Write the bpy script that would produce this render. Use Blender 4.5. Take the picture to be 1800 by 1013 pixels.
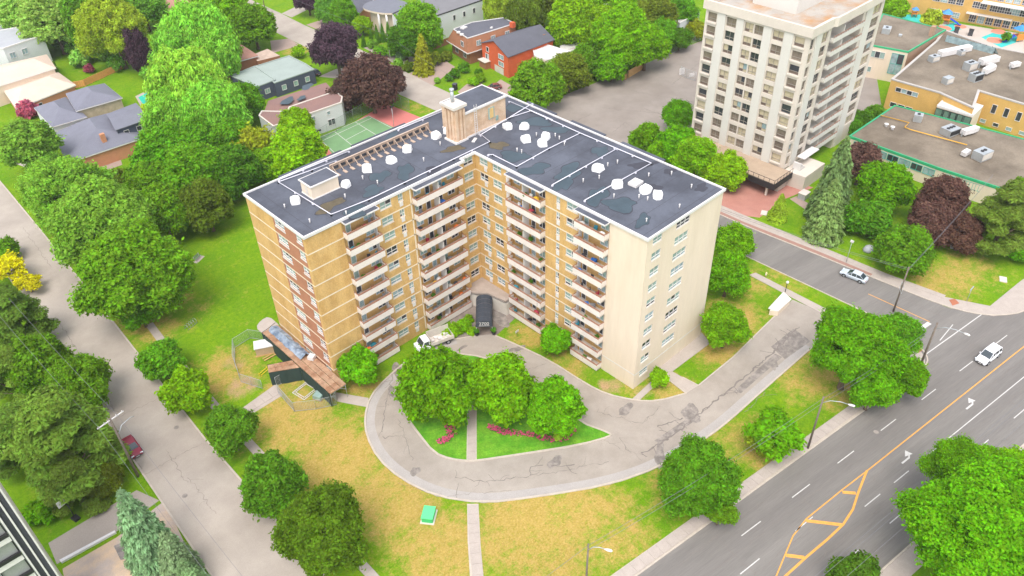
import bpy, bmesh, math, random
from mathutils import Vector, Matrix
for o in list(bpy.data.objects): bpy.data.objects.remove(o)
SC = bpy.context.scene
COL = SC.collection
R = math.radians
# ---------------------------------------------------------------- camera
cd = bpy.data.cameras.new('camera'); cam = bpy.data.objects.new('camera', cd); COL.objects.link(cam)
hd, pt, ro = 0.8218, 0.6705, -0.0305
fw = Vector((math.cos(pt)*math.cos(hd), math.cos(pt)*math.sin(hd), -math.sin(pt)))
rt = fw.cross(Vector((0,0,1))).normalized(); up = rt.cross(fw)
r2 = rt*math.cos(ro)+up*math.sin(ro); u2 = -rt*math.sin(ro)+up*math.cos(ro)
cam.matrix_world = Matrix(((r2.x,u2.x,-fw.x,-72.9943),(r2.y,u2.y,-fw.y,-85.4416),(r2.z,u2.z,-fw.z,90.3671),(0,0,0,1)))
cd.sensor_width = 36; cd.lens = 1413.99/1800*36; cd.clip_start = 1; cd.clip_end = 3000
SC.camera = cam
# ---------------------------------------------------------------- light
SUN_DIR = Vector((-0.62, -0.40, 1.35)).normalized()
w = bpy.data.worlds.new('World'); SC.world = w; w.use_nodes = True
nt = w.node_tree; bg = nt.nodes['Background']
sky = nt.nodes.new('ShaderNodeTexSky'); sky.sky_type = 'NISHITA'; sky.sun_disc = False
sky.sun_elevation = math.asin(SUN_DIR.z); sky.sun_rotation = math.atan2(SUN_DIR.x, SUN_DIR.y)
sky.dust_density = 1.5; sky.ozone_density = 0.6; sky.air_density = 1.0
hs = nt.nodes.new('ShaderNodeHueSaturation'); hs.inputs['Saturation'].default_value = 0.3     # thin overcast: the blue is veiled
nt.links.new(sky.outputs[0], hs.inputs['Color']); nt.links.new(hs.outputs[0], bg.inputs[0]); bg.inputs[1].default_value = 0.135
sl = bpy.data.lights.new('sun', 'SUN'); sl.energy = 0.9; sl.angle = R(30); sl.color = (1.0, 0.95, 0.88)
so = bpy.data.objects.new('sun', sl); COL.objects.link(so); so.rotation_euler = SUN_DIR.to_track_quat('Z','Y').to_euler()
so.location = (-60, 40, 120)
SC.view_settings.view_transform = 'Standard'; SC.view_settings.look = 'None'; SC.view_settings.gamma = 1
SC.view_settings.use_curve_mapping = False
SC.view_settings.exposure = 1.52
HAZE = 0.00011
# ---------------------------------------------------------------- helpers
def S(h):
    h = h.lstrip('#'); v = [int(h[i:i+2],16)/255 for i in (0,2,4)]
    return tuple((c/12.92 if c <= .04045 else ((c+.055)/1.055)**2.4) for c in v)
MATS = {}
def pm(name, c, rough=.85, var=.12, scale=.6, c2=None, c2s=.25, c2w=.5, bump=0, bscale=8, spec=.3, metal=0, fine=.08, fscale=6, stretch=None):
    """procedural surface: base colour, broad mottling, optional second tone in patches, fine grain, bump"""
    if name in MATS: return MATS[name]
    m = bpy.data.materials.new(name); m.use_nodes = True; MATS[name] = m
    n = m.node_tree.nodes; l = m.node_tree.links; b = n['Principled BSDF']
    b.inputs['Roughness'].default_value = rough; b.inputs['Specular IOR Level'].default_value = spec; b.inputs['Metallic'].default_value = metal
    g = n.new('ShaderNodeNewGeometry'); pos = g.outputs['Position']
    if stretch:
        if len(stretch) > 3:
            vr = n.new('ShaderNodeVectorRotate'); vr.rotation_type = 'Z_AXIS'; vr.inputs['Angle'].default_value = stretch[3]; l.new(pos, vr.inputs['Vector']); pos = vr.outputs[0]
        vm = n.new('ShaderNodeVectorMath'); vm.operation = 'MULTIPLY'; vm.inputs[1].default_value = stretch[:3]; l.new(pos, vm.inputs[0]); pos = vm.outputs[0]
    def noise(s, det=4, rg=.6):
        t = n.new('ShaderNodeTexNoise'); t.inputs['Scale'].default_value = s; t.inputs['Detail'].default_value = det; t.inputs['Roughness'].default_value = rg
        l.new(pos, t.inputs['Vector']); return t.outputs['Fac']
    def mr(f, a, bb, c0, d):
        t = n.new('ShaderNodeMapRange'); l.new(f, t.inputs[0])
        for i, v in zip((1,2,3,4), (a,bb,c0,d)): t.inputs[i].default_value = v
        return t.outputs[0]
    col = None
    if c2:
        mx = n.new('ShaderNodeMix'); mx.data_type = 'RGBA'; mx.inputs['A'].default_value = (*c,1); mx.inputs['B'].default_value = (*c2,1)
        l.new(mr(noise(c2s,5,.65), c2w-.1, c2w+.12, 0, 1), mx.inputs['Factor']); col = mx.outputs['Result']
    else:
        rgb = n.new('ShaderNodeRGB'); rgb.outputs[0].default_value = (*c,1); col = rgb.outputs[0]
    f1 = mr(noise(scale,5), .3, .7, 1-var, 1+var); f2 = mr(noise(fscale,3), .3, .7, 1-fine, 1+fine)
    mu = n.new('ShaderNodeMath'); mu.operation = 'MULTIPLY'; l.new(f1, mu.inputs[0]); l.new(f2, mu.inputs[1])
    vm = n.new('ShaderNodeVectorMath'); vm.operation = 'SCALE'; l.new(col, vm.inputs[0]); l.new(mu.outputs[0], vm.inputs['Scale'])
    l.new(vm.outputs[0], b.inputs['Base Color'])
    if bump:
        bp = n.new('ShaderNodeBump'); bp.inputs['Strength'].default_value = bump; bp.inputs['Distance'].default_value = .05
        l.new(noise(bscale,4), bp.inputs['Height']); l.new(bp.outputs[0], b.inputs['Normal'])
    return m
class MB:
    """collects shapes and links them as one mesh object"""
    def __init__(s): s.v = []; s.f = []; s.m = []; s.sm = []
    def face(s, pts, m=0, smooth=False):
        i = len(s.v); s.v += [tuple(p) for p in pts]; s.f.append(tuple(range(i, i+len(pts)))); s.m.append(m); s.sm.append(smooth); return s
    def box(s, x0, x1, y0, y1, z0, z1, m=0, top=None):
        i = len(s.v); s.v += [(x0,y0,z0),(x1,y0,z0),(x1,y1,z0),(x0,y1,z0),(x0,y0,z1),(x1,y0,z1),(x1,y1,z1),(x0,y1,z1)]
        for k, q in enumerate(((3,2,1,0),(4,5,6,7),(0,1,5,4),(1,2,6,5),(2,3,7,6),(3,0,4,7))):
            s.f.append(tuple(i+a for a in q)); s.m.append(top if (k == 1 and top is not None) else m); s.sm.append(False)
        return s
    def prism(s, poly, z0, z1, m=0, top=None, bottom=True):
        p = [(a[0],a[1]) for a in poly]
        ar = sum(p[i][0]*p[(i+1)%len(p)][1]-p[(i+1)%len(p)][0]*p[i][1] for i in range(len(p)))
        if ar < 0: p = p[::-1]
        n = len(p); i = len(s.v); s.v += [(*a,z0) for a in p]+[(*a,z1) for a in p]
        s.f.append(tuple(i+n+k for k in range(n))); s.m.append(m if top is None else top); s.sm.append(False)
        if bottom: s.f.append(tuple(i+n-1-k for k in range(n))); s.m.append(m); s.sm.append(False)
        for k in range(n):
            j = (k+1)%n; s.f.append((i+k,i+j,i+n+j,i+n+k)); s.m.append(m); s.sm.append(False)
        return s
    def sheet(s, poly, z, m=0):
        p = [(a[0],a[1],z) for a in poly]
        ar = sum(p[i][0]*p[(i+1)%len(p)][1]-p[(i+1)%len(p)][0]*p[i][1] for i in range(len(p)))
        return s.face(p if ar > 0 else p[::-1], m)
    def bar(s, a, b, w, h=None, m=0):
        """rectangular bar between two points"""
        a = Vector(a); b = Vector(b); d = (b-a).normalized(); h = h or w
        x = d.cross(Vector((0,0,1)));  x = x.normalized() if x.length > .01 else Vector((1,0,0))
        y = x.cross(d); i = len(s.v)
        for p in (a, b):
            for q in ((-1,-1),(1,-1),(1,1),(-1,1)): s.v.append(tuple(p+x*(q[0]*w/2)+y*(q[1]*h/2)))
        for q in ((0,1,2,3),(7,6,5,4),(0,4,5,1),(1,5,6,2),(2,6,7,3),(3,7,4,0)): s.f.append(tuple(i+k for k in q)); s.m.append(m); s.sm.append(False)
        return s
    def tube(s, pts, r, n=6, m=0, cap=True):
        """round tube along points; r a number or one per point"""
        pts = [Vector(p) for p in pts]; rs = r if isinstance(r,(list,tuple)) else [r]*len(pts); base = len(s.v)
        px = None
        for k, p in enumerate(pts):
            d = ((pts[min(k+1,len(pts)-1)]-pts[max(k-1,0)])).normalized()
            if px is None: px = d.orthogonal().normalized()
            else: px = (px-d*px.dot(d)).normalized()
            py = d.cross(px)
            for j in range(n):
                t = 2*math.pi*j/n; s.v.append(tuple(p+(px*math.cos(t)+py*math.sin(t))*rs[k]))
        for k in range(len(pts)-1):
            for j in range(n):
                a = base+k*n+j; b = base+k*n+(j+1)%n; s.f.append((a,b,b+n,a+n)); s.m.append(m); s.sm.append(True)
        if cap:
            s.f.append(tuple(base+n-1-j for j in range(n))); s.m.append(m); s.sm.append(False)
            e = base+(len(pts)-1)*n; s.f.append(tuple(e+j for j in range(n))); s.m.append(m); s.sm.append(False)
        return s
    def ellipsoid(s, c, r, n=10, k=6, m=0, jit=0, rnd=None, zmin=-1):
        i = len(s.v); c = Vector(c); r = r if isinstance(r,(tuple,list)) else (r,r,r)
        for a in range(k+1):
            ph = -math.pi/2+math.pi*a/k
            for b in range(n):
                t = 2*math.pi*b/n; j = 1+(rnd.uniform(-jit,jit) if rnd else 0)
                s.v.append((c.x+r[0]*math.cos(ph)*math.cos(t)*j, c.y+r[1]*math.cos(ph)*math.sin(t)*j, c.z+r[2]*max(math.sin(ph),zmin)*j))
        for a in range(k):
            for b in range(n):
                q = i+a*n; s.f.append((q+b,q+(b+1)%n,q+n+(b+1)%n,q+n+b)); s.m.append(m); s.sm.append(True)
        return s
    def mesh(s, name, mats):
        me = bpy.data.meshes.new(name); me.from_pydata(s.v, [], s.f)
        for m in (mats if isinstance(mats,(list,tuple)) else [mats]): me.materials.append(m)
        me.polygons.foreach_set('material_index', s.m); me.polygons.foreach_set('use_smooth', s.sm); me.update()
        return me
    def build(s, name, mats, parent=None, loc=(0,0,0), rz=0):
        return link(name, s.mesh(name, mats), parent, loc, rz)
def link(name, me, parent=None, loc=(0,0,0), rz=0):
    o = bpy.data.objects.new(name, me); COL.objects.link(o); o.location = loc; o.rotation_euler = (0,0,rz)
    if parent is not None: o.parent = parent
    return o
def tag(o, label, cat, group=None):
    o['label'] = label; o['category'] = cat
    if group: o['group'] = group
    return o
def thing(name, label, cat, loc=(0,0,0), rz=0, group=None):
    return tag(link(name, None, None, loc, rz), label, cat, group)
def struct(name, mb, m, parent=None):
    o = mb.build(name, m, parent); o['kind'] = 'structure'; return o
def copy_tree(o, parent=None, loc=None, rz=None, label=None):
    c = o.copy(); COL.objects.link(c)
    if parent is not None: c.parent = parent
    for ch in o.children: copy_tree(ch, c)
    if loc is not None: c.location = loc
    if rz is not None: c.rotation_euler = (0,0,rz)
    if label: c['label'] = label
    return c
def ribbon(path, w, off=0):
    """left and right edges of a strip along a 2-d path"""
    L = []; Rr = []; n = len(path)
    for k in range(n):
        a = Vector(path[max(k-1,0)][:2]); b = Vector(path[min(k+1,n-1)][:2]); d = (b-a).normalized(); nn = Vector((-d.y,d.x)); p = Vector(path[k][:2])
        L.append(p+nn*(off+w/2)); Rr.append(p+nn*(off-w/2))
    return L, Rr
def strip(mb, path, w, z, m=0, off=0):
    L, Rr = ribbon(path, w, off)
    for k in range(len(path)-1): mb.face([(*Rr[k],z),(*Rr[k+1],z),(*L[k+1],z),(*L[k],z)], m)
    return mb
def kerb_mb(mb, path, w=.2, h=.13, z=0, off=0):
    L, Rr = ribbon(path, w, off)
    for k in range(len(path)-1):
        a,b,c,d = Rr[k],Rr[k+1],L[k+1],L[k]; t = z+h
        mb.face([(*a,t),(*b,t),(*c,t),(*d,t)]); mb.face([(*a,z-.05),(*b,z-.05),(*b,t),(*a,t)]); mb.face([(*c,z-.05),(*d,z-.05),(*d,t),(*c,t)])
    return mb
def smooth_path(p, it=2, closed=False):
    p = [Vector(a[:2]) for a in p]
    for _ in range(it):
        q = [] if closed else [p[0]]
        for k in range(len(p) if closed else len(p)-1):
            a = p[k]; b = p[(k+1)%len(p)]; q += [a*.75+b*.25, a*.25+b*.75]
        if not closed: q.append(p[-1])
        p = q
    return p
rng = random.Random(7)
# ---------------------------------------------------------------- materials
M_white = pm('white_paint', S('#d2cdca'), .6, .05)
M_cream = pm('cream_render', S('#dac9b5'), .85, .035, .35, c2=S('#d5c3ae'), c2s=.3, fine=.03, fscale=3, stretch=(1,1,.14))
M_concrete = pm('pale_concrete', S('#c9c0b6'), .9, .1, .5, fine=.06)
M_parapet = pm('balcony_concrete', S('#dbd0c8'), .85, .07, .6, fine=.05)
M_brick = pm('tan_brick', S('#cba66d'), .9, .10, .45, c2=S('#bf985e'), c2s=.55, fine=.14, fscale=9, stretch=(1,1,.45))
M_redbrick = pm('red_brown_brick', S('#a9755a'), .9, .08, .5, fine=.12, fscale=9)
M_membrane = pm('roof_membrane', S('#484a53'), .7, .14, .12, c2=S('#565963'), c2s=.12, fine=.06, fscale=3)
M_dark = pm('dark_glass', S('#3b3d42'), .12, .25, .8, spec=.6)
M_pane = pm('curtained_glass', S('#8ca39b'), .15, .2, .9, spec=.6)
M_pane2 = pm('blue_grey_glass', S('#8fa3a6'), .12, .3, .9, spec=.6)
M_beige = pm('beige_blind_glass', S('#b8aa90'), .2, .18, .9, spec=.6)
M_brown = pm('brown_rail', S('#a07460'), .6, .08)
M_iron = pm('black_iron', S('#2b2a2c'), .5, .1)
M_steel = pm('galvanised_steel', S('#b4b8ba'), .4, .1, metal=.5)
M_green = pm('green_cap', S('#36a06e'), .6, .1)
M_wood = pm('worn_wood', S('#9a7a5a'), .85, .2, 2)
M_asphalt = pm('grey_asphalt', S('#7c7772'), .9, .09, .35, c2=S('#716c68'), c2s=.22, fine=.10, fscale=9, stretch=(.05,1,1,math.radians(8.2)))
M_lightasph = pm('worn_pale_asphalt', S('#a89d92'), .9, .08, .15, c2=S('#9a8f85'), c2s=.09, fine=.08, fscale=10)
M_drive = pm('driveway_asphalt', S('#a1978d'), .9, .08, .25, c2=S('#93897f'), c2s=.12, fine=.07, fscale=9)
M_slab = pm('pavement_concrete', S('#ab9f96'), .9, .07, .7, fine=.06)
M_kerb = pm('kerb_concrete', S('#b5a99c'), .9, .1, 1.2)
M_crack = pm('crack_filler', S('#79706a'), .9, .15, 2)
M_patch = pm('tar_patch', S('#7d756f'), .9, .2, .9, c2=S('#8f867f'), c2s=.9)
M_line = pm('white_line_paint', S('#c4c0bc'), .7, .1, 3)
M_yellow = pm('yellow_line_paint', S('#d79a4c'), .7, .1, 2)
M_bark = pm('bark', S('#6b5a4c'), .95, .2, 3)

# ================================================================ GROUND
def grass_material():
    m = bpy.data.materials.new('lawn_grass'); m.use_nodes = True; n = m.node_tree.nodes; l = m.node_tree.links; b = n['Principled BSDF']
    b.inputs['Roughness'].default_value = .95; b.inputs['Specular IOR Level'].default_value = .1
    g = n.new('ShaderNodeNewGeometry'); pos = g.outputs['Position']
    def noise(s, det=5, rg=.65):
        t = n.new('ShaderNodeTexNoise'); t.inputs['Scale'].default_value = s; t.inputs['Detail'].default_value = det; t.inputs['Roughness'].default_value = rg
        l.new(pos, t.inputs['Vector']); return t.outputs['Fac']
    def math_(op, a, bb, clamp=False):
        t = n.new('ShaderNodeMath'); t.operation = op; t.use_clamp = clamp
        for i, v in enumerate((a, bb)):
            if isinstance(v, (int,float)): t.inputs[i].default_value = v
            else: l.new(v, t.inputs[i])
        return t.outputs[0]
    def mr(f, a, bb, c0, d):
        t = n.new('ShaderNodeMapRange'); l.new(f, t.inputs[0])
        for i, v in zip((1,2,3,4), (a,bb,c0,d)): t.inputs[i].default_value = v
        return t.outputs[0]
    def field(spots):
        tot = None
        for (x, y, r, a) in spots:
            d = n.new('ShaderNodeVectorMath'); d.operation = 'DISTANCE'; l.new(pos, d.inputs[0]); d.inputs[1].default_value = (x,y,0)
            f = n.new('ShaderNodeMapRange'); f.interpolation_type = 'SMOOTHSTEP'; l.new(d.outputs['Value'], f.inputs[0])
            for i, v in zip((1,2,3,4), (r*.25, r, a, 0)): f.inputs[i].default_value = v
            tot = f.outputs[0] if tot is None else math_('MAXIMUM', tot, f.outputs[0])
        return tot
    dry = field([(*xy[:2], r, a) for xy, r, a in DRY])
    dirt = field([(*xy[:2], r, a) for xy, r, a in DIRT])
    f_d = mr(math_('ADD', math_('MULTIPLY', dry, .82), math_('MULTIPLY', math_('ADD', math_('MULTIPLY', noise(.35,10,.85), .8), math_('MULTIPLY', noise(2.4,4,.8), .2)), 2.6)), 1.42, 1.78, 0, 1)
    f_t = mr(math_('ADD', dirt, math_('MULTIPLY', noise(.5,6,.7), 1.2)), 1.0, 1.35, 0, 1)
    def mix(f, a, bb):
        x = n.new('ShaderNodeMix'); x.data_type = 'RGBA'; l.new(f, x.inputs['Factor'])
        for k, v in (('A',a),('B',bb)):
            if isinstance(v, tuple): x.inputs[k].default_value = (*v,1)
            else: l.new(v, x.inputs[k])
        return x.outputs['Result']
    gr = mix(mr(noise(.16,5,.7), .35, .65, 0, 1), S('#618a0e'), S('#7a9614'))
    gr = mix(mr(noise(1.3,4,.7), .35, .7, 0, .8), gr, S('#4f7a0c'))
    dr = mix(mr(noise(.9,5,.7), .35, .68, 0, 1), S('#ab8f4c'), S('#8f7f30'))
    dr = mix(mr(noise(3,4,.8), .4, .65, 0, .8), dr, S('#b59b5c'))
    c = mix(f_t, mix(f_d, gr, dr), S('#a98a68'))
    fi = math_('MULTIPLY', mr(noise(4,4,.85), .3, .7, .7, 1.3), mr(noise(.05,3), .35, .65, .95, 1.05))
    sc = n.new('ShaderNodeVectorMath'); sc.operation = 'SCALE'; l.new(c, sc.inputs[0]); l.new(fi, sc.inputs['Scale']); l.new(sc.outputs[0], b.inputs['Base Color'])
    bp = n.new('ShaderNodeBump'); bp.inputs['Strength'].default_value = .6; bp.inputs['Distance'].default_value = .08
    l.new(noise(7,3,.8), bp.inputs['Height']); l.new(bp.outputs[0], b.inputs['Normal'])
    return m
DRY = [((-40.61,-1.81,0),11,.6),((-39.52,-12.22,0),11,.62),((-39.12,-23.82,0),11,.6),((-39.29,-33.69,0),10,.6),((-28.54,-39.55,0),11,.62),((-21.91,-43.65,0),10,.55),((-21.93,-48.61,0),9,.45),((-31.19,-45.25,0),9,.55),
       ((-33.57,-39.4,0),7,.55),((-43.53,-19.41,0),8,.35),((25.26,-35.17,0),9,.5),((17.27,-37.24,0),8,.55),((4.38,-38.88,0),6,.55),((34.64,-31.28,0),8,.35),((-2.32,-13.29,0),6,.5),((-2.68,-22.73,0),6,.4),((20.49,-49.9,0),10,.3),
       ((60.07,-55,0),10,.5),((53.58,-50.71,0),8,.25),((4.74,-53.74,0),9,.42),((22.87,-50.5,0),12,.42),((-1.3,-49.16,0),9,.35),((-10.92,-49.4,0),8,.3),((22.05,-56.76,0),9,.4),((43.25,-35.29,0),9,.35),((66.95,-57.2,0),9,.4),((-30.76,-46.81,0),14,.45),((-38.64,4.64,0),6,.5),((-32.86,-36.47,0),6,.35),((-42.77,15.15,0),9,.5),((-39.57,35.5,0),7,.25),((-46.29,33.6,0),7,.4),((-48.09,37.57,0),6,.4),((-10.64,15.2,0),7,.1),((1.03,-33.75,0),4,.4),((37.87,123.47,0),7,.4),((38.48,68.4,0),7,.3),((-29.43,-3.8,0),5,.5)]
DIRT = [((-42.76,10.59,0),5,.62),((-41.12,16.3,0),4,.5),((-41.18,5.47,0),4,.35),((-2.07,-30.61,0),3.2,.7),((0.69,-35.15,0),3.4,.5),((-0.06,-31.23,0),2.5,.5),((-7.9,-58.29,0),2.5,.5),((1.61,-55.72,0),2.2,.4),((-19.64,60.29,0),12,.3),((72.27,-49.67,0),8,.35),((-70.86,7.94,0),9,.3)]
M_grass = grass_material()
ground = MB()
# one sheet to the horizon, split round the near part so that it stays even
ground.face([(-1500,-1500,0),(1500,-1500,0),(1500,1500,0),(-1500,1500,0)])
struct('ground', ground, M_grass)
A8 = R(-8.2); AD = Vector((math.cos(A8), math.sin(A8))); AN = Vector((AD.y,-AD.x)); A0 = Vector((9.12,-59.34,0)[:2])
def av(s, t): p = A0+AD*s+AN*t; return (p.x,p.y)
# ---- avenue: s along it, t southwards from the north kerb
avenue = struct('avenue', MB().sheet([av(-260,0),av(-260,17.3),av(300,17.3),av(300,0)], .02), M_asphalt)
sx = lambda y: 42.2 if y > -48 else 42.2
side = MB()
side.sheet([(42.2,-47),(42.0,-26),(41.5,10),(41.5,45),(51,45),(50.4,-20),(51.6,-36),(52.4,-50),(53.2,-60),(57.5,-66.5),(60,-69),(60,-72),(37,-69),(37.5,-61),(40.5,-58.5),(42,-55)], .028)
struct('side_street', side, M_asphalt)
lst = [(-52.1,-160),(-52.2,-30),(-52.13,-6),(-52.1,5),(-51.3,27),(-50.6,45),(-49.4,80),(-48.8,105),(-47.8,160),(-46,300)]
lsl = [(-56.5,300),(-57.6,160),(-58.4,105),(-59.2,75),(-60.2,42),(-61.5,5),(-62.3,-17),(-62.8,-40),(-63,-160)]
struct('left_street', MB().sheet(lst+lsl, .024), M_lightasph)
struct('upper_street', MB().sheet([(41.2,40),(41,64),(40.5,78),(41.5,122),(41.8,150),(42,300),(52,300),(51.7,155),(51.1,140),(51.5,108),(50.2,77),(50.3,40)], .022), M_lightasph)
struct('parking_lot', MB().sheet([(50.35,44.38,0),(57.1,46.23,0),(73.37,45.75,0),(96.26,43.53,0),(123.31,41.84,0),(146.45,38.01,0),(144.65,19.82,0),(156.57,6.81,0),(117.55,-15.9,0),(100.98,-15.73,0),(68.07,-7.92,0),(58.56,-4.23,0),(41.5,10),(20,10),(20,17)], .012),
       pm('car_park_asphalt', S('#938981'), .9, .08, .2, c2=S('#877d75'), c2s=.08, fine=.08, fscale=9))
# ---- kerbs
kb = MB()
kerb_mb(kb, [av(-260,-.12),av(20,-.12),av(26,-.1)], .24); kerb_mb(kb, [av(-260,17.42),av(300,17.42)], .24)
kerb_mb(kb, smooth_path([av(26,-.1),av(29.5,-.4),(41,-59.5),(42.1,-55),(42.2,-47)],2), .22)
kerb_mb(kb, [(42.2,-47),(42,-26),(41.5,10)], .18, .08)
kerb_mb(kb, smooth_path([(50.4,0),(50.4,-20),(51.6,-36),(52.4,-50),(53.2,-60),(56,-66),(62,-70),av(60,-.1),av(80,-.1)],2), .22)
kerb_mb(kb, [av(80,-.1),av(300,-.1)], .24)
kerb_mb(kb, lst, .24); kerb_mb(kb, lsl, .24)
struct('kerb', kb, M_kerb)
# ---- pavements made of separate slabs
def slabs(parent, path, w, step, z, m, gap=.03, jit=.006):
    """slabs laid one after the other along a straight run; they share one mesh per width"""
    a = Vector(path[0][:2]); b = Vector(path[1][:2]); d = (b-a); n = max(1, round(d.length/step)); s = d.length/n; d.normalize()
    me = MB().box(gap/2, s-gap/2, -w/2, w/2, -.06, 0).mesh('slab', m); rz = math.atan2(d.y, d.x)
    for k in range(n):
        p = a+d*(s*k); link('slab', me, parent, (p.x, p.y, z+rng.uniform(-jit,jit)), rz)
sw = struct('pavement_north', MB().sheet([av(-60,-.24),av(26,-.24),av(25.5,-2.0),av(-60,-2.0)], .02), M_kerb)
slabs(sw, [av(-44,-1.05), av(26,-1.3)], 1.55, 1.5, .06, M_slab)
crn = MB().prism(smooth_path([av(24,-2.2),av(26,-.25),av(29,-.6),(40.6,-59.3),(41.9,-55),(42,-50),(40.2,-50),(39.8,-55),(38,-57.5)],1), -.05, .09)
struct('pavement_corner', crn, M_slab)
struct('pavement_south', MB().prism([av(-60,17.55),av(40,17.55),av(40,20),av(-60,20)], -.05, .08), M_slab)
se = struct('pavement_east', MB().prism([(50.55,6),(50.55,-20),(51.75,-36),(52.5,-50),(53.3,-60),(56.2,-66),(62.2,-69.8),av(62,-.25),av(90,-.25),av(90,-2.3),av(60,-2.4),(58.5,-64.5),(55.6,-58),(54.4,-48),(53.8,-36),(52.6,-21),(52.6,6)], -.05, .07), M_slab)
slabs(se, [(53.1,-20),(53.95,-37)], 1.1, 1.6, .10, M_slab); slabs(se, [(53.95,-37),(54.4,-48)], 1.1, 1.6, .10, M_slab); slabs(se, [(54.4,-48),(55.6,-58)], 1.1, 1.6, .10, M_slab); slabs(se, [(52.6,4),(53.1,-20)], 1.1, 1.6, .1, M_slab)
struct('brick_boulevard', MB().sheet([(50.6,6),(50.6,-20),(51.8,-36),(52.3,-46),(53.1,-46),(52.7,-36),(51.5,-20),(51.5,6)], .078), pm('pink_pavers', S('#98766a'), .9, .08, 1, fine=.1))
lsw = struct('pavement_left', MB().sheet([(-46.0,36),(-46.6,27),(-47.3,9),(-47.4,-30),(-47.4,-60),(-48.6,-60),(-48.5,-30),(-48.4,9),(-47.7,27),(-47,36)], .02), M_kerb)
slabs(lsw, [(-46.5,36),(-47.15,27)], 1.3, 1.5, .06, M_slab); slabs(lsw, [(-47.15,27),(-47.85,9)], 1.3, 1.5, .06, M_slab); slabs(lsw, [(-47.85,9),(-47.95,-50)], 1.3, 1.5, .06, M_slab)
# ---- driveway loop, its island and the paths
outer = [(39.28,-52.62,0),(27.75,-48.3,0),(11.82,-47.95,0),(5.4,-47.89,0),(0.56,-47.56,0),(-8.73,-46.06,0),(-16.37,-42.98,0),(-24.93,-37.24,0),(-30.66,-32.95,0),(-34.47,-27.55,0),(-36.1,-21.69,0),(-36.17,-16.47,0),(-34.79,-11.81,0),(-32.84,-8.67,0),(-29.82,-5.84,0),(-25.72,-4.34,0),(-18.55,-3.17,0),(-14.7,-3.52,0),(-11.53,-4.93,0)]
inner = [(-8.67,-7.03,0),(-6.56,-8.57,0),(-6.38,-9.36,0),(-5.58,-12.8,0),(-4.29,-19.96,0),(-4.16,-27.61,0),(-3.56,-31.54,0),(-1.45,-35.55,0),(0.77,-37.96,0),(5.16,-40.02,0),(5.63,-36.29,0),(7.91,-40.37,0),(17.27,-40.53,0),(31.42,-39.74,0),(36.65,-39.57,0),(37.08,-45.52,0)]
struct('driveway', MB().sheet(outer+inner, .032), M_drive)
kd = MB()
kerb_mb(kd, smooth_path(outer[1:],1), .28, .14); kerb_mb(kd, smooth_path([(-6.38,-9.36,0),(-5.58,-12.8,0),(-4.29,-19.96,0),(-4.16,-27.61,0),(-3.56,-31.54,0),(-1.45,-35.55,0),(0.77,-37.96,0),(5.16,-40.02,0)],1), .25, .14)
kerb_mb(kd, [(5.16,-40.02,0),(5.63,-36.29,0)], .2, .12); kerb_mb(kd, [(7.6,-37.56,0),(7.91,-40.37,0),(17.27,-40.53,0),(31.42,-39.74,0)], .2, .12); kerb_mb(kd, [(-11.72,-5.14,0),(-8.67,-7.03,0)], .25, .14)
isl = [(-9.59,-37.5,0),(-9.21,-36.95,0),(-10.75,-32.4,0),(-9.98,-24.7,0),(-9.89,-17.64,0),(-11.27,-11.72,0),(-14,-7.79,0),(-19.16,-6,0),(-25.08,-9.07,0),(-28.23,-12.66,0),(-29.11,-16.91,0),(-29.85,-21.49,0),(-28.91,-24.05,0),(-27.51,-25.9,0),(-26.54,-26.88,0),(-20.62,-30.92,0),(-14,-35.34,0)]
isp = smooth_path(isl,1,True)
kerb_mb(kd, isp+[isp[0]], .3, .15)
struct('driveway_kerb', kd, M_kerb)
struct('driveway_gutter', strip(MB(), smooth_path(outer[1:],2), 1.25, .034, off=-.8), pm('gutter_concrete', S('#a39c97'), .9, .06, .5))
struct('island_lawn', MB().prism(isp, 0, .10), pm('island_turf', S('#4f8c18'), .95, .18, .5, c2=S('#6a9a24'), c2s=.4, fine=.25, fscale=5, bump=.5, bscale=7))
ip = struct('island_path', MB().sheet([(-27.44,-25.82,0),(-26.48,-26.94,0),(-17.39,-16.85,0),(-18.39,-15.85,0)], .106), M_kerb)
slabs(ip, [(-26.93,-26.34,0), (-18.76,-17.2,0)], 1.15, 1.5, .15, M_slab)
fp = struct('front_path', MB().sheet([(-32.3,-31.44,0),(-31.21,-32.53,0),(-35.39,-37.58,0),(-38.03,-41.02,0),(-39.66,-43.42,0),(-40.84,-42.24,0),(-39.24,-39.82,0),(-36.02,-35.75,0)], .02), M_kerb)
slabs(fp, [(-31.88,-32.12,0), (-35.68,-36.7,0)], 1.35, 1.5, .07, M_slab); slabs(fp, [(-35.68,-36.7,0), (-40.25,-42.83,0)], 1.35, 1.5, .07, M_slab)
lp = struct('hoarding_path', MB().sheet([(-45.24,6.33,0),(-44.42,4.17,0),(-39.16,4.29,0),(-38.72,7.21,0)], .02).sheet([(-33.94,-2.88,0),(-32.95,-1.12,0),(-30.02,-5.81,0),(-31.35,-7.2,0)], .02), M_slab)
slabs(lp, [(-44.92,5.51,0), (-39.01,5.72,0)], 1.5, 1.5, .08, M_slab)
struct('entrance_path', MB().prism([(5.16,-40.02,0),(5.63,-36.29,0),(5.81,-34.48,0),(7.49,-34.53,0),(7.6,-37.56,0),(7.91,-40.37,0)], -.05, .06), M_slab)
struct('side_path', MB().prism([(-1.75,-34.9,0),(-0.99,-35.84,0),(4.89,-35.53,0),(4.6,-34.52,0)], -.05, .06), M_slab)
struct('service_apron', MB().prism([(6.27,-33.67,0),(7.27,-35.6,0),(17.18,-35.97,0),(18.41,-33.39,0)], -.05, .10), pm('apron_concrete', S('#a89d94'), .9, .06, .5))
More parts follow.
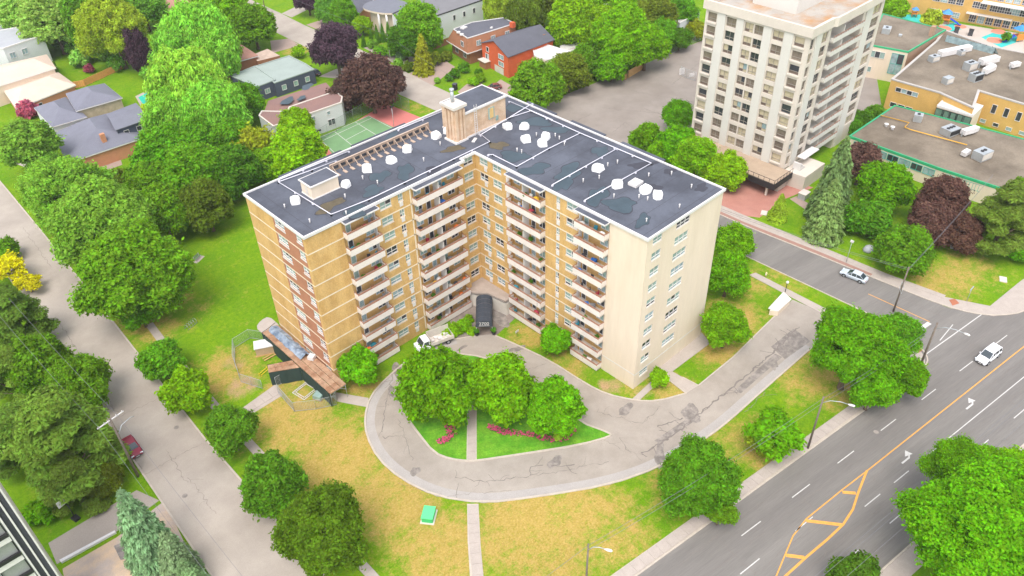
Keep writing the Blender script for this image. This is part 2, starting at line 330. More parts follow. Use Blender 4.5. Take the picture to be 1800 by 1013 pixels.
struct('east_walk', MB().prism([(37.43,-30.29,0),(38.81,-30.72,0),(38.38,-45.33,0),(36.75,-45.18,0)], -.05, .08), M_slab)
struct('entrance_paving', MB().prism([(-11.72,-5.14,0),(-8.67,-7.03,0),(-6.56,-8.57,0),(-6.38,-9.36,0),(-0.93,-8.42,0),(0.93,-1.39,0),(-1.78,1.38,0),(-8.85,-0.32,0)], -.05, .045), pm('stained_paving', S('#8d8179'), .9, .1, .4, c2=S('#746860'), c2s=.35))
# ---- tarmac wear: random-walk cracks along what can be seen of them
def crack_mb(mb, pts, w, z, seed, br=.35):
    r = random.Random(seed); P = []
    for k in range(len(pts)-1):
        a = Vector(pts[k][:2]); b = Vector(pts[k+1][:2]); n = max(2, int((b-a).length/.45))
        for j in range(n):
            p = a.lerp(b, j/n); P.append(p+Vector((r.uniform(-.22,.22), r.uniform(-.22,.22))))
    P.append(Vector(pts[-1][:2]))
    ws = [w*r.uniform(.35,1.5) for _ in P]
    for k in range(len(P)-1):
        d = (P[k+1]-P[k]).normalized(); nn = Vector((-d.y,d.x))
        mb.face([(*(P[k]-nn*ws[k]/2),z),(*(P[k+1]-nn*ws[k+1]/2),z),(*(P[k+1]+nn*ws[k+1]/2),z),(*(P[k]+nn*ws[k]/2),z)])
        if r.random() < br and k%2 == 0:
            q = P[k]; an = math.atan2(d.y,d.x)+r.choice((-1,1))*r.uniform(.6,1.4)
            for s in range(r.randint(2,6)):
                an += r.uniform(-.5,.5); t = q+Vector((math.cos(an),math.sin(an)))*r.uniform(.25,.5); n2 = Vector((-math.sin(an),math.cos(an)))*w*.35
                mb.face([(*(q-n2),z+.001),(*(t-n2*.5),z+.001),(*(t+n2*.5),z+.001),(*(q+n2),z+.001)]); q = t
ck = MB()
crack_mb(ck, [(-23.02,-3.02,0),(-26.15,-6.24,0),(-29.72,-9.51,0),(-32.72,-12.95,0)], .10, .038, 1); crack_mb(ck, [(-33.39,-13.84,0),(-30.68,-15.79,0)], .08, .038, 2); crack_mb(ck, [(-29.32,-12.39,0),(-32.9,-20.34,0)], .06, .038, 3)
crack_mb(ck, [(-30.44,-26.81,0),(-28.29,-30.36,0),(-23.14,-34.13,0)], .10, .038, 4); crack_mb(ck, [(-23.14,-34.13,0),(-19.06,-36.82,0),(-13.34,-40.28,0)], .07, .038, 5); crack_mb(ck, [(-23.03,-34.25,0),(-21.78,-33.23,0),(-20.31,-34.14,0)], .12, .038, 6)
crack_mb(ck, [(-8.74,-42.72,0),(-2.86,-43.8,0),(5.28,-44.03,0),(13.2,-44.3,0),(24.39,-44.48,0),(31.03,-44.2,0)], .20, .038, 8, .5); crack_mb(ck, [(-3.3,-41.02,0),(0.71,-42.68,0)], .16, .038, 9, .6); crack_mb(ck, [(-8.94,-38.46,0),(-10,-41.15,0),(-8.98,-42.91,0)], .06, .038, 10)
crack_mb(ck, [(-7.36,-32.9,0),(-4.34,-39.19,0),(0.17,-38.86,0)], .07, .038, 11); crack_mb(ck, [(-36.81,-22.09,0),(-33.69,-28.2,0),(-26.44,-34.12,0)], .04, .038, 12, .1); crack_mb(ck, [(-19.6,-35.14,0),(-17.12,-37.2,0)], .16, .038, 13); crack_mb(ck, [(-8.11,-19.08,0),(-5.25,-20.11,0)], .05, .038, 14)
crack_mb(ck, [(-10.92,-34.92,0),(-10.46,-39.95,0)], .04, .038, 15); crack_mb(ck, [(-30.87,-28.04,0),(-32.97,-29.98,0)], .06, .038, 16, .1); crack_mb(ck, [(8.2,-48.61,0),(13.85,-48.46,0)], .08, .038, 17)
for k, (a, b) in enumerate([((-61.57,4.7,0),(-52.85,4.21,0)), ((-59.72,18.29,0),(-52.77,17.54,0)), ((-57.17,0,0),(-57.38,-8.7,0)), ((-60.85,25.35,0),(-61.2,5.9,0)), ((-57.43,49.28,0),(-59.3,20.36,0)), ((-51.6,84.28,0),(-52.52,65.75,0)), ((-59.68,21.59,0),(-58.92,19.14,0)), ((-57.23,7.08,0),(-57.73,-1.12,0))]):
    crack_mb(ck, [a, b], .05, .032, 30+k, .05)
for k, (s0, s1, t) in enumerate([(-40,60,2.0),(-40,70,5.2),(-30,70,8.5),(-20,80,11.9),(-40,90,15.6)]):
    crack_mb(ck, [av(s0,t), av(s1,t-.4)], .045, .032, 50+k, .01)
for k, (s, t0, t1) in enumerate([(-8,0,7),(2,7,17),(11,0,7),(22,1,9),(31,7,16),(-22,2,12),(38,0,6),(48,5,15),(-2,9,14),(16,10,17)]):
    crack_mb(ck, [av(s,t0), av(s+rng.uniform(-.6,.6),t1)], .05, .032, 70+k, .05)
crack_mb(ck, [(44.12,-9.04,0),(46.78,-23.32,0),(46.93,-36.61,0),(45.8,-45.06,0),(46.49,-59.97,0)], .05, .036, 90, .1); crack_mb(ck, [(50.5,-52.18,0),(49.82,-62.34,0)], .07, .036, 91)
for k, (a, b) in enumerate([((70.89,33.85,0),(78.07,21.61,0)),((68.81,24.78,0),(62,23.47,0)),((83.41,34.99,0),(88.93,19.3,0)),((54.27,33.76,0),(66.59,33.82,0)),((93.17,29.61,0),(110.3,32.91,0)),((77.66,26.63,0),(78.18,14.83,0))]):
    crack_mb(ck, [a, b], .12, .02, 100+k, .2)
o = ck.build('pavement_crack', M_crack); o['kind'] = 'stuff'
pa = MB()
def blob(mb, c, rx, ry, z, seed, rz=0, n=18, rough=.3):
    r = random.Random(seed); pts = []
    ph = [r.uniform(0,6.28) for _ in range(4)]
    for k in range(n):
        t = 2*math.pi*k/n; j = 1+.05*r.uniform(-1,1)+rough*(math.sin(2*t+ph[0])*.4+math.sin(3*t+ph[1])*.4+math.sin(5*t+ph[2])*.35)
        x = rx*math.cos(t)*j; y = ry*math.sin(t)*j; pts.append((c[0]+x*math.cos(rz)-y*math.sin(rz), c[1]+x*math.sin(rz)+y*math.cos(rz)))
    mb.sheet(pts, z); return pts
for k, (c, rx, ry, rz) in enumerate([((-3.91,-35.57,0),1.5,.8,0),((2.34,-43.03,0),1.8,1.4,.5),((-23.11,-4.79,0),1.0,2.2,-.2),((-6.15,-14.2,0),1.6,.6,-.5),((-18.68,-34.92,0),1.3,.8,.2),((-33.82,-22.15,0),.8,.7,.4),((-7.27,-44.63,0),2.6,.7,.6),
                                     ((-2.65,-6.66,0),1.2,2.6,-.6),((-9.55,-32,0),.4,.4,0),((20.24,-45.99,0),1.4,.6,.8),((-26.65,-7.49,0),.6,1.6,-.4),((-12.3,-7.55,0),1.2,.3,0)]):
    blob(pa, c, rx, ry, .0355 if k != 7 else .052, 200+k, rz)  # the higher one, beside the canopy, is just a darker patch on the paving
pa.sheet([(23.42,-43.5,0),(29.98,-43.76,0),(29.17,-47.38,0),(22.43,-46.72,0)], .0355); pa.sheet([(10.7,-44.93,0),(11.02,-45.95,0),(22.58,-46.11,0),(22.45,-44.84,0)], .0352); pa.sheet([(-5.76,-42.42,0),(-5.49,-43.45,0),(2.79,-44.46,0),(2.76,-43.45,0)], .0352)
pa.sheet([(33.2,-45.38,0),(37.08,-45.74,0),(36.86,-48.27,0),(32.05,-47.3,0)], .0352)
struct('tar_and_dark_patches', pa, M_patch)
# ---- painted lines, arrows, hatching: flat sheets lying on the avenue
def line(name, a, b, w, m, z=.036):
    mb = MB(); strip(mb, [a, b], w, z); o = mb.build(name, m, avenue); return o
for s in (-19.3,-9.3,.4,10.4,20.6,30.8,41,51,61,71,81): line('lane_dash', av(s,3.75), av(s+3.7,3.75), .13, M_line)
for s in (-33.3,-23.4,-13,): line('lane_dash', av(s-.2,7.4+.05*(s+20)/10), av(s+3.4,7.35), .13, M_line)
for s in (-2.8,3.7): line('lane_dash', av(s,10.42), av(s+3.4,10.42), .13, M_line)
line('lane_line', av(10.4,10.4), av(70,10.4), .13, M_line)
for s in (-22.5,-12.5,-2.5,7.5,17.7,27.9,38,48): line('lane_dash', av(s,13.95), av(s+3.4,13.95), .13, M_line)
line('stop_line', av(28.5,-1.6), av(47,-1.6), .16, M_line, .034); 
line('stop_line', (43.95,-62.22,0), (49.35,-62.06,0), .14, M_line, .034)
strip_mb = MB(); strip(strip_mb, [(44.43,-58.69,0),(47.09,-59.13,0)], .75, .034); strip_mb.build('stop_bar', M_line, avenue)
ym = MB()
strip(ym, [av(70,6.7),av(34,6.85),av(3,7.0),av(-3,6.95),av(-10.5,7.05),av(-14,7.7),av(-17,8.9),av(-20.5,10.3),av(-24,11.6),av(-30,12.2),av(-60,12.4)], .17, .036)
strip(ym, [av(2.6,6.95),av(-1.5,8.5),av(-4.4,9.75),av(-7.4,10.45),av(-11,10.65),av(-15.2,10.7),av(-20,10.9),av(-24,11.6)], .30, .0395)
ym.build('centre_line', M_yellow, avenue)
for a, b in (((-3.2,7.2),(-1.9,8.4)), ((-10.8,7.2),(-7.6,10.4)), ((-17,9.0),(-15.4,10.6))): line('hatch_bar', av(*a), av(*b), .5, M_yellow, .038)
line('side_centre_line', (47.24,-48.16,0), (47.37,-59.01,0), .15, M_yellow, .0362)
def arrow(s, t):
    mb = MB(); q = lambda x, y: (*av(s+x, t+y), .037)
    mb.face([q(-1.5,.12),q(-1.5,-.12),q(.2,-.12),q(.2,.12)]); mb.face([q(.2,.12),q(.2,-.12),q(.55,-.42),q(.72,-.2)][::-1]); mb.face([q(-.1,-.45),q(.9,-1.1),q(1.2,-.1)][::-1])
    mb.build('turn_arrow', M_line, avenue)
arrow(9.0,9.1); arrow(25.6,8.8)
# ---- tennis court
M_red = pm('court_red', S('#c0726a'), .9, .07, .4); M_cg = pm('court_green', S('#6f9166'), .9, .07, .4)
court = struct('tennis_court', MB().sheet([(7.96,69.57,0),(34.9,76.04,0),(36.45,59.15,0),(6.52,46.09,0)], .012), M_red)
struct('court_surface', MB().sheet([(12.52,72.91,0),(27.74,73.35,0),(28.24,62.18,0),(8.77,57.95,0)], .018), M_cg)
c0, c1, c2_, c3 = [Vector(p[:2]) for p in ((12.35,72.66,0),(27.64,73.45,0),(27.65,63.67,0),(10.27,60.13,0))]
cl = MB()
for a, b in ((c0,c1),(c1,c2_),(c2_,c3),(c3,c0),(c0.lerp(c3,.15),c1.lerp(c2_,.15)),(c0.lerp(c1,.3),c3.lerp(c2_,.3)),(c0.lerp(c1,.72),c3.lerp(c2_,.72)),((c0.lerp(c1,.3)).lerp(c3.lerp(c2_,.3),.5),(c0.lerp(c1,.72)).lerp(c3.lerp(c2_,.72),.5))): strip(cl, [a,b], .14, .024)
cl.build('court_line', M_line, court)
# ---- house drives and yards
M_pinkd = pm('pinkish_drive', S('#a08b80'), .9, .06, .5)
for nm, poly, z, m in [('driveway_slab',[(36.89,136.16,0),(41.77,133.5,0),(41.18,126.25,0),(32.14,127.2,0)],.016,M_pinkd),('driveway_slab',[(51.78,154.18,0),(52.08,148.51,0),(69.22,154.11,0),(65.32,158.45,0)],.016,M_lightasph),
        ('driveway_slab',[(51.59,139.45,0),(51.94,129.18,0),(62.08,132.29,0),(59.5,139.57,0)],.016,M_pinkd),('driveway_slab',[(52.87,110.95,0),(52.18,95.81,0),(55.67,87.39,0),(58.9,94.48,0),(55.18,99.74,0),(57,109.01,0)],.016,M_lightasph),('driveway_slab',[(49.29,86.41,0),(49.72,75.22,0),(62.17,80.37,0),(63.35,86.67,0)],.016,M_pinkd),
        ('driveway_slab',[(32.31,103.04,0),(36.6,95.69,0),(46.19,101.12,0),(38.39,103.77,0)],.016,M_lightasph),('stone_walk',[(51.98,67.67,0),(51.55,63.13,0),(59.79,66.5,0),(61.37,71.21,0)],.016,M_pinkd),('orange_house_drive',[(58.12,63.11,0),(58.39,55.82,0),(63.94,56.88,0),(65.09,65.05,0)],.016,M_pinkd),
        ('house_forecourt',[(-32.83,104.68,0),(-31.8,94.99,0),(-26.26,94.74,0),(-23.53,104.39,0)],.016,M_pinkd),('house_forecourt',[(-43.91,115.17,0),(-38.89,97.03,0),(-36.51,101.76,0),(-38.68,115.54,0)],.016,M_slab),
        ('garage_ramp',[(-75.34,2.86,0),(-75.7,-1.16,0),(-68.18,-1.83,0),(-61.88,-1.05,0),(-63.37,2.88,0)],.016,pm('ramp_asphalt',S('#a0948a'),.9,.06,.3)),('loading_yard',[(-75.42,-2.35,0),(-68.54,-2.7,0),(-61.32,-1.61,0),(-63.21,-14.51,0),(-64.17,-20.12,0),(-76.69,-7.69,0)],.014,pm('yard_concrete',S('#ab9c92'),.9,.1,.3,c2=S('#c4a98d'),c2s=.25)),
        ('yard_patch',[(-69.35,-3.71,0),(-66.93,-4.31,0),(-67.24,-7.6,0),(-69.59,-6.43,0)],.019,M_patch),('tower_forecourt',[(51.3,-15,0),(55,-21.24,0),(63.89,-20.98,0),(72.7,-23.05,0),(70.17,-6.52,0),(57.09,-6.74,0)],.02,pm('red_paving',S('#b07d70'),.9,.07,.4,c2=S('#a87467'))),
        ('tower_walk',[(65.32,-21.83,0),(63.5,-27.67,0),(65.62,-28.36,0),(67.26,-22.26,0)],.02,M_pinkd),('playground_court',[(159.8,3.28,0),(154.58,-12.18,0),(154.09,-35.8,0),(189.75,-23.03,0),(183.6,0.65,0),(180.27,7.88,0)],.016,pm('court_paving',S('#b9aca2'),.9,.06,.3))]:
    struct(nm, MB().sheet(poly, z), m)

# ================================================================ THE APARTMENT BLOCK
apt = thing('apartment_building', 'tan brick L-shaped apartment block with stacked white balconies and dark flat roof', 'apartment building', (0,0,0))
WT = 28.15                                   # wall top; bands and slabs every 2.77 m
FL = [0.45+2.77*k for k in range(10)]
def wall_grid(mb, u0, u1, z0, z1, holes, fn, m=0, depth=.10):
    """wall face with openings and their reveals; fn(u, d, z) gives the point d behind the face"""
    us = sorted({u0,u1,*[h[0] for h in holes],*[h[1] for h in holes]}); zs = sorted({z0,z1,*[h[2] for h in holes],*[h[3] for h in holes]})
    for a, b in zip(us, us[1:]):
        run = None
        for c, d in zip(zs, zs[1:]):
            mu, mz = (a+b)/2, (c+d)/2
            solid = not any(h[0] < mu < h[1] and h[2] < mz < h[3] for h in holes)
            if solid: run = (run[0], d) if run else (c, d)
            if (not solid or d == zs[-1]) and run: mb.face([fn(a,0,run[0]),fn(b,0,run[0]),fn(b,0,run[1]),fn(a,0,run[1])], m); run = None
    for (a, b, c, d) in holes:
        mb.face([fn(a,0,c),fn(b,0,c),fn(b,depth,c),fn(a,depth,c)], m); mb.face([fn(a,0,d),fn(a,depth,d),fn(b,depth,d),fn(b,0,d)], m)
        mb.face([fn(a,0,c),fn(a,depth,c),fn(a,depth,d),fn(a,0,d)], m); mb.face([fn(b,0,c),fn(b,0,d),fn(b,depth,d),fn(b,depth,c)], m)
WM = {}
def window_meshes(w, h, lights, frame, sill=.12, t=.07, low=.38):
    """frame with upright bars and a low rail, one pane sheet, sill; local x along the wall, -y outwards, origin at lower left"""
    k = (w,h,lights,frame.name,sill,low)
    if k in WM: return WM[k]
    f = MB(); f.box(0,t,-.03,.1,0,h); f.box(w-t,w,-.03,.1,0,h); f.box(t,w-t,-.03,.1,0,t); f.box(t,w-t,-.03,.1,h-t,h)
    for i in range(1,lights): x = w*i/lights; f.box(x-t/2,x+t/2,-.025,.08,t,h-t)
    if low: f.box(t,w-t,-.022,.07,h*low-t/2,h*low+t/2)
    p = MB()
    p.face([(t*.5,.06,h*low if low else t),(w/lights-t*.5,.06,h*low if low else t),(w/lights-t*.5,.06,h-t),(t*.5,.06,h-t)])
    q = MB()
    if low: q.face([(t*.5,.06,t),(w/lights-t*.5,.06,t),(w/lights-t*.5,.06,h*low),(t*.5,.06,h*low)])
    s = MB().box(-.05,w+.05,-.12,.05,-sill,-.003)
    WM[k] = (f.mesh('window_frame',frame), {}, {}, s.mesh('window_sill',M_white), p, q); return WM[k]
def window(parent, loc, rz, w, h, lights=2, frame=None, pane=None, low_pane=None, sill=.12, low=.38, name='window'):
    frame = frame or M_white; k = window_meshes(w,h,lights,frame,sill,low=low); pane = pane or M_pane; low_pane = low_pane or pane
    o = link(name, k[0], parent, loc, rz)
    for i in range(lights):
        uq = pane if i == 0 or wr.random() < .75 else wr.choice((M_dark, M_pane2))
        if uq.name not in k[1]: k[1][uq.name] = k[4].mesh('pane', uq)
        link('pane', k[1][uq.name], o, (w*i/lights,0,0))
    if low:
        for i in range(lights):
            lq = low_pane if i == 0 or wr.random() < .5 else pane
            if lq.name not in k[2]: k[2][lq.name] = k[5].mesh('lower_pane', lq)
            link('pane', k[2][lq.name], o, (w*i/lights,0,0))
    if sill: link('sill', k[3], o)
    return o
wr = random.Random(11)
def pick_pane():
    x = wr.random(); return M_pane if x < .68 else (M_pane2 if x < .82 else M_dark)
def lowp(p): return M_dark if wr.random() < .14 else (M_pane2 if wr.random() < .4 else p)
# window stacks: (u0,u1) per facade; u runs to the right seen from outside
def tops(): return [(f+2.77-.10-1.38, f+2.77-.10) for f in FL]
rows = tops()
# --- left wing front: faces -Y at y=.15, u = x
fLW = lambda u,d,z: (u, .15+d, z)
fJG = lambda u,d,z: (u, .95+d, z)
fRW = lambda u,d,z: (.15+d, -u, z)           # u = -y
fCD = lambda u,d,z: (u, -33.65+d, z)
fAB = lambda u,d,z: (-31.85+d, -u, z)        # u = -y
B1, B2, B3, B4 = (-25.85,-20.1), (-13.35,-4.2), (7.1,14.65), (21.4,27.1)
wl, wj, wR, wc, wa, wa2 = MB(), MB(), MB(), MB(), MB(), MB()
hl = []
for (z0, z1) in rows: hl += [(-19.15,-17.1,z0,z1), (-15.85,-14.95,z0,z1)]
wall_grid(wl, -31.85, B1[0], 0, WT, [], fLW); wall_grid(wl, B1[1], B2[0], 0, WT, [h for h in hl], fLW); wall_grid(wl, B2[1], -3, 0, WT, [], fLW)
wl.face([fLW(-3,0,0),(-3,.95,0),(-3,.95,WT),fLW(-3,0,WT)])
wall_grid(wj, -3, .15, 0, WT, [(-2.25,-.35,z0,z1) for z0,z1 in rows[1:]], fJG)
for k, (z0, z1) in enumerate(rows):
    p = pick_pane(); window(apt, (-19.15,.25,z0), 0, 2.05, z1-z0, 2, pane=p, low_pane=lowp(p))
    p = pick_pane(); window(apt, (-15.85,.25,z0), 0, .9, z1-z0, 2, pane=p, low_pane=lowp(p))
    if k: p = pick_pane(); window(apt, (-2.25,1.05,z0), 0, 1.9, z1-z0, 2, pane=p, low_pane=lowp(p))
# --- right wing front
hr = []
for k, (z0, z1) in enumerate(rows):
    if k: hr += [(-.75,1.2,z0,z1)]
    hr += [(3.15,5.1,z0,z1),(6.15,6.9,z0,z1),(16.85,17.6,z0,z1),(18.9,21.15,z0,z1)]
hr = [(max(a,0) if a < 0 else a,b,c,d) for a,b,c,d in hr]; hr = [((.1,2.0,c,d) if a == 0 else (a,b,c,d)) for a,b,c,d in hr]
wall_grid(wR, -.95, B3[0], 0, WT, [h for h in hr if h[1] < B3[0]], fRW); wall_grid(wR, B3[1], B4[0], 0, WT, [h for h in hr if h[0] > B3[1]], fRW)
for (a,b,z0,z1) in hr:
    p = pick_pane(); window(apt, (.25,-a,z0), -math.pi/2, round(b-a,2), round(z1-z0,2), 2, pane=p, low_pane=lowp(p))
# --- panels below the narrow windows
pn = MB().box(0,.62,-.06,.05,0,.72).mesh('vent_panel', M_white)
for k, (z0, z1) in enumerate(rows):
    link('vent_panel', pn, apt, (-15.7,.15,z0-.87)); 
    for u in (17.0,6.2): link('vent_panel', pn, apt, (.15,-u,z0-.87), -math.pi/2)
    if k: link('vent_panel', pn, apt, (.15,-1.2,z0-.87), -math.pi/2)
# --- rendered blank wall and end wall
wall_grid(wc, B4[1], 33.65, 0, WT, [], fRW)
hc = []
for k, (z0, z1) in enumerate(rows): hc += [(1.4,3.45,z0,z1)]+([(6.6,9.75,z0,z1)] if k else [])
wall_grid(wc, .15, 17.7, 0, WT, hc, fCD)
for (a,b,z0,z1) in hc:
    p = pick_pane(); window(apt, (a,-33.55,z0), 0, round(b-a,2), round(z1-z0,2), 3 if b-a > 3 else 2, pane=p, low_pane=lowp(p), sill=.09)
wc.face([(17.7,-33.65,0),(17.7,16.15,0),(17.7,16.15,WT),(17.7,-33.65,WT)])
# --- left end wall, tan brick with a red-brown bay
ha = []
for (z0, z1) in rows: ha += [(-8.25,-5.5,z0,z1),(-2.5,-.95,z0,z1)]
wall_grid(wa, -16.15, -8.6, 0, WT, [], fAB); wall_grid(wa, -.75, -.15, 0, WT, [], fAB); wall_grid(wa2, -8.6, -.75, 0, WT, ha, fAB)
for (a,b,z0,z1) in ha:
    p = pick_pane(); window(apt, (-31.75,-a,z0), -math.pi/2, round(b-a,2), round(z1-z0,2), 3 if b-a > 2 else 2, pane=p, low_pane=lowp(p), sill=.34)
wa.face([(-31.85,16.15,0),(17.7,16.15,0),(17.7,16.15,WT),(-31.85,16.15,WT)])
# --- recessed walls behind the balconies
RD = .4
for (a,b), fn in ((B1,fLW),(B2,fLW),(B3,fRW),(B4,fRW)):
    m = wl if fn is fLW else wR
    m.face([fn(a,RD,0),fn(b,RD,0),fn(b,RD,WT),fn(a,RD,WT)]); m.face([fn(a,0,0),fn(a,RD,0),fn(a,RD,WT),fn(a,0,WT)]); m.face([fn(b,RD,0),fn(b,0,0),fn(b,0,WT),fn(b,RD,WT)])
wl.build('brick_wall', M_brick, apt); wj.build('brick_wall', M_brick, apt); wR.build('brick_wall', M_brick, apt)
wa.build('brick_wall', M_brick, apt); wc.build('rendered_wall', M_cream, apt); wa2.build('red_brick_bay', M_redbrick, apt)
# --- concrete floor bands, a little proud of the brick
bm_ = {}
def band(fn, a, b, z, h=.2, m=None, nm='floor_band'):
    mb = MB(); p = [fn(a,-.02,z),fn(b,-.02,z),fn(b,.1,z),fn(a,.1,z)]
    mb.prism(p, z-h/2, z+h/2); mb.build(nm, m or M_concrete_band, apt)
M_concrete_band = pm('band_concrete', S('#dcccb4'), .9, .07, .6)
for k in range(1,10):
    z = FL[k]-.08
    band(fLW, -31.83, B1[0], z); band(fLW, B1[1], B2[0], z); band(fJG, -3, .13, z); band(fRW, -.93, B3[0], z); band(fRW, B3[1], B4[0], z); band(fAB, -16.1, -.17, z)
band(fRW, B4[1]+.05, 33.67, 3.0, .16, M_white); band(fCD, .14, 17.68, 3.0, .16, M_white)
band(fRW, B3[1]+.0, B3[1]+.25, WT/2, WT, M_concrete_band, 'pilaster') if False else None
for u in (-13.62,): band(fLW, u-.12, u+.12, WT/2+.2, WT-.5, M_concrete_band, 'pilaster')
# --- balconies: one per stack and floor; sub-parts parapet, rail, partition, door
DP = 1.12
def balcony_set(w, flip):
    sl = MB().box(0,w,-DP,RD+.12,-.17,0)
    pa = MB().box(0,w,-DP-.02,-DP+.1,-.19,.80); pa.box(0,.1,-DP+.1,-.02,-.19,.80); pa.box(w-.1,w,-DP+.1,-.02,-.19,.80)
    ra = MB()
    for z in (1.03,): ra.box(-.01,w+.01,-DP-.04,-DP+.10,z,z+.06); ra.box(-.01,.09,-DP+.10,0,z,z+.06); ra.box(w-.09,w+.01,-DP+.10,0,z,z+.06)
    n = int(w/.75)
    for i in range(n+1): x = .03+(w-.06)*i/n; ra.box(x-.03,x+.03,-DP,-DP+.06,.80,1.03)
    ra.box(.02,w-.02,-DP+.02,-DP+.045,.82,.99)
    pt_ = MB()
    xs = [w*.48] if w > 6.5 else []
    for x in xs: pt_.box(x-.05,x+.05,-DP+.12,RD-.02,0,2.2)
    if not xs: pt_.box(w-.3 if not flip else .2, w-.2 if not flip else .3, -.25, RD-.02, 0, 2.3)
    me = (sl.mesh('balcony_slab', M_concrete), pa.mesh('parapet', M_parapet), ra.mesh('rail', M_brown), pt_.mesh('partition', M_white))
    return me
M_doorframe = M_white
balcs = []
for si, ((a,b), fn, rz) in enumerate(((B1,fLW,0),(B2,fLW,0),(B3,fRW,-math.pi/2),(B4,fRW,-math.pi/2))):
    w = b-a; me = balcony_set(w, si > 1)
    for k, z in enumerate(FL):
        p0 = fn(a,0,z); o = link('balcony', me[0], apt, p0, rz)
        for q, nm in zip(me[1:], ('parapet','rail','partition')): link(nm, q, o)
        balcs.append((si,k,o,w))
        # door and window on the recessed wall
        spots = [(w*.12,.9),(w*.68,1.5)] if w < 6.5 else [(w*.06,1.4),(w*.30,.9),(w*.56,.9),(w*.78,1.4)]
        for (x, ww) in spots:
            ww = round(ww,2); hh = 1.95 if ww < 1.2 else 1.25
            p = fn(a+x, RD-.08, z+(0.08 if hh > 1.5 else .75)); q = M_dark if wr.random() < .45 else (M_pane2 if wr.random() < .5 else M_pane)
            window(apt, p, rz, ww, hh, 1 if ww < 1.2 else 2, pane=q, sill=0, low=0, name='balcony_door' if hh > 1.5 else 'balcony_window')
    # roof slab of the stack with a pale edge
    rs = MB().box(-.02,w+.02,-DP-.02,-.2,-.12,-.02,0,0); rs.build('balcony_roof', M_membrane, apt, fn(a,0,28.12), rz)
    re = MB().box(-.08,w+.08,-DP-.1,-DP-.02,-.2,.02); re.box(-.08,-.02,-DP-.02,-.2,-.2,.02); re.box(w+.02,w+.08,-DP-.02,-.2,-.2,.02); re.build('roof_edge', M_white, apt, fn(a,0,28.12), rz)
# --- roof: membrane, white coping
Lp = [(-31.85,0.15),(-3,.15),(-3,.95),(.15,.95),(.15,-33.65),(17.75,-33.65),(17.75,16.15),(-31.85,16.15)]
roof = MB().prism(Lp, 27.9, 28.28).build('roof', M_membrane, apt)
cop = MB()
ring_o = [(-32.05,-.05),(-2.8,-.05),(-2.8,.75),(-.05,.75),(-.05,-33.85),(17.95,-33.85),(17.95,16.35),(-32.05,16.35)]
ring_i = [(-31.82,.2),(-3.03,.2),(-3.03,1.0),(.2,1.0),(.2,-33.62),(17.72,-33.62),(17.72,16.12),(-31.82,16.12)]
for k in range(8):
    j = (k+1)%8; a,b,c,d = ring_o[k],ring_o[j],ring_i[j],ring_i[k]
    cop.face([(*a,28.5),(*b,28.5),(*c,28.5),(*d,28.5)]); cop.face([(*a,28.08),(*b,28.08),(*b,28.5),(*a,28.5)]); cop.face([(*c,28.2),(*d,28.2),(*d,28.5),(*c,28.5)]); cop.face([(*b,28.08),(*a,28.08),(*d,28.08),(*c,28.08)])
cop.build('coping', pm('coping_metal', S('#d3cfcd'), .5, .05), roof)
sm_ = MB()
for k in range(9): x = -30+2.05*k*1.7; sm_.face([(x,.5,28.2815),(x+.06,.5,28.2815),(x+.06,15.9,28.2815),(x,15.9,28.2815)])
for k in range(11): y = -32.6+3.0*k; sm_.face([(.4,y,28.2817),(17.5,y,28.2817),(17.5,y+.06,28.2817),(.4,y+.06,28.2817)])
sm_.build('membrane_seam', pm('seam_bitumen', S('#3f3e44'), .7, .1), roof)
# rear balcony roofs seen past the back edge
for (x0,x1) in ((-25.5,-14),(-12,-1),): MB().box(x0,x1,16.4,17.5,27.95,28.12).build('balcony_roof', M_membrane, apt)
for (y0,y1) in ((-22,-13.5),(-10,-2.5),(1,8)): MB().box(18.0,19.2,y0,y1,27.95,28.12).build('balcony_roof', M_membrane, apt)
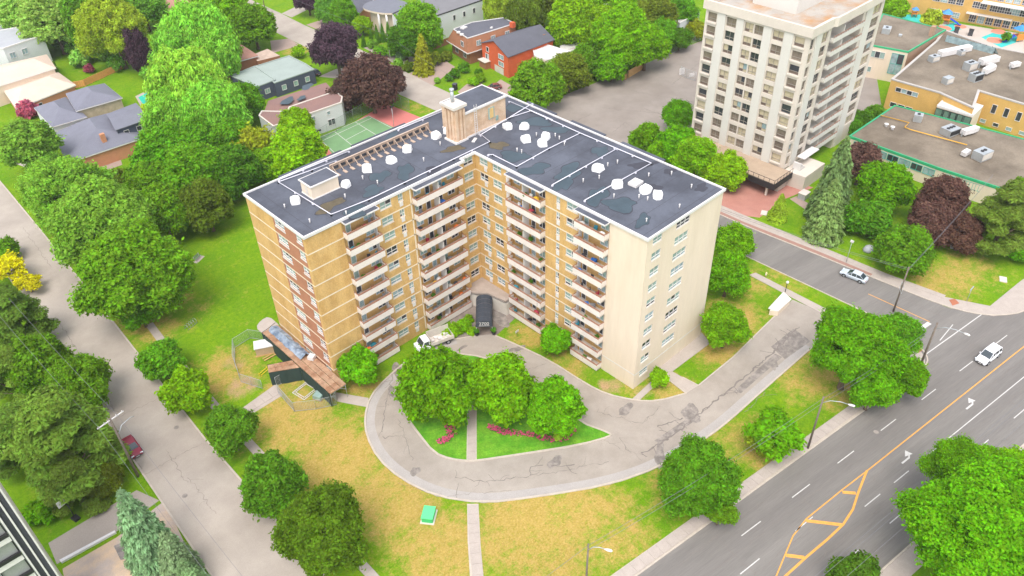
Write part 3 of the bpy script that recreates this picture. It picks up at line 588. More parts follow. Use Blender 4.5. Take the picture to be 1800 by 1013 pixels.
# ponding marks and old puddles on the membrane
M_pond = pm('ponding_mark', S('#3d4a52'), .45, .12, .5); M_pondb = pm('dried_puddle', S('#5a5140'), .5, .2, 1.0); M_edge = pm('silt_edge', S('#3f3f47'), .8, .1)
def pond(c, rx, ry, rz, seed, m, n=26):
    r = random.Random(seed); mb = MB(); blob(mb, c, rx*1.07, ry*1.10, 28.2832+.0002*(seed-300), seed, rz, n, .42); mb.build('pond_edge', M_edge, roof)
    mb = MB(); blob(mb, c, rx, ry, 28.2885+.0006*(seed-300), seed, rz, n, .42); mb.build('pond_mark', m, roof)
for k, (c, rx, ry, rz, m) in enumerate([((-14.72,5.88,28.28),1.8,1.2,.3,M_pond),((-11.23,4.19,28.28),2.2,1.2,.9,M_pond),((-17.96,3.34,28.28),1.6,1.3,0,M_pond),((-23.07,0.46,28.28),1.6,1.6,0,M_pond),((-24.77,4.38,28.28),2.3,1.1,.1,M_pondb),((-1.43,4.25,28.28),1.6,1.0,-.4,M_pondb),
        ((4.28,-0.14,28.28),1.2,1.5,.4,M_pondb),((3.66,-4.57,28.28),2.4,1.5,-.6,M_pond),((2.94,-9.67,28.28),2.2,1.5,-.3,M_pond),((5.9,-14.01,28.28),2.6,1.6,.2,M_pond),((3.01,-15.54,28.28),2.3,1.2,.6,M_pond),((14.05,-13.14,28.28),1.6,1.2,0,M_pond),((14.04,1.32,28.28),3.0,1.4,-.7,M_pond),((14.73,-3.27,28.28),2.6,1.0,-.7,M_pond),
        ((15.3,-20.65,28.28),1.9,.9,-.6,M_edge),((16.65,-24.79,28.28),1.0,.7,0,M_edge),((15.98,-30.96,28.28),1.1,.8,0,M_edge),((3.75,-21.58,28.28),2.6,1.3,.5,M_pond),((4.27,-25.41,28.28),2.4,1.7,-.5,M_pond),((3.31,-30.28,28.28),1.6,.9,.3,M_pond),((15.48,7.59,28.28),1.4,1.6,.2,M_pond),((-7.4,13.86,28.28),3.2,1.0,.5,M_pond),((-15.16,13.92,28.28),1.6,.6,.4,M_edge),((-8.11,1.42,28.28),1.6,.8,.6,M_edge),((10.97,-25.72,28.28),1.3,1.0,0,M_edge)]):
    pond(c, rx, ry, rz, 300+k, m)
# white conduit pipes on stand-offs
M_pipe = pm('white_pipe', S('#d9d6df'), .4, .04)
def pipe(pts, r=.07, z=28.55):
    p = [(a[0],a[1],z) for a in pts]; mb = MB().tube(p, r, 6)
    for k in range(len(p)-1):
        n = max(1,int((Vector(p[k+1])-Vector(p[k])).length/3.5))
        for j in range(n+1): q = Vector(p[k]).lerp(Vector(p[k+1]), j/n); mb.box(q.x-.12,q.x+.12,q.y-.12,q.y+.12,28.28,z-.05)
    return mb.build('roof_pipe', M_pipe, roof)
pipe([(-26.64,15.3,28.55),(-26.13,1.99,28.55),(-20.1,1.33,28.55),(-13.53,1.34,28.55),(-3.89,1.37,28.55),(3.91,1.45,28.55),(4.61,4.67,28.55)])
pipe([(-26.23,15.82,28.55),(-13.74,15.43,28.55)], .07); pipe([(-3.74,15.54,28.55),(6.5,15.38,28.55)], .07); pipe([(-26.64,15.3,28.55),(-21.14,14.66,28.55),(-16.96,14.34,28.55)], .06)
pipe([(0.82,-1.5,28.55),(1.31,-2.02,28.55),(1.3,-7.39,28.55),(8.82,-7.01,28.55),(16.02,-7.13,28.55),(16.22,-21.55,28.55)]); pipe([(1.23,-15.02,28.55),(16.21,-14.79,28.55)]); pipe([(1.38,-21.28,28.55),(16.22,-21.55,28.55)])
pipe([(4.47,4.24,28.55),(11.88,5.27,28.55),(16.2,4.42,28.55),(16.02,-7.13,28.55)]); pipe([(18.42,6.22,28.55),(11.88,5.27,28.55)], .08); pipe([(16.27,9.83,28.55),(16.36,-0.41,28.55)], .05)
# vent stubs
vs = MB().tube([(0,0,0),(0,0,.55)], .09, 6).tube([(0,0,.55),(0,0,.66)], .13, 6).mesh('vent_stub', M_white)
for p in ((-29.64,8.58,28.28),(-29.23,2.67,28.28),(-17.12,6.94,28.28),(-16.36,4.24,28.28),(-21.97,4.57,28.28),(-7.24,4.56,28.28),(-2.14,6.64,28.28),(4.92,-3.79,28.28),(5.03,-4.7,28.28),(10.66,-2.41,28.28),(12.61,-4.76,28.28),(12.36,-5.9,28.28),(11.54,-7.79,28.28),(5.16,-17.56,28.28),(7.53,-18.61,28.28),(9.16,-17.18,28.28),(11.21,-17.11,28.28),(12.89,-17.61,28.28),(5.04,-23.59,28.28),(7.4,-26.27,28.28),(7.77,-27.53,28.28),(14.83,-29.98,28.28),(15.83,-25.63,28.28),(13.1,-23.5,28.28),(9.33,-31.95,28.28),(3.31,-30.88,28.28),(-24.49,0.66,28.28)): link('vent_stub', vs, apt, p)
# lift and stair heads
ph = thing('stair_housing', 'small cream stair head with dark flat lid on the left end of the roof', 'roof housing', (-23.25,8.95,28.29))
MB().box(-2.3,2.3,-1.45,1.45,0,2.05).build('wall', M_cream, ph); MB().box(-2.5,2.5,-1.65,1.65,2.05,2.22).build('coping', M_white, ph); MB().box(-2.3,2.3,-1.45,1.45,2.22,2.26).build('lid', M_membrane, ph); MB().box(-2.4,2.4,-1.55,1.55,-.005,.14).build('base_flashing', M_white, ph); MB().box(-2.34,-2.3,-.4,.3,.3,1.7).build('louvre', M_concrete, ph)
M_sandbrick = pm('pale_sand_brick', S('#ccb198'), .9, .12, .5, c2=S('#bf9f83'), c2s=.7, fine=.14, fscale=7)
pb = thing('penthouse', 'sand brick roof plant house with dark roof and ladder beside its chimney', 'plant house', (6.6,8.1,28.29))
MB().box(-4.5,4.5,-2.85,2.85,0,4.3).build('wall', M_sandbrick, pb)
MB().box(-4.7,4.7,-3.05,3.05,4.3,4.62).build('coping', M_white, pb); MB().box(-4.4,4.4,-2.75,2.75,4.62,4.66).build('lid', M_membrane, pb); MB().box(-4.6,4.6,-2.95,2.95,-.005,.3).build('base_flashing', M_white, pb)
MB().box(.6,1.9,-2.95,-2.85,1.6,3.6).build('louvre_frame', M_pane, pb); MB().box(.85,1.65,-3.0,-2.95,1.75,3.45).build('louvre', pm('ochre_louvre', S('#c9a870'), .8, .1), pb)
MB().box(2.2,2.7,-3.0,-2.85,.9,1.7).build('meter_box', M_pane, pb)
ld = MB().bar((-2.6,-3.1,0),(-2.6,-3.1,5.4),.06).bar((-2.1,-3.1,0),(-2.1,-3.1,5.4),.06)
for k in range(13): ld.bar((-2.6,-3.1,.4+.38*k),(-2.1,-3.1,.4+.38*k),.04)
ld.build('ladder', M_white, pb)
chm = thing('chimney_stack', 'tall ribbed sand brick chimney with stone cap and metal flue on the roof', 'chimney', (1.15,6.4,28.29))
cb = MB(); cb.box(-1.1,.95,-1.2,1.2,0,5.9)
for x in (-.85,0,.7): cb.box(x-.22,x+.22,-1.42,-1.2,0,5.5)
for y in (-.8,0,.8): cb.box(-1.28,-1.1,y-.24,y+.24,0,5.5)
cb.build('shaft', M_sandbrick, chm); MB().box(-1.5,1.25,-1.6,1.45,5.9,6.35).build('cap', M_concrete, chm); MB().box(-1.45,1.2,-1.55,1.35,-.005,.3).build('base_flashing', M_white, chm)
MB().tube([(0,.4,6.35),(0,.4,8.3)], .28, 10).tube([(0,.4,8.3),(0,.4,8.55)], .4, 10).build('flue', M_steel, chm)
# screen of braced tan panels along the left wing
sc_ = thing('roof_screen', 'long tan roof screen propped by a row of sloping braces', 'roof screen', (0,0,28.29))
MB().box(-19.3,.2,12.3,12.45,0,1.15).build('panel', pm('tan_board', S('#a38d7c'), .9, .12, .6), sc_); MB().box(-19.3,.2,12.25,12.5,1.15,1.2).build('capping', pm('rail_tan', S('#b8a392'), .8, .08), sc_)
br = MB().bar((0,12.3,.9),(0,11.2,.1),.09).bar((0,12.25,0),(0,12.25,1.0),.09).box(-.22,.22,10.4,11.3,0,.1).mesh('brace', pm('tan_timber', S('#b59f8d'), .85, .1))
pnl = MB().box(-.4,.4,12.2,12.3,.35,.8).mesh('dark_vent', M_dark)
for k in range(15):
    link('brace', br, sc_, (-18.9+1.32*k,0,0))
    if k < 14: link('dark_vent', pnl, sc_, (-18.25+1.32*k,0,0))
# white tarpaulin covers over roof vents
M_tarp = pm('white_tarpaulin', S('#eceae8'), .55, .03)
def tarp_mesh(seed, sx=1, sy=1):
    r = random.Random(seed); n = 9; mb = MB(); z = [0,.35,.62,.72]
    rad = [r.uniform(.95,1.08)/max(abs(math.cos(2*math.pi*k/n+.4)),abs(math.sin(2*math.pi*k/n+.4)))*.88 for k in range(n)]
    ring = []
    for zi, s in zip((0,.5,.82,.9), (1.0,.98,.86,.5)):
        ring.append([(sx*s*rad[k]*math.cos(2*math.pi*k/n)*r.uniform(.93,1.07), sy*s*rad[k]*math.sin(2*math.pi*k/n)*r.uniform(.93,1.07), zi+r.uniform(-.05,.05)*(zi > 0)) for k in range(n)])
    for a, b in zip(ring, ring[1:]):
        for k in range(n): j = (k+1)%n; mb.face([a[k],a[j],b[j],b[k]])
    mb.face(ring[-1]); return mb.mesh('tarpaulin', M_tarp)
for k, (p, s, lb) in enumerate([((-27.72,8.76,28.29),.95,'white tarpaulin bundle at the left end of the roof before the stair head'),((-19.92,7.23,28.29),.85,'white tarpaulin bundle just right of the cream stair head'),((-15.09,8.72,28.29),1.05,'white tarpaulin bundle second along the left wing beside the braced screen'),((-10.93,8.15,28.29),.95,'white tarpaulin bundle third along the left wing beside the braced screen'),
        ((-7,9.01,28.29),1.0,'white tarpaulin bundle fourth along the left wing beside the braced screen'),((-0.93,9.24,28.29),1.0,'white tarpaulin bundle nearest the chimney on its left side'),((1.39,9.09,28.29),.8,'white tarpaulin bundle tucked against the foot of the chimney'),((9.39,2.95,28.29),.95,'white tarpaulin bundle right of the penthouse closest to its wall'),((11.27,0.96,28.29),.95,'white tarpaulin bundle behind the cluster right of the penthouse'),((8.41,-2.32,28.29),1.0,'white tarpaulin bundle at the front of the cluster right of the penthouse'),
        ((11.24,-3.91,28.29),1.0,'white tarpaulin bundle rear half of the joined pair on the right wing'),((9.23,-5.11,28.29),1.0,'white tarpaulin bundle front half of the joined pair on the right wing'),((9.35,-16.67,28.29),1.1,'lone white tarpaulin bundle in the middle of the right wing roof'),((7.77,-21.93,28.29),1.1,'white tarpaulin bundle beside the white curb boxes on the right wing'),((9.46,-25.76,28.29),1.15,'white covered box in the middle of the row of three on the right wing'),((9.48,-28.02,28.29),1.0,'white covered box at the near end of the row of three')]):
    t = link('tarpaulin_cover', tarp_mesh(400+k, s*.86, s*.8), None, p, k*.7); tag(t, lb, 'tarpaulin', 'white covered vents on the roof')
cbx = thing('roof_hatch', 'open square white roof hatch curb at the far end of the row of three', 'roof hatch', (10.1,-23.45,28.29))
mb = MB(); mb.box(-.9,.9,-.75,-.6,0,.45).box(-.9,.9,.6,.75,0,.45).box(-.9,-.75,-.6,.6,0,.45).box(.75,.9,-.6,.6,0,.45); mb.build('curb', M_white, cbx, (0,0,0), .05); MB().box(-.75,.75,-.6,.6,.1,.2).build('lid', M_concrete, cbx)
MB().box(-.7,.7,-.25,.25,0,.12).build('roof_mat', M_white, None, (2.78,3.91,28.29), .5); tag(bpy.data.objects['roof_mat'], 'small flat white mat on the roof in front of the penthouse', 'mat')
# --- entrance: porch roof and dark vaulted canopy with the street number
por = MB().prism([(-3.0,.93),(.13,.93),(.13,-6.9),(-1.6,-6.9),(-2.2,-3.2),(-3.6,-1.6),(-4.1,-.4),(-4.1,.13),(-3.0,.13)], 3.05, 3.4)
por.build('porch_roof', pm('porch_gravel', S('#a3958b'), .95, .12, .8), apt); MB().prism([(-3.0,.93),(.13,.93),(.13,-6.9),(-1.4,-6.9),(-2.0,-3.1),(-3.4,-1.5),(-3.9,-.3)], .05, 2.6).build('porch_wall', M_concrete, apt)
c0 = Vector((-2.83,-2.84,3)[:2]); c1 = Vector((-7.61,-8.01,2.1)[:2])
dd = (c1-c0); Lc = dd.length; can = thing('entrance_canopy', 'dark grey barrel awning over the front entrance with white numerals on its end', 'canopy', (c0.x,c0.y,0), math.atan2(dd.y,dd.x))
M_canvas = pm('charcoal_canvas', S('#3f444d'), .7, .12, 1.2)
cm = MB(); hw = 1.42; n = 8
prof = [(hw*math.cos(math.pi*k/n), 2.35+.95*math.sin(math.pi*k/n)) for k in range(n+1)]
prof = [(hw,2.0)]+prof+[(-hw,2.0)]
segs = 6
for s in range(segs):
    x0, x1 = Lc*s/segs, Lc*(s+1)/segs
    for k in range(len(prof)-1):
        a, b = prof[k], prof[k+1]; cm.face([(x0,a[0],a[1]),(x1-.03,a[0],a[1]),(x1-.03,b[0],b[1]),(x0,b[0],b[1])]); cm.face([(x1-.03,a[0],a[1]-.02),(x1,a[0],a[1]-.02),(x1,b[0],b[1]-.02),(x1-.03,b[0],b[1]-.02)])
cm.face([(Lc,p[0],p[1]) for p in prof]); cm.build('awning', M_canvas, can)
for x in (.3,Lc-.25):
    for y in (-hw+.1,hw-.1): MB().box(x-.05,x+.05,y-.05,y+.05,0,2.1).build('post', M_white, can)
MB().box(Lc+.005,Lc+.02,-hw,hw,1.98,2.32).build('valance', M_canvas, can)
fc = bpy.data.curves.new('number','FONT'); fc.body = '2700'; fc.size = .85; fc.align_x = 'CENTER'; fc.extrude = .01
ft = bpy.data.objects.new('number', fc); COL.objects.link(ft); bpy.context.view_layer.update()
nme = bpy.data.meshes.new_from_object(ft.evaluated_get(bpy.context.evaluated_depsgraph_get())); bpy.data.objects.remove(ft)
nme.materials.clear(); nme.materials.append(M_white)
fo = link('number', nme, can, (Lc+.04,0,2.42)); fo.rotation_euler = (R(90),0,R(90)); MB().box(Lc+.03,Lc+.045,-.9,.9,2.2,2.28).build('street_line', M_white, can)

# ================================================================ THE CREAM TOWER
tow = thing('tower_block', 'cream concrete tower with pale vertical piers and narrow stacked windows', 'apartment tower', (69.5,-17.1,0))
M_tc = pm('tower_concrete', S('#cabfb3'), .9, .06, .3, fine=.05); M_tp = pm('tower_pier', S('#cac5bd'), .85, .04, .2, fine=.03); M_tdeck = pm('podium_paving', S('#a8937e'), .9, .08, .7)
M_bronze = pm('bronze_glass', S('#7d7064'), .15, .25, .8, spec=.6); M_tframe = pm('tower_window_frame', S('#8f877d'), .6, .08); M_trust = pm('rusty_gravel', S('#c98f60'), .95, .15, .3, c2=S('#d9b48c'), c2s=.2)
# local: front face x=0 (facing -X), side face y=0 (facing -Y); y grows to the left of the front, x along the side
TW, TD = 23.7, 30.0
fTF = lambda u,d,z: (d, 23.7-u, z)      # u from the left end of the front
fTS = lambda u,d,z: (u, d, z)
rowsT = [31.25-2.78*k for k in range(10)]
colsF = [(.6,2.7),(5.1,7.35),(9.4,11.35),(11.6,13.55),(15.75,18.05),(20.45,22.6)]
colsS = [(.1,1.5),(4.6,6.7),(25.2,28.6)]
tb = MB(); hF = []; hS = []
for zt in rowsT:
    for c in colsF: hF.append((c[0],c[1],zt-1.9,zt))
    for c in colsS: hS.append((c[0] if c[0] > .5 else .35,c[1]+.2,zt-2.2,zt-.1))
wall_grid(tb, 0, TW, 3.3, 32.0, hF, fTF, depth=.3); wall_grid(tb, 0, 8.0, 3.3, 32.0, [h for h in hS if h[1] < 9], fTS, depth=.3); wall_grid(tb, 21.0, TD, 0, 32.0, [h for h in hS if h[0] > 9], fTS, depth=.3)
tb.face([(8,0,3.3),(8,2.2,3.3),(8,2.2,32),(8,0,32)]); tb.face([(8,2.2,0),(21,2.2,0),(21,2.2,32),(8,2.2,32)]); tb.face([(21,2.2,0),(21,0,0),(21,0,32),(21,2.2,32)])
tb.face([(TD,0,0),(TD,TW,0),(TD,TW,32),(TD,0,32)]); tb.face([(0,TW,0),(TD,TW,0),(TD,TW,32),(0,TW,32)])
tb.build('wall', M_tc, tow)
pi = random.Random(5)
for zi, zt in enumerate(rowsT):
    for ci, c in enumerate(colsF):
        q = M_beige if pi.random() < .5 else (M_dark if pi.random() < .5 else M_bronze); lq = pm('brown_panel', S('#6a5a50'), .6, .1) if pi.random() < .6 else q
        window(tow, (.3-.07+0,23.7-c[0],zt-1.9), -math.pi/2, round(c[1]-c[0],2), 1.9, 2 if ci in (1,2,3,4) else 1, frame=M_tframe, pane=q, low_pane=lq, sill=.14 if ci in (0,5) else 0, low=.32)
        if ci in (0,5): MB().prism([(-.28,23.7-c[0]+.15),(.0,23.7-c[0]+.15),(.0,23.7-c[1]-.15),(-.28,23.7-c[1]-.15)], zt-2.22, zt-1.93).build('window_ledge', M_tc, tow)
    for h in [h for h in hS if abs(h[3]-(zt-.1)) < .01]:
        q = M_beige if pi.random() < .35 else (M_dark if pi.random() < .4 else M_bronze)
        window(tow, (h[0],.25,zt-2.2), 0, round(h[1]-h[0],2), 2.1, 2, frame=M_tframe, pane=q, sill=0, low=.35)
for a,b in ((3.0,4.9),(7.6,9.2),(13.75,15.55),(18.3,20.2)):
    MB().prism([(-.22,23.7-a),(.01,23.7-a),(.01,23.7-b),(-.22,23.7-b)], 3.32, 31.7).build('pier', M_tp, tow)
for a,b in ((2.0,4.2),(22.0,24.8)): MB().prism([(a,-.22),(b,-.22),(b,.01),(a,.01)], 3.3 if a < 9 else .02, 31.7).build('pier', M_tp, tow)
tp = MB()
for poly in ([(-.5,24.2),(.1,24.2),(.1,-.5),(-.5,-.5)],[(.1,-.5),(7.6,-.5),(7.6,.1),(.1,.1)],[(7.6,-.5),(8.2,-.95),(21.2,-.95),(21.2,-.5),(8.4,-.5),(7.6,.1)],[(21.2,-.95),(30.5,-.5),(30.5,.1),(21.2,-.5)],[(30.0,.1),(30.5,.1),(30.5,24.2),(30,24.2)],[(.1,23.7),(30,23.7),(30,24.2),(.1,24.2)]): tp.prism(poly, 31.8, 33.6)
tp.build('parapet', M_tc, tow)
MB().box(.1,29.9,.1,23.6,31.85,32.1).box(8,21,-.5,2.3,31.85,32.05).build('roof', pm('tower_roof', S('#a8a097'), .9, .1, .3, c2=S('#a8835f'), c2s=.16, c2w=.52), tow)
MB().box(8,22,8,18,32.1,35.6).build('plant_room', M_tp, tow); MB().box(7.8,22.2,7.8,18.2,35.6,35.9).build('plant_room_roof', M_white, tow)
bs = MB().box(0,12.4,-.7,2.15,-.2,0).mesh('balcony_slab', M_tp); bp_ = MB().box(0,12.4,-.72,-.60,-.22,.75).box(0,.12,-.6,0,-.22,.75).box(12.28,12.4,-.6,0,-.22,.75).mesh('parapet', M_tp)
brl = MB().box(0,12.4,-.74,-.62,1.05,1.12)
for k in range(14): brl.box(.05+.94*k,.1+.94*k,-.7,-.64,.75,1.05)
brl = brl.mesh('rail', M_brown)
for zt in rowsT:
    o = link('balcony', bs, tow, (8.3,0,zt-2.65)); link('parapet', bp_, o); link('rail', brl, o)
    for x in (1.0,6.4): window(tow, (8.3+x,2.18,zt-2.55), 0, 2.6 if x > 2 else 1.8, 2.1, 2, frame=M_concrete, pane=M_dark if pi.random() < .6 else M_pane2, sill=0, low=0, name='balcony_door')
    MB().box(8.3+4.2,8.3+4.4,-.5,2.15,zt-2.64,zt-.4).build('partition', M_tp, tow)
# podium deck with railing and ramp wall
pd = thing('tower_podium', 'dark podium with tan paved deck and black railing below the cream tower', 'podium', (0,0,0))
MB().prism([(62.3,8),(62.3,-19.4),(69.4,-19.4),(69.4,8)], 2.3, 3.5).build('fascia', M_iron, pd); MB().prism([(62.45,7.9),(62.45,-19.25),(69.45,-19.25),(69.45,7.9)], 3.5, 3.56).build('deck', M_tdeck, pd)
MB().prism([(66,8),(66,-18.5),(69.4,-18.5),(69.4,8)], .03, 2.3).build('back_wall', M_concrete, pd)
MB().prism([(69.5,-17.2),(78,-17.2),(78,-22),(70,-22)], .02, 3.2).build('annex', M_tc, pd)
rl = MB()
for z in (3.62,4.5): rl.bar((62.4,8,z),(62.4,-19.3,z),.07).bar((62.4,-19.3,z),(69.4,-19.3,z),.07)
for k in range(23): rl.bar((62.4,8-1.24*k,3.56),(62.4,8-1.24*k,4.5),.06)
for k in range(7): rl.bar((62.4+1.16*k,-19.3,3.56),(62.4+1.16*k,-19.3,4.5),.06)
rl.build('railing', M_iron, pd)
for y in (4,-3,-10,-17.5): MB().box(63,63.4,y-.2,y+.2,.03,2.3).build('column', M_concrete, pd)
st = MB()
for k in range(7): st.box(71.3+.32*k,71.62+.32*k,-19.9,-18.2,3.2,4.9-.24*k)
st.build('stair', M_white, pd); MB().prism([(73.5,-17.6),(79.5,-17.6),(79.5,-19.4),(73.5,-19.4)], 4.9, 5.05).build('stair_roof', M_white, pd)
ts = thing('transformer_box', 'grey metal service box in a small fenced bay by the tower walk', 'service box', (67.63,-23.61,0))
MB().box(-1,1,-.8,.8,0,1.3).build('case', M_steel, ts); MB().box(-1.06,1.06,-.86,.86,1.3,1.38).build('lid', M_concrete, ts)
# ================================================================ SCHOOL BUILDINGS
def flat_building(name, label, cat, poly, h, wall, roofm, trim, trim_h=.5, inset=.5, trim_w=.25, group=None):
    """walls, a recessed roof sheet and a coping ring of its own"""
    t = thing(name, label, cat, (0,0,0), 0, group)
    p = [Vector(a[:2]) for a in poly]
    ar = sum(p[i].x*p[(i+1)%len(p)].y-p[(i+1)%len(p)].x*p[i].y for i in range(len(p)))
    if ar < 0: p = p[::-1]
    mb = MB(); n = len(p)
    for k in range(n): a, b = p[k], p[(k+1)%n]; mb.face([(*a,0),(*b,0),(*b,h-.1),(*a,h-.1)])
    mb.build('wall', wall, t); MB().sheet(p, h-.12).build('roof', roofm, t)
    def off(d):
        q = []
        for k in range(n):
            a, b, c = p[k-1], p[k], p[(k+1)%n]; e1 = (b-a).normalized(); e2 = (c-b).normalized(); n1 = Vector((e1.y,-e1.x)); n2 = Vector((e2.y,-e2.x)); m = (n1+n2)
            m = m/max(.35, m.length_squared/2) if m.length > .01 else n1
            q.append(b+m*d)
        return q
    O, I = off(.08), off(-trim_w); mb = MB()
    for k in range(n):
        j = (k+1)%n; a,b,c,d = O[k],O[j],I[j],I[k]; mb.face([(*a,h+.05),(*b,h+.05),(*c,h+.05),(*d,h+.05)]); mb.face([(*a,h-trim_h),(*b,h-trim_h),(*b,h+.05),(*a,h+.05)]); mb.face([(*c,h-.15),(*d,h-.15),(*d,h+.05),(*c,h+.05)])
    mb.build('coping', trim, t); t['h'] = h
    return t, p
def wall_windows(t, a, b, z, h, w, n, lights=1, frame=None, pane=None, s0=.06, s1=.94, sill=0, low=0, name='window', out=.02):
    """n windows along the wall from a to b (seen from outside left to right)"""
    a = Vector(a[:2]); b = Vector(b[:2]); d = (b-a); L = d.length; d.normalize(); rz = math.atan2(d.y,d.x); nn = Vector((d.y,-d.x))
    for k in range(n):
        s = L*(s0+(s1-s0)*(k+.5)/n)-w/2; q = a+d*s+nn*(out+.085)
        window(t, (q.x,q.y,z), rz, w, h, lights, frame=frame, pane=pane or wr.choice([M_dark,M_pane2,M_dark]), sill=sill, low=low, name=name)
M_ytile = pm('yellow_brick', S('#c79f5c'), .9, .08, .4, fine=.12, fscale=8); M_groof = pm('gravel_roof', S('#837768'), .95, .16, .12, c2=S('#6b6053'), c2s=.1, fine=.1, fscale=3); M_wroof = pm('pale_roof', S('#b0aaa4'), .8, .08, .2); M_teal = pm('teal_frame', S('#4fa79a'), .6, .08); M_brownw = pm('brown_wall', S('#a38670'), .9, .08, .4)
sA = [(90.18,-20.72,4.6),(111.31,-20.94,4.6),(114.85,-51.7,4.6),(91.09,-59.86,4.6),(90.51,-54.74,4.6),(89.82,-41.54,4.6)]
s_low, q = flat_building('school_wing', 'low school wing with green edged gravel roof and teal window strip', 'school', sA, 4.6, M_cream, M_groof, M_green, .5)
wall_windows(s_low, sA[0], sA[5], 2.3, 1.5, 2.4, 7, 2, frame=M_teal, low=0); wall_windows(s_low, sA[5], sA[3], 2.3, 1.5, 2.4, 9, 2, frame=M_teal, low=0)
sB = [(117.67,-16.19,7.6),(117.99,-27.65,7.6),(117.75,-28.28,7.6),(115.32,-36.45,7.6),(125.02,-33.83,7.6),(124.63,-48.44,7.6),(155.87,-37.86,7.6),(153.68,-25.7,7.6),(157.07,-11.85,7.6),(147.8,-13.62,7.6)]
s_mid, q = flat_building('school_hall', 'yellow brick school hall with gravel roof full of air handling ducts', 'school', sB, 7.6, M_ytile, M_groof, M_wroof, .25, trim_w=.5)
wall_windows(s_mid, sB[0], sB[1], 5.0, 1.1, 1.5, 4, 1, frame=M_white, s0=.15, s1=.6); wall_windows(s_mid, sB[0], sB[1], 1.0, 1.2, 1.6, 3, 1, s0=.1, s1=.6); wall_windows(s_mid, sB[4], sB[5], 3.4, 2.2, 1.1, 4, 1, s0=.2, s1=.95); wall_windows(s_mid, sB[4], sB[5], .6, .9, 1.3, 4, 1, s0=.1, s1=.9)
sG = [(114.4,-29.12,6.2),(114.64,-36.93,6.2),(121.05,-36.63,6.2),(122.04,-28.45,6.2)]
s_gl, q = flat_building('glazed_stair', 'glass fronted school entrance bay under a plain white roof', 'entrance bay', sG, 6.2, M_cream, M_white, M_white, .4)
wall_windows(s_gl, sG[0], sG[1], 3.0, 2.6, 1.9, 5, 1, frame=M_iron, pane=pm('green_glass', S('#66806f'), .12, .2, spec=.6), s0=.02, s1=.98); wall_windows(s_gl, sG[0], sG[1], .4, 2.4, 1.9, 5, 1, frame=M_iron, pane=pm('green_glass',(0,0,0)), s0=.02, s1=.98)
sC = [(131.38,-2.89,8.6),(133.71,-12.6,8.6),(154.58,-13.07,8.6),(154.51,-6.2,8.6),(154.75,4.51,8.6)]
s_bk, q = flat_building('school_block', 'school block with cream front, green roof edge and tall teal stair window', 'school', sC, 8.6, M_cream, M_groof, M_green, .35)
wall_windows(s_bk, sC[0], sC[1], 2.2, 5.4, 3.0, 1, 2, frame=M_teal, pane=M_pane2, s0=.6, s1=.98, low=.5); wall_windows(s_bk, sC[0], sC[1], 5.6, 1.7, 3.6, 1, 3, frame=M_white, pane=M_pane, s0=.05, s1=.55); wall_windows(s_bk, sC[0], sC[1], 1.6, 1.4, 1.8, 1, 2, frame=M_white, pane=M_pane, s0=.0, s1=.3)
MB().box(-.7,.7,-.5,.5,8.5,11).build('brick_stack', M_brownw, s_bk, (148.13,-11.97,8.6)[:2]+(0,))
a_, b_ = Vector(sC[1][:2]), Vector(sC[2][:2]); n_ = Vector(((b_-a_).y,-(b_-a_).x)).normalized()*.06
MB().face([(*(a_+n_),0),(*(b_+n_),0),(*(b_+n_),8.2),(*(a_+n_),8.2)]).build('brown_cladding', M_brownw, s_bk)
# school at the top right: long yellow front with big white windows
sD0, sD1 = Vector((184.68,10.32,0)[:2]), Vector((191.31,-28.6,0)[:2]); dv = (sD1-sD0).normalized(); bk = Vector((-dv.y,dv.x))*14
sD = [sD0, sD1, sD1+bk, sD0+bk]
s_top, q = flat_building('school_house', 'long yellow brick school front with white window bands behind the playground', 'school', sD, 9.6, M_ytile, M_groof, M_white, .4)
for (s0,s1,z,h,w,n) in ((.18,.40,4.6,1.9,2.0,4),(.46,.56,4.6,1.9,1.9,2),(.58,.98,4.4,2.2,2.0,8),(.18,.40,.8,1.6,2.0,4),(.46,.98,.5,2.4,1.9,9),(.55,.98,7.6,1.3,1.8,8),(.02,.14,4.8,1.5,1.8,2)):
    wall_windows(s_top, sD0, sD1, z, h, w, n, 3, frame=M_white, s0=s0, s1=s1, low=.35)
wt = MB().prism([tuple(sD0.lerp(sD1,.52)-bk*.18),tuple(sD1-bk*.18),tuple(sD1-bk*.005),tuple(sD0.lerp(sD1,.52)-bk*.005)], 6.9, 7.2); wt.build('awning_roof', M_white, s_top)
wt = MB().prism([tuple(sD0.lerp(sD1,.44)-bk*.12),tuple(sD0.lerp(sD1,.75)-bk*.12),tuple(sD0.lerp(sD1,.75)-bk*.005),tuple(sD0.lerp(sD1,.44)-bk*.005)], 3.1, 3.3); wt.build('entrance_canopy', M_concrete, s_top)
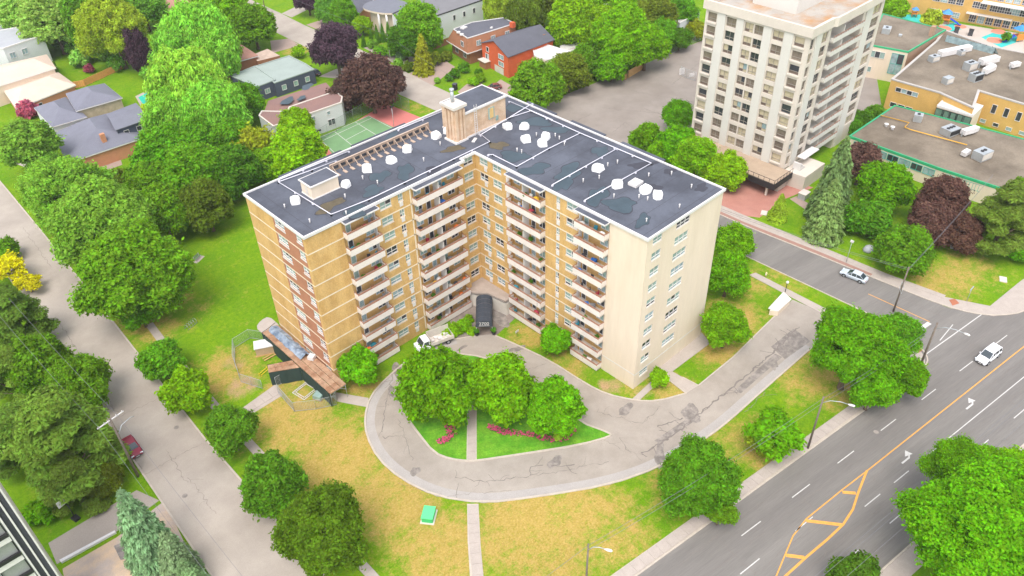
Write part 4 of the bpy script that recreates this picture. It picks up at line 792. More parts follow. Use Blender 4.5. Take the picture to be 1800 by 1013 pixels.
# grey sloping wall of the hall and air handling machinery
def ac_unit(p, sx, sy, sz, rz, label, fans=2, group='roof air conditioning units on the school'):
    t = thing('air_handler', label, 'air conditioner', p, rz, group)
    MB().box(-sx/2,sx/2,-sy/2,sy/2,.15,sz).build('case', M_steel, t); MB().box(-sx/2+.1,sx/2-.1,-sy/2+.1,sy/2-.1,-.02,.15).build('curb', M_concrete, t)
    for k in range(fans): MB().tube([((k-(fans-1)/2)*.9*min(1,sx/fans),0,sz),((k-(fans-1)/2)*.9*min(1,sx/fans),0,sz+.14)], .36, 10).build('fan', M_iron, t)
    MB().box(-sx/2+.1,sx/2-.1,-sy/2-.03,-sy/2,.4,sz-.2).build('grille', M_iron if fans > 2 else M_concrete, t)
    return t
def duct(p, pts, w, label, group='white roof ducts on the school'):
    t = thing('air_duct', label, 'duct', p, 0, group); mb = MB()
    for a, b in zip(pts, pts[1:]): mb.bar(a, b, w, w*.8)
    mb.build('casing', M_white, t); MB().box(-.15,.15,-.15,.15,0,pts[0][2]).build('support', M_steel, t); return t
ac_unit((107.09,-28.17,4.55), 1.8,1.8,1.7,.3,'single pale box unit on the left of the green edged low roof',1); ac_unit((105.76,-35.91,4.55), 3.4,2.6,1.6,-.25,'large four fan unit in the middle of the green edged low roof',3); duct((106.56,-38.29,4.55),[(0,0,1),(2.6,-1,1),(4.4,-1.2,.8)],1.3,'pale bulging duct joined to the four fan unit'); ac_unit((99.59,-45.18,4.55), 3.4,2.4,1.9,-.25,'near grey unit at the front of the green edged low roof',2); duct((99.35,-42.47,4.55),[(0,0,.9),(-1.8,.3,.7)],1.1,'short duct on the left of the near grey unit')
ac_unit((134.66,-18.71,7.5),2.4,1.6,1.5,-.3,'pale unit at the left end of the white ducts on the hall',1); ac_unit((135.41,-27.17,7.5),2.8,2.0,2.0,-.3,'dark grilled upper unit on the hall roof',2); ac_unit((130.1,-30.66,7.5),2.8,2.0,1.9,-.3,'dark grilled lower unit on the hall roof',3); ac_unit((124.15,-26.61,7.5),2.2,1.6,1.6,-.3,'lone pale unit at the front of the hall roof',0); ac_unit((143.01,-21.95,7.5),1.6,1.4,1.3,-.3,'small pale unit by the sloping wall of the hall',1)
duct((138.37,-18.52,7.5),[(0,0,.8),(9,-3.8,.8)],1.6,'long straight white duct across the hall roof'); duct((137.98,-28.44,7.5),[(0,0,1.6),(5,-2,1.6)],1.6,'upper white duct on the right of the hall roof'); duct((134.04,-31.07,7.5),[(0,0,1.2),(4,-.5,1.2),(4.6,1,1)],1.4,'curling white duct on the right of the hall roof'); duct((142.32,-34.12,7.5),[(0,0,1),(2.4,-.9,1)],1.2,'stub of white duct at the far right of the hall roof')
ac_unit((142.06,-2.56,8.5),2.6,2.0,1.5,.3,'large pale unit on the roof of the green edged block',1); ac_unit((142.27,-6.34,8.5),1.0,.8,.5,.3,'flat small vent box on the roof of the green edged block',0)
gp = MB(); gp.tube([(103.5,-21.24,4.9),(104.35,-27.5,4.9),(101.57,-27.76,4.9),(101.39,-29.14,4.9),(102.83,-40.93,4.9)], .12, 6); gp = gp.build('gas_pipe', pm('yellow_pipe', S('#d3a03c'), .5, .08)); tag(gp, 'yellow gas pipe crossing the green edged low roof', 'pipe')
for k,(p,lb) in enumerate([((99.73,-24.41,4.55),'left white roof vent of two on the low school roof'),((99.38,-26.03,4.55),'right white roof vent of two on the low school roof')]): v = MB().tube([(0,0,0),(0,0,.6)],.35,8).tube([(0,0,.6),(0,0,.75)],.5,8).build('roof_vent', M_white, None, p); tag(v, lb, 'vent', 'vents on the low school roof')
# sloping grey wall seen behind the hall
gw = thing('sloping_wall', 'grey sloping retaining wall with dark ribs below the playground', 'retaining wall', (0,0,0)); a, b = Vector((150,-15.26,7.4)), Vector((149.95,-28.59,7.4)); c, d = Vector((149.02,-27.65,9.2)), Vector((149.22,-15.48,9.2))
MB().face([a,b,c,d]).face([d,c,(c.x+.1,c.y+.6,0),(d.x+.1,d.y+.6,0)]).build('slope', M_pane2, gw)
for k in range(8): p = a.lerp(b,(k+.5)/8); q2 = d.lerp(c,(k+.5)/8); MB().bar(p+Vector((0,0,.05)), q2+Vector((0,0,.05)), .15).build('rib', M_iron, gw)
# playground
M_blue = pm('blue_plastic', S('#2b55c8'), .4, .06); M_orange = pm('orange_plastic', S('#e08a40'), .5, .06); M_tealg = pm('teal_rubber', S('#3fb5ae'), .9, .06); M_pinkr = pm('salmon_rubber', S('#d5856f'), .9, .06); M_roofb = pm('blue_roof', S('#3f87c4'), .5, .06)
def play(p, rz, label, s=1):
    t = thing('play_tower', label, 'play structure', p, rz, 'playground towers with blue slides')
    for x in (-.8,.8):
        for y in (-.8,.8): MB().tube([(x*s,y*s,0),(x*s,y*s,2.9*s)], .08, 6).build('post', M_orange, t)
    MB().box(-.95*s,.95*s,-.95*s,.95*s,1.3*s,1.42*s).build('deck', M_orange, t); MB().box(-.95*s,.95*s,.8*s,.9*s,.5,2.0*s).build('panel', M_orange, t)
    r = MB(); tp_ = (0,0,3.9*s)
    q = [(-1.2*s,-1.2*s,2.8*s),(1.2*s,-1.2*s,2.8*s),(1.2*s,1.2*s,2.8*s),(-1.2*s,1.2*s,2.8*s)]
    for k in range(4): r.face([q[k],q[(k+1)%4],tp_])
    r.build('roof', M_roofb, t)
    sl_ = MB()
    for y0,y1,h in ((-.45,.45,0),(-.5,-.42,.25),(.42,.5,.25)):
        sl_.face([(.9*s,y0,1.45*s+h),(.9*s,y1,1.45*s+h),(3.2*s,y1,.35+h),(3.2*s,y0,.35+h)]); sl_.face([(3.2*s,y0,.35+h),(3.2*s,y1,.35+h),(3.9*s,y1,.25+h),(3.9*s,y0,.25+h)])
        if h: sl_.face([(.9*s,y0,1.45*s),(3.2*s,y0,.35),(3.2*s,y0,.35+h),(.9*s,y0,1.45*s+h)])
    sl_.build('slide', M_blue, t)
play((182.64,-3.18,0), -1.2, 'play tower with long blue slide beside the yellow green bush', 1.15); play((183.11,-23.43,0), 2.6, 'orange and blue play tower at the right edge by the hall', 1.2); play((182.07,5.89,0), .5, 'small blue and teal play frame behind the green roof edge', .8)
for nm, poly, m, z in [('safety_surface',[(177.76,-1.93,0),(185.75,-5.22,0),(181.46,-8.68,0),(173.65,-5.41,0)],M_tealg,.03),('safety_surface',[(179.12,-15.28,0),(189.05,-17,0),(185.34,-24.61,0),(175.23,-22.23,0)],M_tealg,.03),('safety_surface',[(181.65,9.25,0),(185.28,5.25,0),(178.88,2.34,0),(175.32,6.25,0)],M_tealg,.03)]: struct(nm, MB().sheet(poly, z), m)
for k,(p,rx) in enumerate([((179.07,-4.72,0),2.2),((183.47,-7.52,0),1.8),((186.71,-17.09,0),2.2),((179.42,-18.78,0),2.4)]): mb = MB(); blob(mb, p, rx, rx*.9, .036, 500+k, 0, 16, .05); struct('rubber_circle', mb, M_pinkr)
for k,(p,lb) in enumerate([((177.75,-8.59,0),'dark square bin left on the playground edge'),((178.71,-12.25,0),'dark square bin right on the playground edge')]): t = thing('waste_bin', lb, 'bin', p, .3, 'bins on the playground edge'); MB().box(-.8,.8,-.6,.6,0,1.5).build('body', M_dark, t); MB().box(-.85,.85,-.65,.65,1.5,1.6).build('lid', M_iron, t)
# ================================================================ BUILDING AT THE LOWER LEFT
bl = thing('corner_tower', 'white and dark glass tower corner cut by the lower left edge', 'apartment tower', (-75.9,-10,0))
MB().box(-26,-.6,.4,5.5,0,44).build('wall', pm('white_cladding', S('#cdd4d1'), .7, .05), bl)
M_navy = pm('navy_panel', S('#45444f'), .5, .08)
MB().box(-.6,0,.05,5.5,0,44).build('side_wall', M_navy, bl); MB().box(-1.5,-.6,.25,.4,0,44).build('front_strip', M_navy, bl)
for y in (.35,1.6,2.9,4.4): MB().box(0,.16,y-.07,y+.07,0,44).build('fin', M_concrete, bl)
for x in (-1.5,-.75,-.05): MB().box(x-.09,x+.09,-.15,.25,0,44).build('fin', M_white, bl)
gl = pm('grey_blind', S('#8f918c'), .4, .1)
for k in range(13):
    z = .6+3.4*k
    for x in (-4.3,-7.6,-10.9,-14.2):
        w_ = link('window', MB().box(0,2.6,0,.35,0,.08).box(0,.1,0,.35,.08,2.2).box(2.5,2.6,0,.35,.08,2.2).box(0,2.6,0,.35,2.12,2.2).mesh('window_frame', M_iron), bl, (x,0,z)); MB().face([(.1,.2,.08),(2.5,.2,.08),(2.5,.2,2.12),(.1,.2,2.12)]).build('pane', gl, w_); MB().box(0,2.6,-.25,0,-.25,.25).build('sill', M_iron, w_)
    MB().box(-25,-1.7,-.1,.4,z+2.25,z+3.1).build('spandrel', M_white, bl)

# ================================================================ HOUSES
M_shingle = pm('dark_shingle', S('#5c5c64'), .9, .08, .5, fine=.12, fscale=7); M_shgrey = pm('blue_grey_shingle', S('#74747f'), .9, .06, .4, fine=.1, fscale=7); M_peach = pm('peach_shingle', S('#cbb5a4'), .9, .05, .4, fine=.06); M_orange_w = pm('orange_brick', S('#c75c36'), .9, .08, .5, fine=.1, fscale=7); M_pinkb = pm('pale_orange_brick', S('#bd8362'), .9, .08, .5, fine=.1, fscale=7); M_brownb = pm('brown_brick', S('#9b6a4e'), .9, .1, .5, fine=.12, fscale=7)  # peach shingle colour is lightened to include the distance haze
M_rosy = pm('rosy_membrane', S('#8b6b63'), .85, .1, .2, c2=S('#7d625d'), c2s=.2); M_sage = pm('sage_metal_roof', S('#97a19b'), .7, .06, .3); M_navyw = pm('navy_siding', S('#4d5162'), .8, .08); M_wwall = pm('white_house_wall', S('#c9cbca'), .8, .03, .2); M_redroof = pm('red_brown_roof', S('#a3796a'), .9, .1, .5, fine=.12)
def gable(t, poly, h, ridge, roofm, wall, over=.4):
    """walls and a gable roof on a four-cornered plan p0..p3; the ridge runs from the middle of p3-p0 to the middle of p1-p2"""
    p = [Vector(a[:2]) for a in poly]; mb = MB(); m0 = (p[3]+p[0])/2; m1 = (p[1]+p[2])/2
    mb.face([(*p[0],0),(*p[1],0),(*p[1],h),(*p[0],h)]); mb.face([(*p[2],0),(*p[3],0),(*p[3],h),(*p[2],h)])
    mb.face([(*p[1],0),(*p[2],0),(*p[2],h),(*m1,ridge),(*p[1],h)]); mb.face([(*p[3],0),(*p[0],0),(*p[0],h),(*m0,ridge),(*p[3],h)]); mb.build('wall', wall, t)
    d = (m1-m0).normalized()*over; s = (p[1]-p[2]).normalized()*over; k = over*(ridge-h)/((p[1]-p[2]).length/2); r = MB()
    A, B, C_, D = p[0]-d+s, p[1]+d+s, p[2]+d-s, p[3]-d-s; M0, M1 = m0-d, m1+d
    for q in ([(*A,h-k),(*B,h-k),(*M1,ridge),(*M0,ridge)],[(*C_,h-k),(*D,h-k),(*M0,ridge),(*M1,ridge)]):
        r.face([(x,y,z+.22) for x,y,z in q]); r.face([(x,y,z+.04) for x,y,z in q[::-1]])
        for i in range(4): a, b = q[i], q[(i+1)%4]; r.face([(a[0],a[1],a[2]+.04),(b[0],b[1],b[2]+.04),(b[0],b[1],b[2]+.22),(a[0],a[1],a[2]+.22)])
    r.build('roof', roofm, t)
def hip(t, poly, h, ridge, roofm, wall, over=.5, inset=.35):
    p = [Vector(a[:2]) for a in poly]; mb = MB()
    ar = sum(p[i].x*p[(i+1)%4].y-p[(i+1)%4].x*p[i].y for i in range(4))
    if ar < 0: p = [p[0],p[3],p[2],p[1]]
    if (p[1]-p[0]).length < (p[2]-p[1]).length: p = p[1:]+p[:1]
    for k in range(4): a, b = p[k], p[(k+1)%4]; mb.face([(*a,0),(*b,0),(*b,h),(*a,h)])
    mb.build('wall', wall, t); c = sum(p, Vector((0,0)))/4; e = [c+(a-c)*(1+over/(a-c).length) for a in p]
    m0 = (p[3]+p[0])/2; m1 = (p[1]+p[2])/2; r0 = m0.lerp(m1, inset); r1 = m1.lerp(m0, inset); r = MB()
    r.face([(*e[0],h),(*e[1],h),(*r1,ridge),(*r0,ridge)]); r.face([(*e[2],h),(*e[3],h),(*r0,ridge),(*r1,ridge)]); r.face([(*e[1],h),(*e[2],h),(*r1,ridge)]); r.face([(*e[3],h),(*e[0],h),(*r0,ridge)]); r.face([(*a,h-.02) for a in e[::-1]])
    r.build('roof', roofm, t)
    g = MB()
    for k in range(4): a, b = e[k], e[(k+1)%4]; g.face([(*a,h-.25),(*b,h-.25),(*b,h+.02),(*a,h+.02)])
    g.build('fascia', M_white, t)
def dup_unit(mb, a, b, h0, h1): pass
# brown mansard house
H = thing('mansard_house', 'brown brick house with flared upper storey and flat dark roof', 'house')
top = [Vector(p) for p in ((68.13,87.26,7.2),(66.35,79.22,7.2),(82.83,77.61,7.2),(83.76,83.27,7.2),(75.23,87.29,7.2))]
eav = [Vector(p) for p in ((67.17,89.5,3.6),(64.95,77.96,3.6),(82.66,76.38,3.6),(86.24,82.9,3.6),(75.59,87.98,3.6))]
cen = sum(eav, Vector((0,0,0)))/5
mb = MB()
for k in range(5): j = (k+1)%5; mb.face([eav[k],eav[j],top[j],top[k]])
mb.face([(v.x,v.y,3.6) for v in eav[::-1]]); mb.build('upper_storey', M_brownb, H); MB().face([tuple(v+Vector((0,0,.03))) for v in top]).build('roof', M_shingle, H)
mb = MB(); low_ = [cen+(v-cen)*.86 for v in eav]
for k in range(5): j = (k+1)%5; mb.face([(low_[k].x,low_[k].y,0),(low_[j].x,low_[j].y,0),(low_[j].x,low_[j].y,3.6),(low_[k].x,low_[k].y,3.6)])
mb.build('wall', M_brownb, H); mb = MB()
for vs_, z in ((eav,0),(top,.06)):
    for k in range(5): mb.bar(vs_[k]+Vector((0,0,z)), vs_[(k+1)%5]+Vector((0,0,z)), .22)
mb.build('eaves', M_white, H)
wall_windows(H, eav[0].lerp(top[0],.5), eav[1].lerp(top[1],.5), 4.6, 1.5, 1.5, 1, 2, s0=.55, s1=.95, out=.25, pane=M_dark); wall_windows(H, eav[1].lerp(top[1],.5), eav[2].lerp(top[2],.5), 4.8, 1.5, 1.5, 3, 2, out=.3, pane=M_pane2); wall_windows(H, low_[0], low_[1], 1.0, 1.5, 1.6, 2, 2, out=.05)
for p, s in (((70.57,85.67,7.25),.9),((67.33,84.14,7.25),.5),((75.87,79.85,7.25),.4),((66.85,82.16,7.25),.5)): MB().box(-s,s,-s*.7,s*.7,0,.35).build('skylight', M_white, H, p, .2)
MB().box(-.6,.6,-.6,.6,0,1.4).build('chimney', M_orange_w, H, (80.93,76.58,7))
# orange house
H = thing('orange_house', 'bright orange brick house with dark grey shingle gable roof', 'house')
gp4 = [(67.15,64.09,6),(83.77,63.54,6),(84.79,75.01,6),(68.81,76.22,6)]
gable(H, gp4, 6.0, 8.4, M_shingle, M_orange_w)
a, b = Vector(gp4[3][:2]), Vector(gp4[0][:2])
wall_windows(H, a, b, 4.3, 1.3, 2.4, 1, 2, s0=.5, s1=.98, pane=M_pane2, out=.04); wall_windows(H, a, b, 2.3, 1.3, 2.4, 1, 2, s0=.5, s1=.98, pane=M_pane2, out=.04); wall_windows(H, a, b, 4.4, 1.4, 1.2, 1, 1, s0=.05, s1=.4, pane=M_dark, out=.04); wall_windows(H, a, b, 2.2, 1.6, 1.6, 1, 2, s0=.0, s1=.4, pane=M_dark, out=.04)
dn = (b-a).normalized(); nn = Vector((dn.y,-dn.x)); q0 = a+dn*((b-a).length*.48)
gd = link('garage_door', MB().box(0,4.2,-.06,.02,0,1.9).mesh('garage_door', M_beige), H, (*(q0+nn*.03),0), math.atan2(dn.y,dn.x)); 
for k in range(5): MB().box(.05,4.15,-.09,-.06,.1+.36*k,.4+.36*k).build('panel', M_concrete, gd)
MB().prism([tuple(a+dn*.5),tuple(a+dn*4),tuple(a+dn*4+nn*2),tuple(a+dn*.5+nn*2)], 2.0, 2.15).build('porch_roof', M_concrete, H); MB().prism([tuple(a+dn*.7),tuple(a+dn*3.8),tuple(a+dn*3.8+nn*1.6),tuple(a+dn*.7+nn*1.6)], 0, 2.0).build('porch_wall', M_brownb, H)
# white lumpy roofs
H, q = flat_building('white_roofed_house', 'low house with rounded white membrane roofs among trees', 'house', [(77.07,64.83,5.2),(81.61,64.06,5.2),(82.32,56.2,5.2),(77.95,55.24,5.2),(74.02,56.7,5.2),(73.87,60.79,5.2)], 5.2, M_peach, M_white, M_white, .3)
MB().prism([p[:2] for p in smooth_path([(85.85,64.19,3.6),(92.35,63.27,3.6),(95.6,59.73,3.6),(92.02,54.46,3.6),(86.57,52.75,3.6),(82.92,56.72,3.6)],2,True)], 0, 3.6, top=1).build('rear_wing', [M_peach, pm('patchy_white_roof', S('#cbc7c4'), .7, .05, .4, c2=S('#8f7a6e'), c2s=.45, c2w=.62)], H)
MB().prism([(69.48,59.66,2.6)[:2],(79.03,60.47,2.6)[:2],(80.74,54.67,2.6)[:2],(76.45,53.78,2.6)[:2],(69.46,54.35,2.6)[:2]], 0, 2.6, top=1).build('porch_wing', [M_peach, M_white], H); MB().box(-.5,.5,-.4,.4,5,7.2).build('chimney', M_brownb, H, (82.62,66.13,5)[:2]+(0,))
# large white modern house with curved portico
H, q = flat_building('white_modern_house', 'large white modern house with grey roof and tall narrow windows', 'house', [(63.79,109.59,7.5),(62.02,99.28,7.5),(68.44,98.93,7.5),(72.57,98.49,7.5),(89.49,98.56,7.5),(92.6,114.81,7.5),(76.32,113.21,7.5),(72.62,111.33,7.5)], 7.5, M_wwall, M_membrane and pm('grey_roof', S('#757375'), .8, .06, .3), M_iron, .2)
wall_windows(H, (72.57,98.49,7.5), (89.49,98.56,7.5), 4.4, 1.6, 1.0, 3, 1, pane=M_dark, s0=.2, s1=.9); wall_windows(H, (63.79,109.59,7.5), (62.02,99.28,7.5), 4.0, 1.8, 1.0, 1, 1, pane=M_dark)
P_ = thing('curved_portico', 'cream pillared portico with a round dark flat roof beside the white house', 'portico')
cp = smooth_path([(61.83,122.74,6.6),(66,125.58,6.6),(71.09,124.54,6.6),(74.93,117.19,6.6),(71.37,110.72,6.6),(67.59,110.57,6.6),(65.27,111.71,6.6),(63.2,113.99,6.6),(61.83,118.38,6.6)],2,True)
MB().prism(cp, 6.2, 6.7, 0, 1).build('roof', [M_cream, pm('slate_roof', S('#6f7078'), .8, .06)], P_)
ct = sum(cp, Vector((0,0)))/len(cp); MB().prism([ct+(p-ct)*.72 for p in cp], 0, 6.2).build('wall', M_cream, P_)
for k in (10,13,16,19,22,25,28): p = ct+(cp[k%len(cp)]-ct)*.93; MB().tube([(*p,0),(*p,6.2)], .35, 8).build('column', M_white, P_)
# rosy flat-roofed white house
H, q = flat_building('white_two_tier_house', 'white walled house with two tier rosy flat roof beside the tennis court', 'house', [(3.24,82.17,6),(4.96,83.82,6),(9.03,79.05,6),(10.63,80.88,6),(23.46,80.12,6),(22.75,76.15,6),(20.73,73.7,6),(2.66,74.81,6)], 6.0, M_wwall, M_rosy, M_concrete, .25)
e = [(2.66,74.81,6),(20.73,73.7,6)]; wall_windows(H, e[0], e[1], 1.2, 1.6, 1.9, 2, 2, pane=M_dark, s0=.3, s1=.98); wall_windows(H, e[0], e[1], 4.0, 1.0, .9, 2, 1, pane=M_pane2, s0=.45, s1=.9)
mb = MB().prism([(5.53,83.93,6.2)[:2],(9.16,79.19,6.2)[:2],(10.76,81.03,6.2)[:2],(23.41,80.49,6.2)[:2],(25.3,87.33,6.2)[:2],(9.47,88.79,6.2)[:2]], 0, 5.4, top=1); mb.build('rear_wing', [M_wwall, M_rosy], H)
for k,(p,rx) in enumerate([((12.2,84.19,6),2.2),((15.46,83.01,6),1.4),((20.61,88.67,5.5),2.0)]): mb = MB(); blob(mb, p, rx, rx*.6, 5.93 if k < 2 else 5.43, 520+k, .3); mb.build('damp_patch', M_pond, H)
# navy house
H, q = flat_building('navy_house', 'navy sided house with long sage green low roofs', 'house', [(11.75,112.22,4.2),(19.5,113.09,4.2),(18.63,101.13,4.2),(12.76,100.8,4.2)], 4.2, M_navyw, M_sage, M_sage, .2)
t2, q = flat_building('navy_house_wing', 'right hand wing of the navy house with sage green roof and window', 'house', [(19.93,113.32,4),(29.9,112.82,4),(30.01,104.66,4),(29.49,99.68,4),(17.5,99.9,4)], 4.0, M_navyw, M_sage, M_sage, .2)
wall_windows(H, (12.76,100.8,4.2), (18.63,101.13,4.2), 1.4, 1.3, 1.5, 1, 2, pane=M_pane); wall_windows(t2, (17.5,99.9,4), (29.49,99.68,4), 1.3, 1.4, 1.3, 3, 1, pane=M_pane)
# red-brown roofed house
H = thing('brick_bungalow', 'brick bungalow with red brown roof and short chimney', 'house'); hip(H, [(14.43,120.38,4),(23.8,119.43,4),(24.8,132.97,4),(14.9,132.66,4)], 4.0, 5.4, M_redroof, M_brownb); MB().box(-.4,.4,-.4,.4,4,6.2).build('chimney', M_brownb, H, (20.82,122.4,4.4)[:2]+(0,)); MB().prism([(22.84,118.2,3)[:2],(29.33,117.02,3)[:2],(29.51,124.07,3)[:2],(24.57,123.38,3)[:2]], 0, 3.0, top=1).build('garage', [M_brownb, pm('gravel_flat_roof', S('#b59f90'), .95, .15, .8)], H)
# dark grey roof complex at left
H = thing('grey_roof_house', 'large house with many blue grey hipped roofs and pale orange brick wall', 'house')
hip(H, [(-36.07,97.73,3.6),(-18.74,96.85,3.6),(-17.28,114.69,3.6),(-33.23,114.23,3.6)], 3.6, 6.6, M_shgrey, M_pinkb, inset=.3); hip(H, [(-32.47,116.62,4.4),(-24.91,115.95,4.4),(-24.27,130.5,4.4),(-31.79,130.04,4.4)], 4.4, 6.4, M_shgrey, M_wwall); hip(H, [(-25.59,118.61,5.4),(-15.15,117.62,5.4),(-14.8,129.02,5.4),(-23.64,130.07,5.4)], 5.4, 7.4, M_shgrey, M_beige)
gable(H, [(-23.5,99.52,6.2),(-16.75,99.42,6.2),(-14.89,109.3,6.2),(-21.75,108.6,6.2)], 6.2, 7.2, M_shgrey, M_navyw)
MB().box(-.5,.5,-.4,.4,0,6.6).build('chimney', M_pinkb, H, (-27.02,99.13,4.5)[:2]+(0,)); wall_windows(H, (-23.5,99.52,6.2), (-16.75,99.42,6.2), 4.2, 1.2, 1.2, 2, 1, pane=M_dark, out=.05)
# peach and white houses at the far left
H = thing('peach_house', 'long peach roofed house with brick gable and small window', 'house'); hip(H, [(-34.63,135.48,3.6),(-19.32,138.71,3.6),(-19.42,150.53,3.6),(-33.21,148.51,3.6)], 3.6, 5.6, M_peach, M_pinkb, inset=.25); hip(H, [(-38.07,148.61,5.2),(-19.81,149.9,5.2),(-18.08,161.16,5.2),(-35.05,163.61,5.2)], 5.2, 7.0, M_peach, M_cream, inset=.2); wall_windows(H, (-34.63,135.48,3.6), (-19.32,138.71,3.6), 1.4, 1.3, 1.4, 1, 1, pane=M_dark, s0=.2, s1=.5, out=.05)
H, q = flat_building('white_box_house', 'tall white walled house with pale grey flat roofs at far left', 'house', [(-31.72,171.13,8),(-26.35,167.07,8),(-15.09,168.92,8),(-14.8,180.38,8),(-27.9,184.22,8)], 8, M_wwall, pm('pale_grey_roof', S('#a3a4a8'), .8, .05), M_white, .3); wall_windows(H, (-26.35,167.07,8), (-15.09,168.92,8), 4.6, 1.6, 1.6, 2, 2, pane=M_pane2, s0=.0, s1=.6); wall_windows(H, (-26.35,167.07,8), (-15.09,168.92,8), 1.4, 1.6, 1.6, 2, 2, pane=M_pane2, s0=.0, s1=.6)
H, q = flat_building('pale_back_house', 'pale flat roofed house behind the white house at the far left', 'house', [(-27.36,187.49,7),(-16.4,183.43,7),(-14.95,194.32,7),(-24.08,198.73,7)], 7, M_wwall, pm('pale_grey_roof',(0,0,0)), M_white, .3)
H = thing('brown_roof_house', 'house with plain brown roof at the top edge among trees', 'house'); hip(H, [(20.5,173.53,4),(30.97,169.56,4),(34.64,184.85,4),(24.68,190.13,4)], 4, 6, M_redroof, M_brownb)
H = thing('orange_wall_house', 'orange brick house at the top edge beside the white house', 'house'); hip(H, [(60.81,132.21,5),(61.69,123.81,5),(75.59,133,5),(74.54,142.44,5)], 5, 6.5, M_shingle, M_pinkb)
H, q = flat_building('pale_block', 'pale flat block glimpsed above the trees at the top edge', 'building', [(109.33,69.89,8),(113.2,62.7,8),(122.19,67.52,8),(118.04,75.23,8)], 8, M_cream, M_groof, M_white, .3)
H, q = flat_building('white_garden_house', 'white house with small windows between trees beside the tower', 'house', [(118.5,52.64,6),(117.41,45.74,6),(127.91,46.42,6),(131.23,55,6)], 6, M_wwall, M_wroof, M_white, .3); wall_windows(H, (118.5,52.64,6), (117.41,45.74,6), 2.6, 1.6, 2.2, 1, 3, pane=M_dark)
# pool and yard
pl = thing('garden_pool', 'turquoise garden pool with pale surround beside the grey roofed house', 'pool'); MB().prism([(-8.42,128.28,0)[:2],(-4,129.72,0)[:2],(-6.71,119,0)[:2],(-10.8,118.08,0)[:2]], 0, .08).build('surround', M_slab, pl); MB().sheet([(-8.2,127.03,0)[:2],(-5.01,128.2,0)[:2],(-7.18,119.99,0)[:2],(-9.52,119.58,0)[:2]], .09).build('water', pm('pool_water', S('#3fbfa8'), .08, .05, spec=.6), pl)
def plank_fence(name, label, pts, h, m, step=.55, group=None):
    t = thing(name, label, 'fence', (0,0,0), 0, group); me = {}
    for a, b in zip(pts, pts[1:]):
        a = Vector(a[:2]); b = Vector(b[:2]); d = b-a; n = max(1, round(d.length/step)); s = d.length/n; d.normalize(); key = round(s,3)
        if key not in me: me[key] = MB().box(.015,s-.015,-.02,.02,.08,h).mesh('plank', m)
        for k in range(n): p = a+d*s*k; link('plank', me[key], t, (p.x,p.y,rng.uniform(-.04,.04)), math.atan2(d.y,d.x))
        for k in range(0,n+1,4): p = a+d*s*k; MB().box(-.06,.06,-.08,-.02,0,h+.08).build('post', m, t, (p.x,p.y,0), math.atan2(d.y,d.x))
        MB().bar((*a,h*.5),(*b,h*.5),.06).build('rail', m, t)
    return t
M_fen = pm('orange_fence_wood', S('#d99a58'), .85, .12, 1.5); M_fen2 = pm('tan_fence_wood', S('#c29a66'), .85, .12, 1.5)
plank_fence('garden_fence', 'orange wooden garden fence beside the bright lawn', [(-19.32,146.14,0),(-15.2,144.9,0),(-9.77,146.69,0),(-3.26,148.73,0)], 1.9, M_fen); plank_fence('garden_fence', 'orange wooden fence below the shed near the trees', [(-17.73,100.72,0),(-11.85,100.36,0)], 1.8, M_fen); plank_fence('garden_fence', 'tan wooden fence at the car park edge under the trees', [(88.81,40.59,0),(96.22,41.33,0)], 2.2, M_fen2, 1.0); plank_fence('garden_fence', 'brown fence between the white and brown houses', [(65.89,94.27,0),(71.84,94.12,0)], 2.0, M_brownb)
sh = thing('garden_shed', 'small tan roofed shed beside a pergola frame', 'shed', (-12.95,105.82,0), .5); MB().box(-2,2,-1.2,1.2,0,2).build('wall', M_wood, sh); MB().face([(-2.3,-1.5,1.9),(2.3,-1.5,1.9),(2.3,1.5,2.5),(-2.3,1.5,2.5)]).build('roof', pm('tan_felt', S('#c3a98f'), .9, .1), sh)
# hedge-side wire fence and crate by the car park
def wire_fence(name, label, pts, h, step=2.4, group=None, m=None, mesh=True):
    """posts, rails and a fine wire net of thin wires"""
    m = m or M_steel; t = thing(name, label, 'fence', (0,0,0), 0, group); net = MB(); rl_ = MB()
    for a, b in zip(pts, pts[1:]):
        a = Vector(a[:2]); b = Vector(b[:2]); L = (b-a).length; n = max(1, round(L/step))
        for k in range(n+1):
            p = a.lerp(b,k/n); MB().tube([(p.x,p.y,0),(p.x,p.y,h+.05)], .035, 5).build('post', m, t)
        for z in (.12,h): rl_.bar((*a,z),(*b,z),.05)
        if mesh:
            k = 0; c = int(L/.22)
            for i in range(c): p = a.lerp(b,i/c); net.bar((p.x,p.y,.1),(p.x,p.y,h),.014)
            for i in range(1,8): net.bar((*a,h*i/8),(*b,h*i/8),.014)
    rl_.build('rail', m, t)
    if mesh: net.build('wire_net', m, t)
    return t
wire_fence('wire_fence', 'tall green wire fence behind the tennis court', [(8.58,70.52,0),(35.3,76.58,0),(36.48,68.19,0)], 3.0, 3.2, mesh=True, m=pm('green_wire', S('#7f8c84'), .5)); wire_fence('wire_fence', 'grey wire fence along the far end of the car park hedge', [(105.95,42.27,0),(124.02,42.35,0)], 2.2, 3)

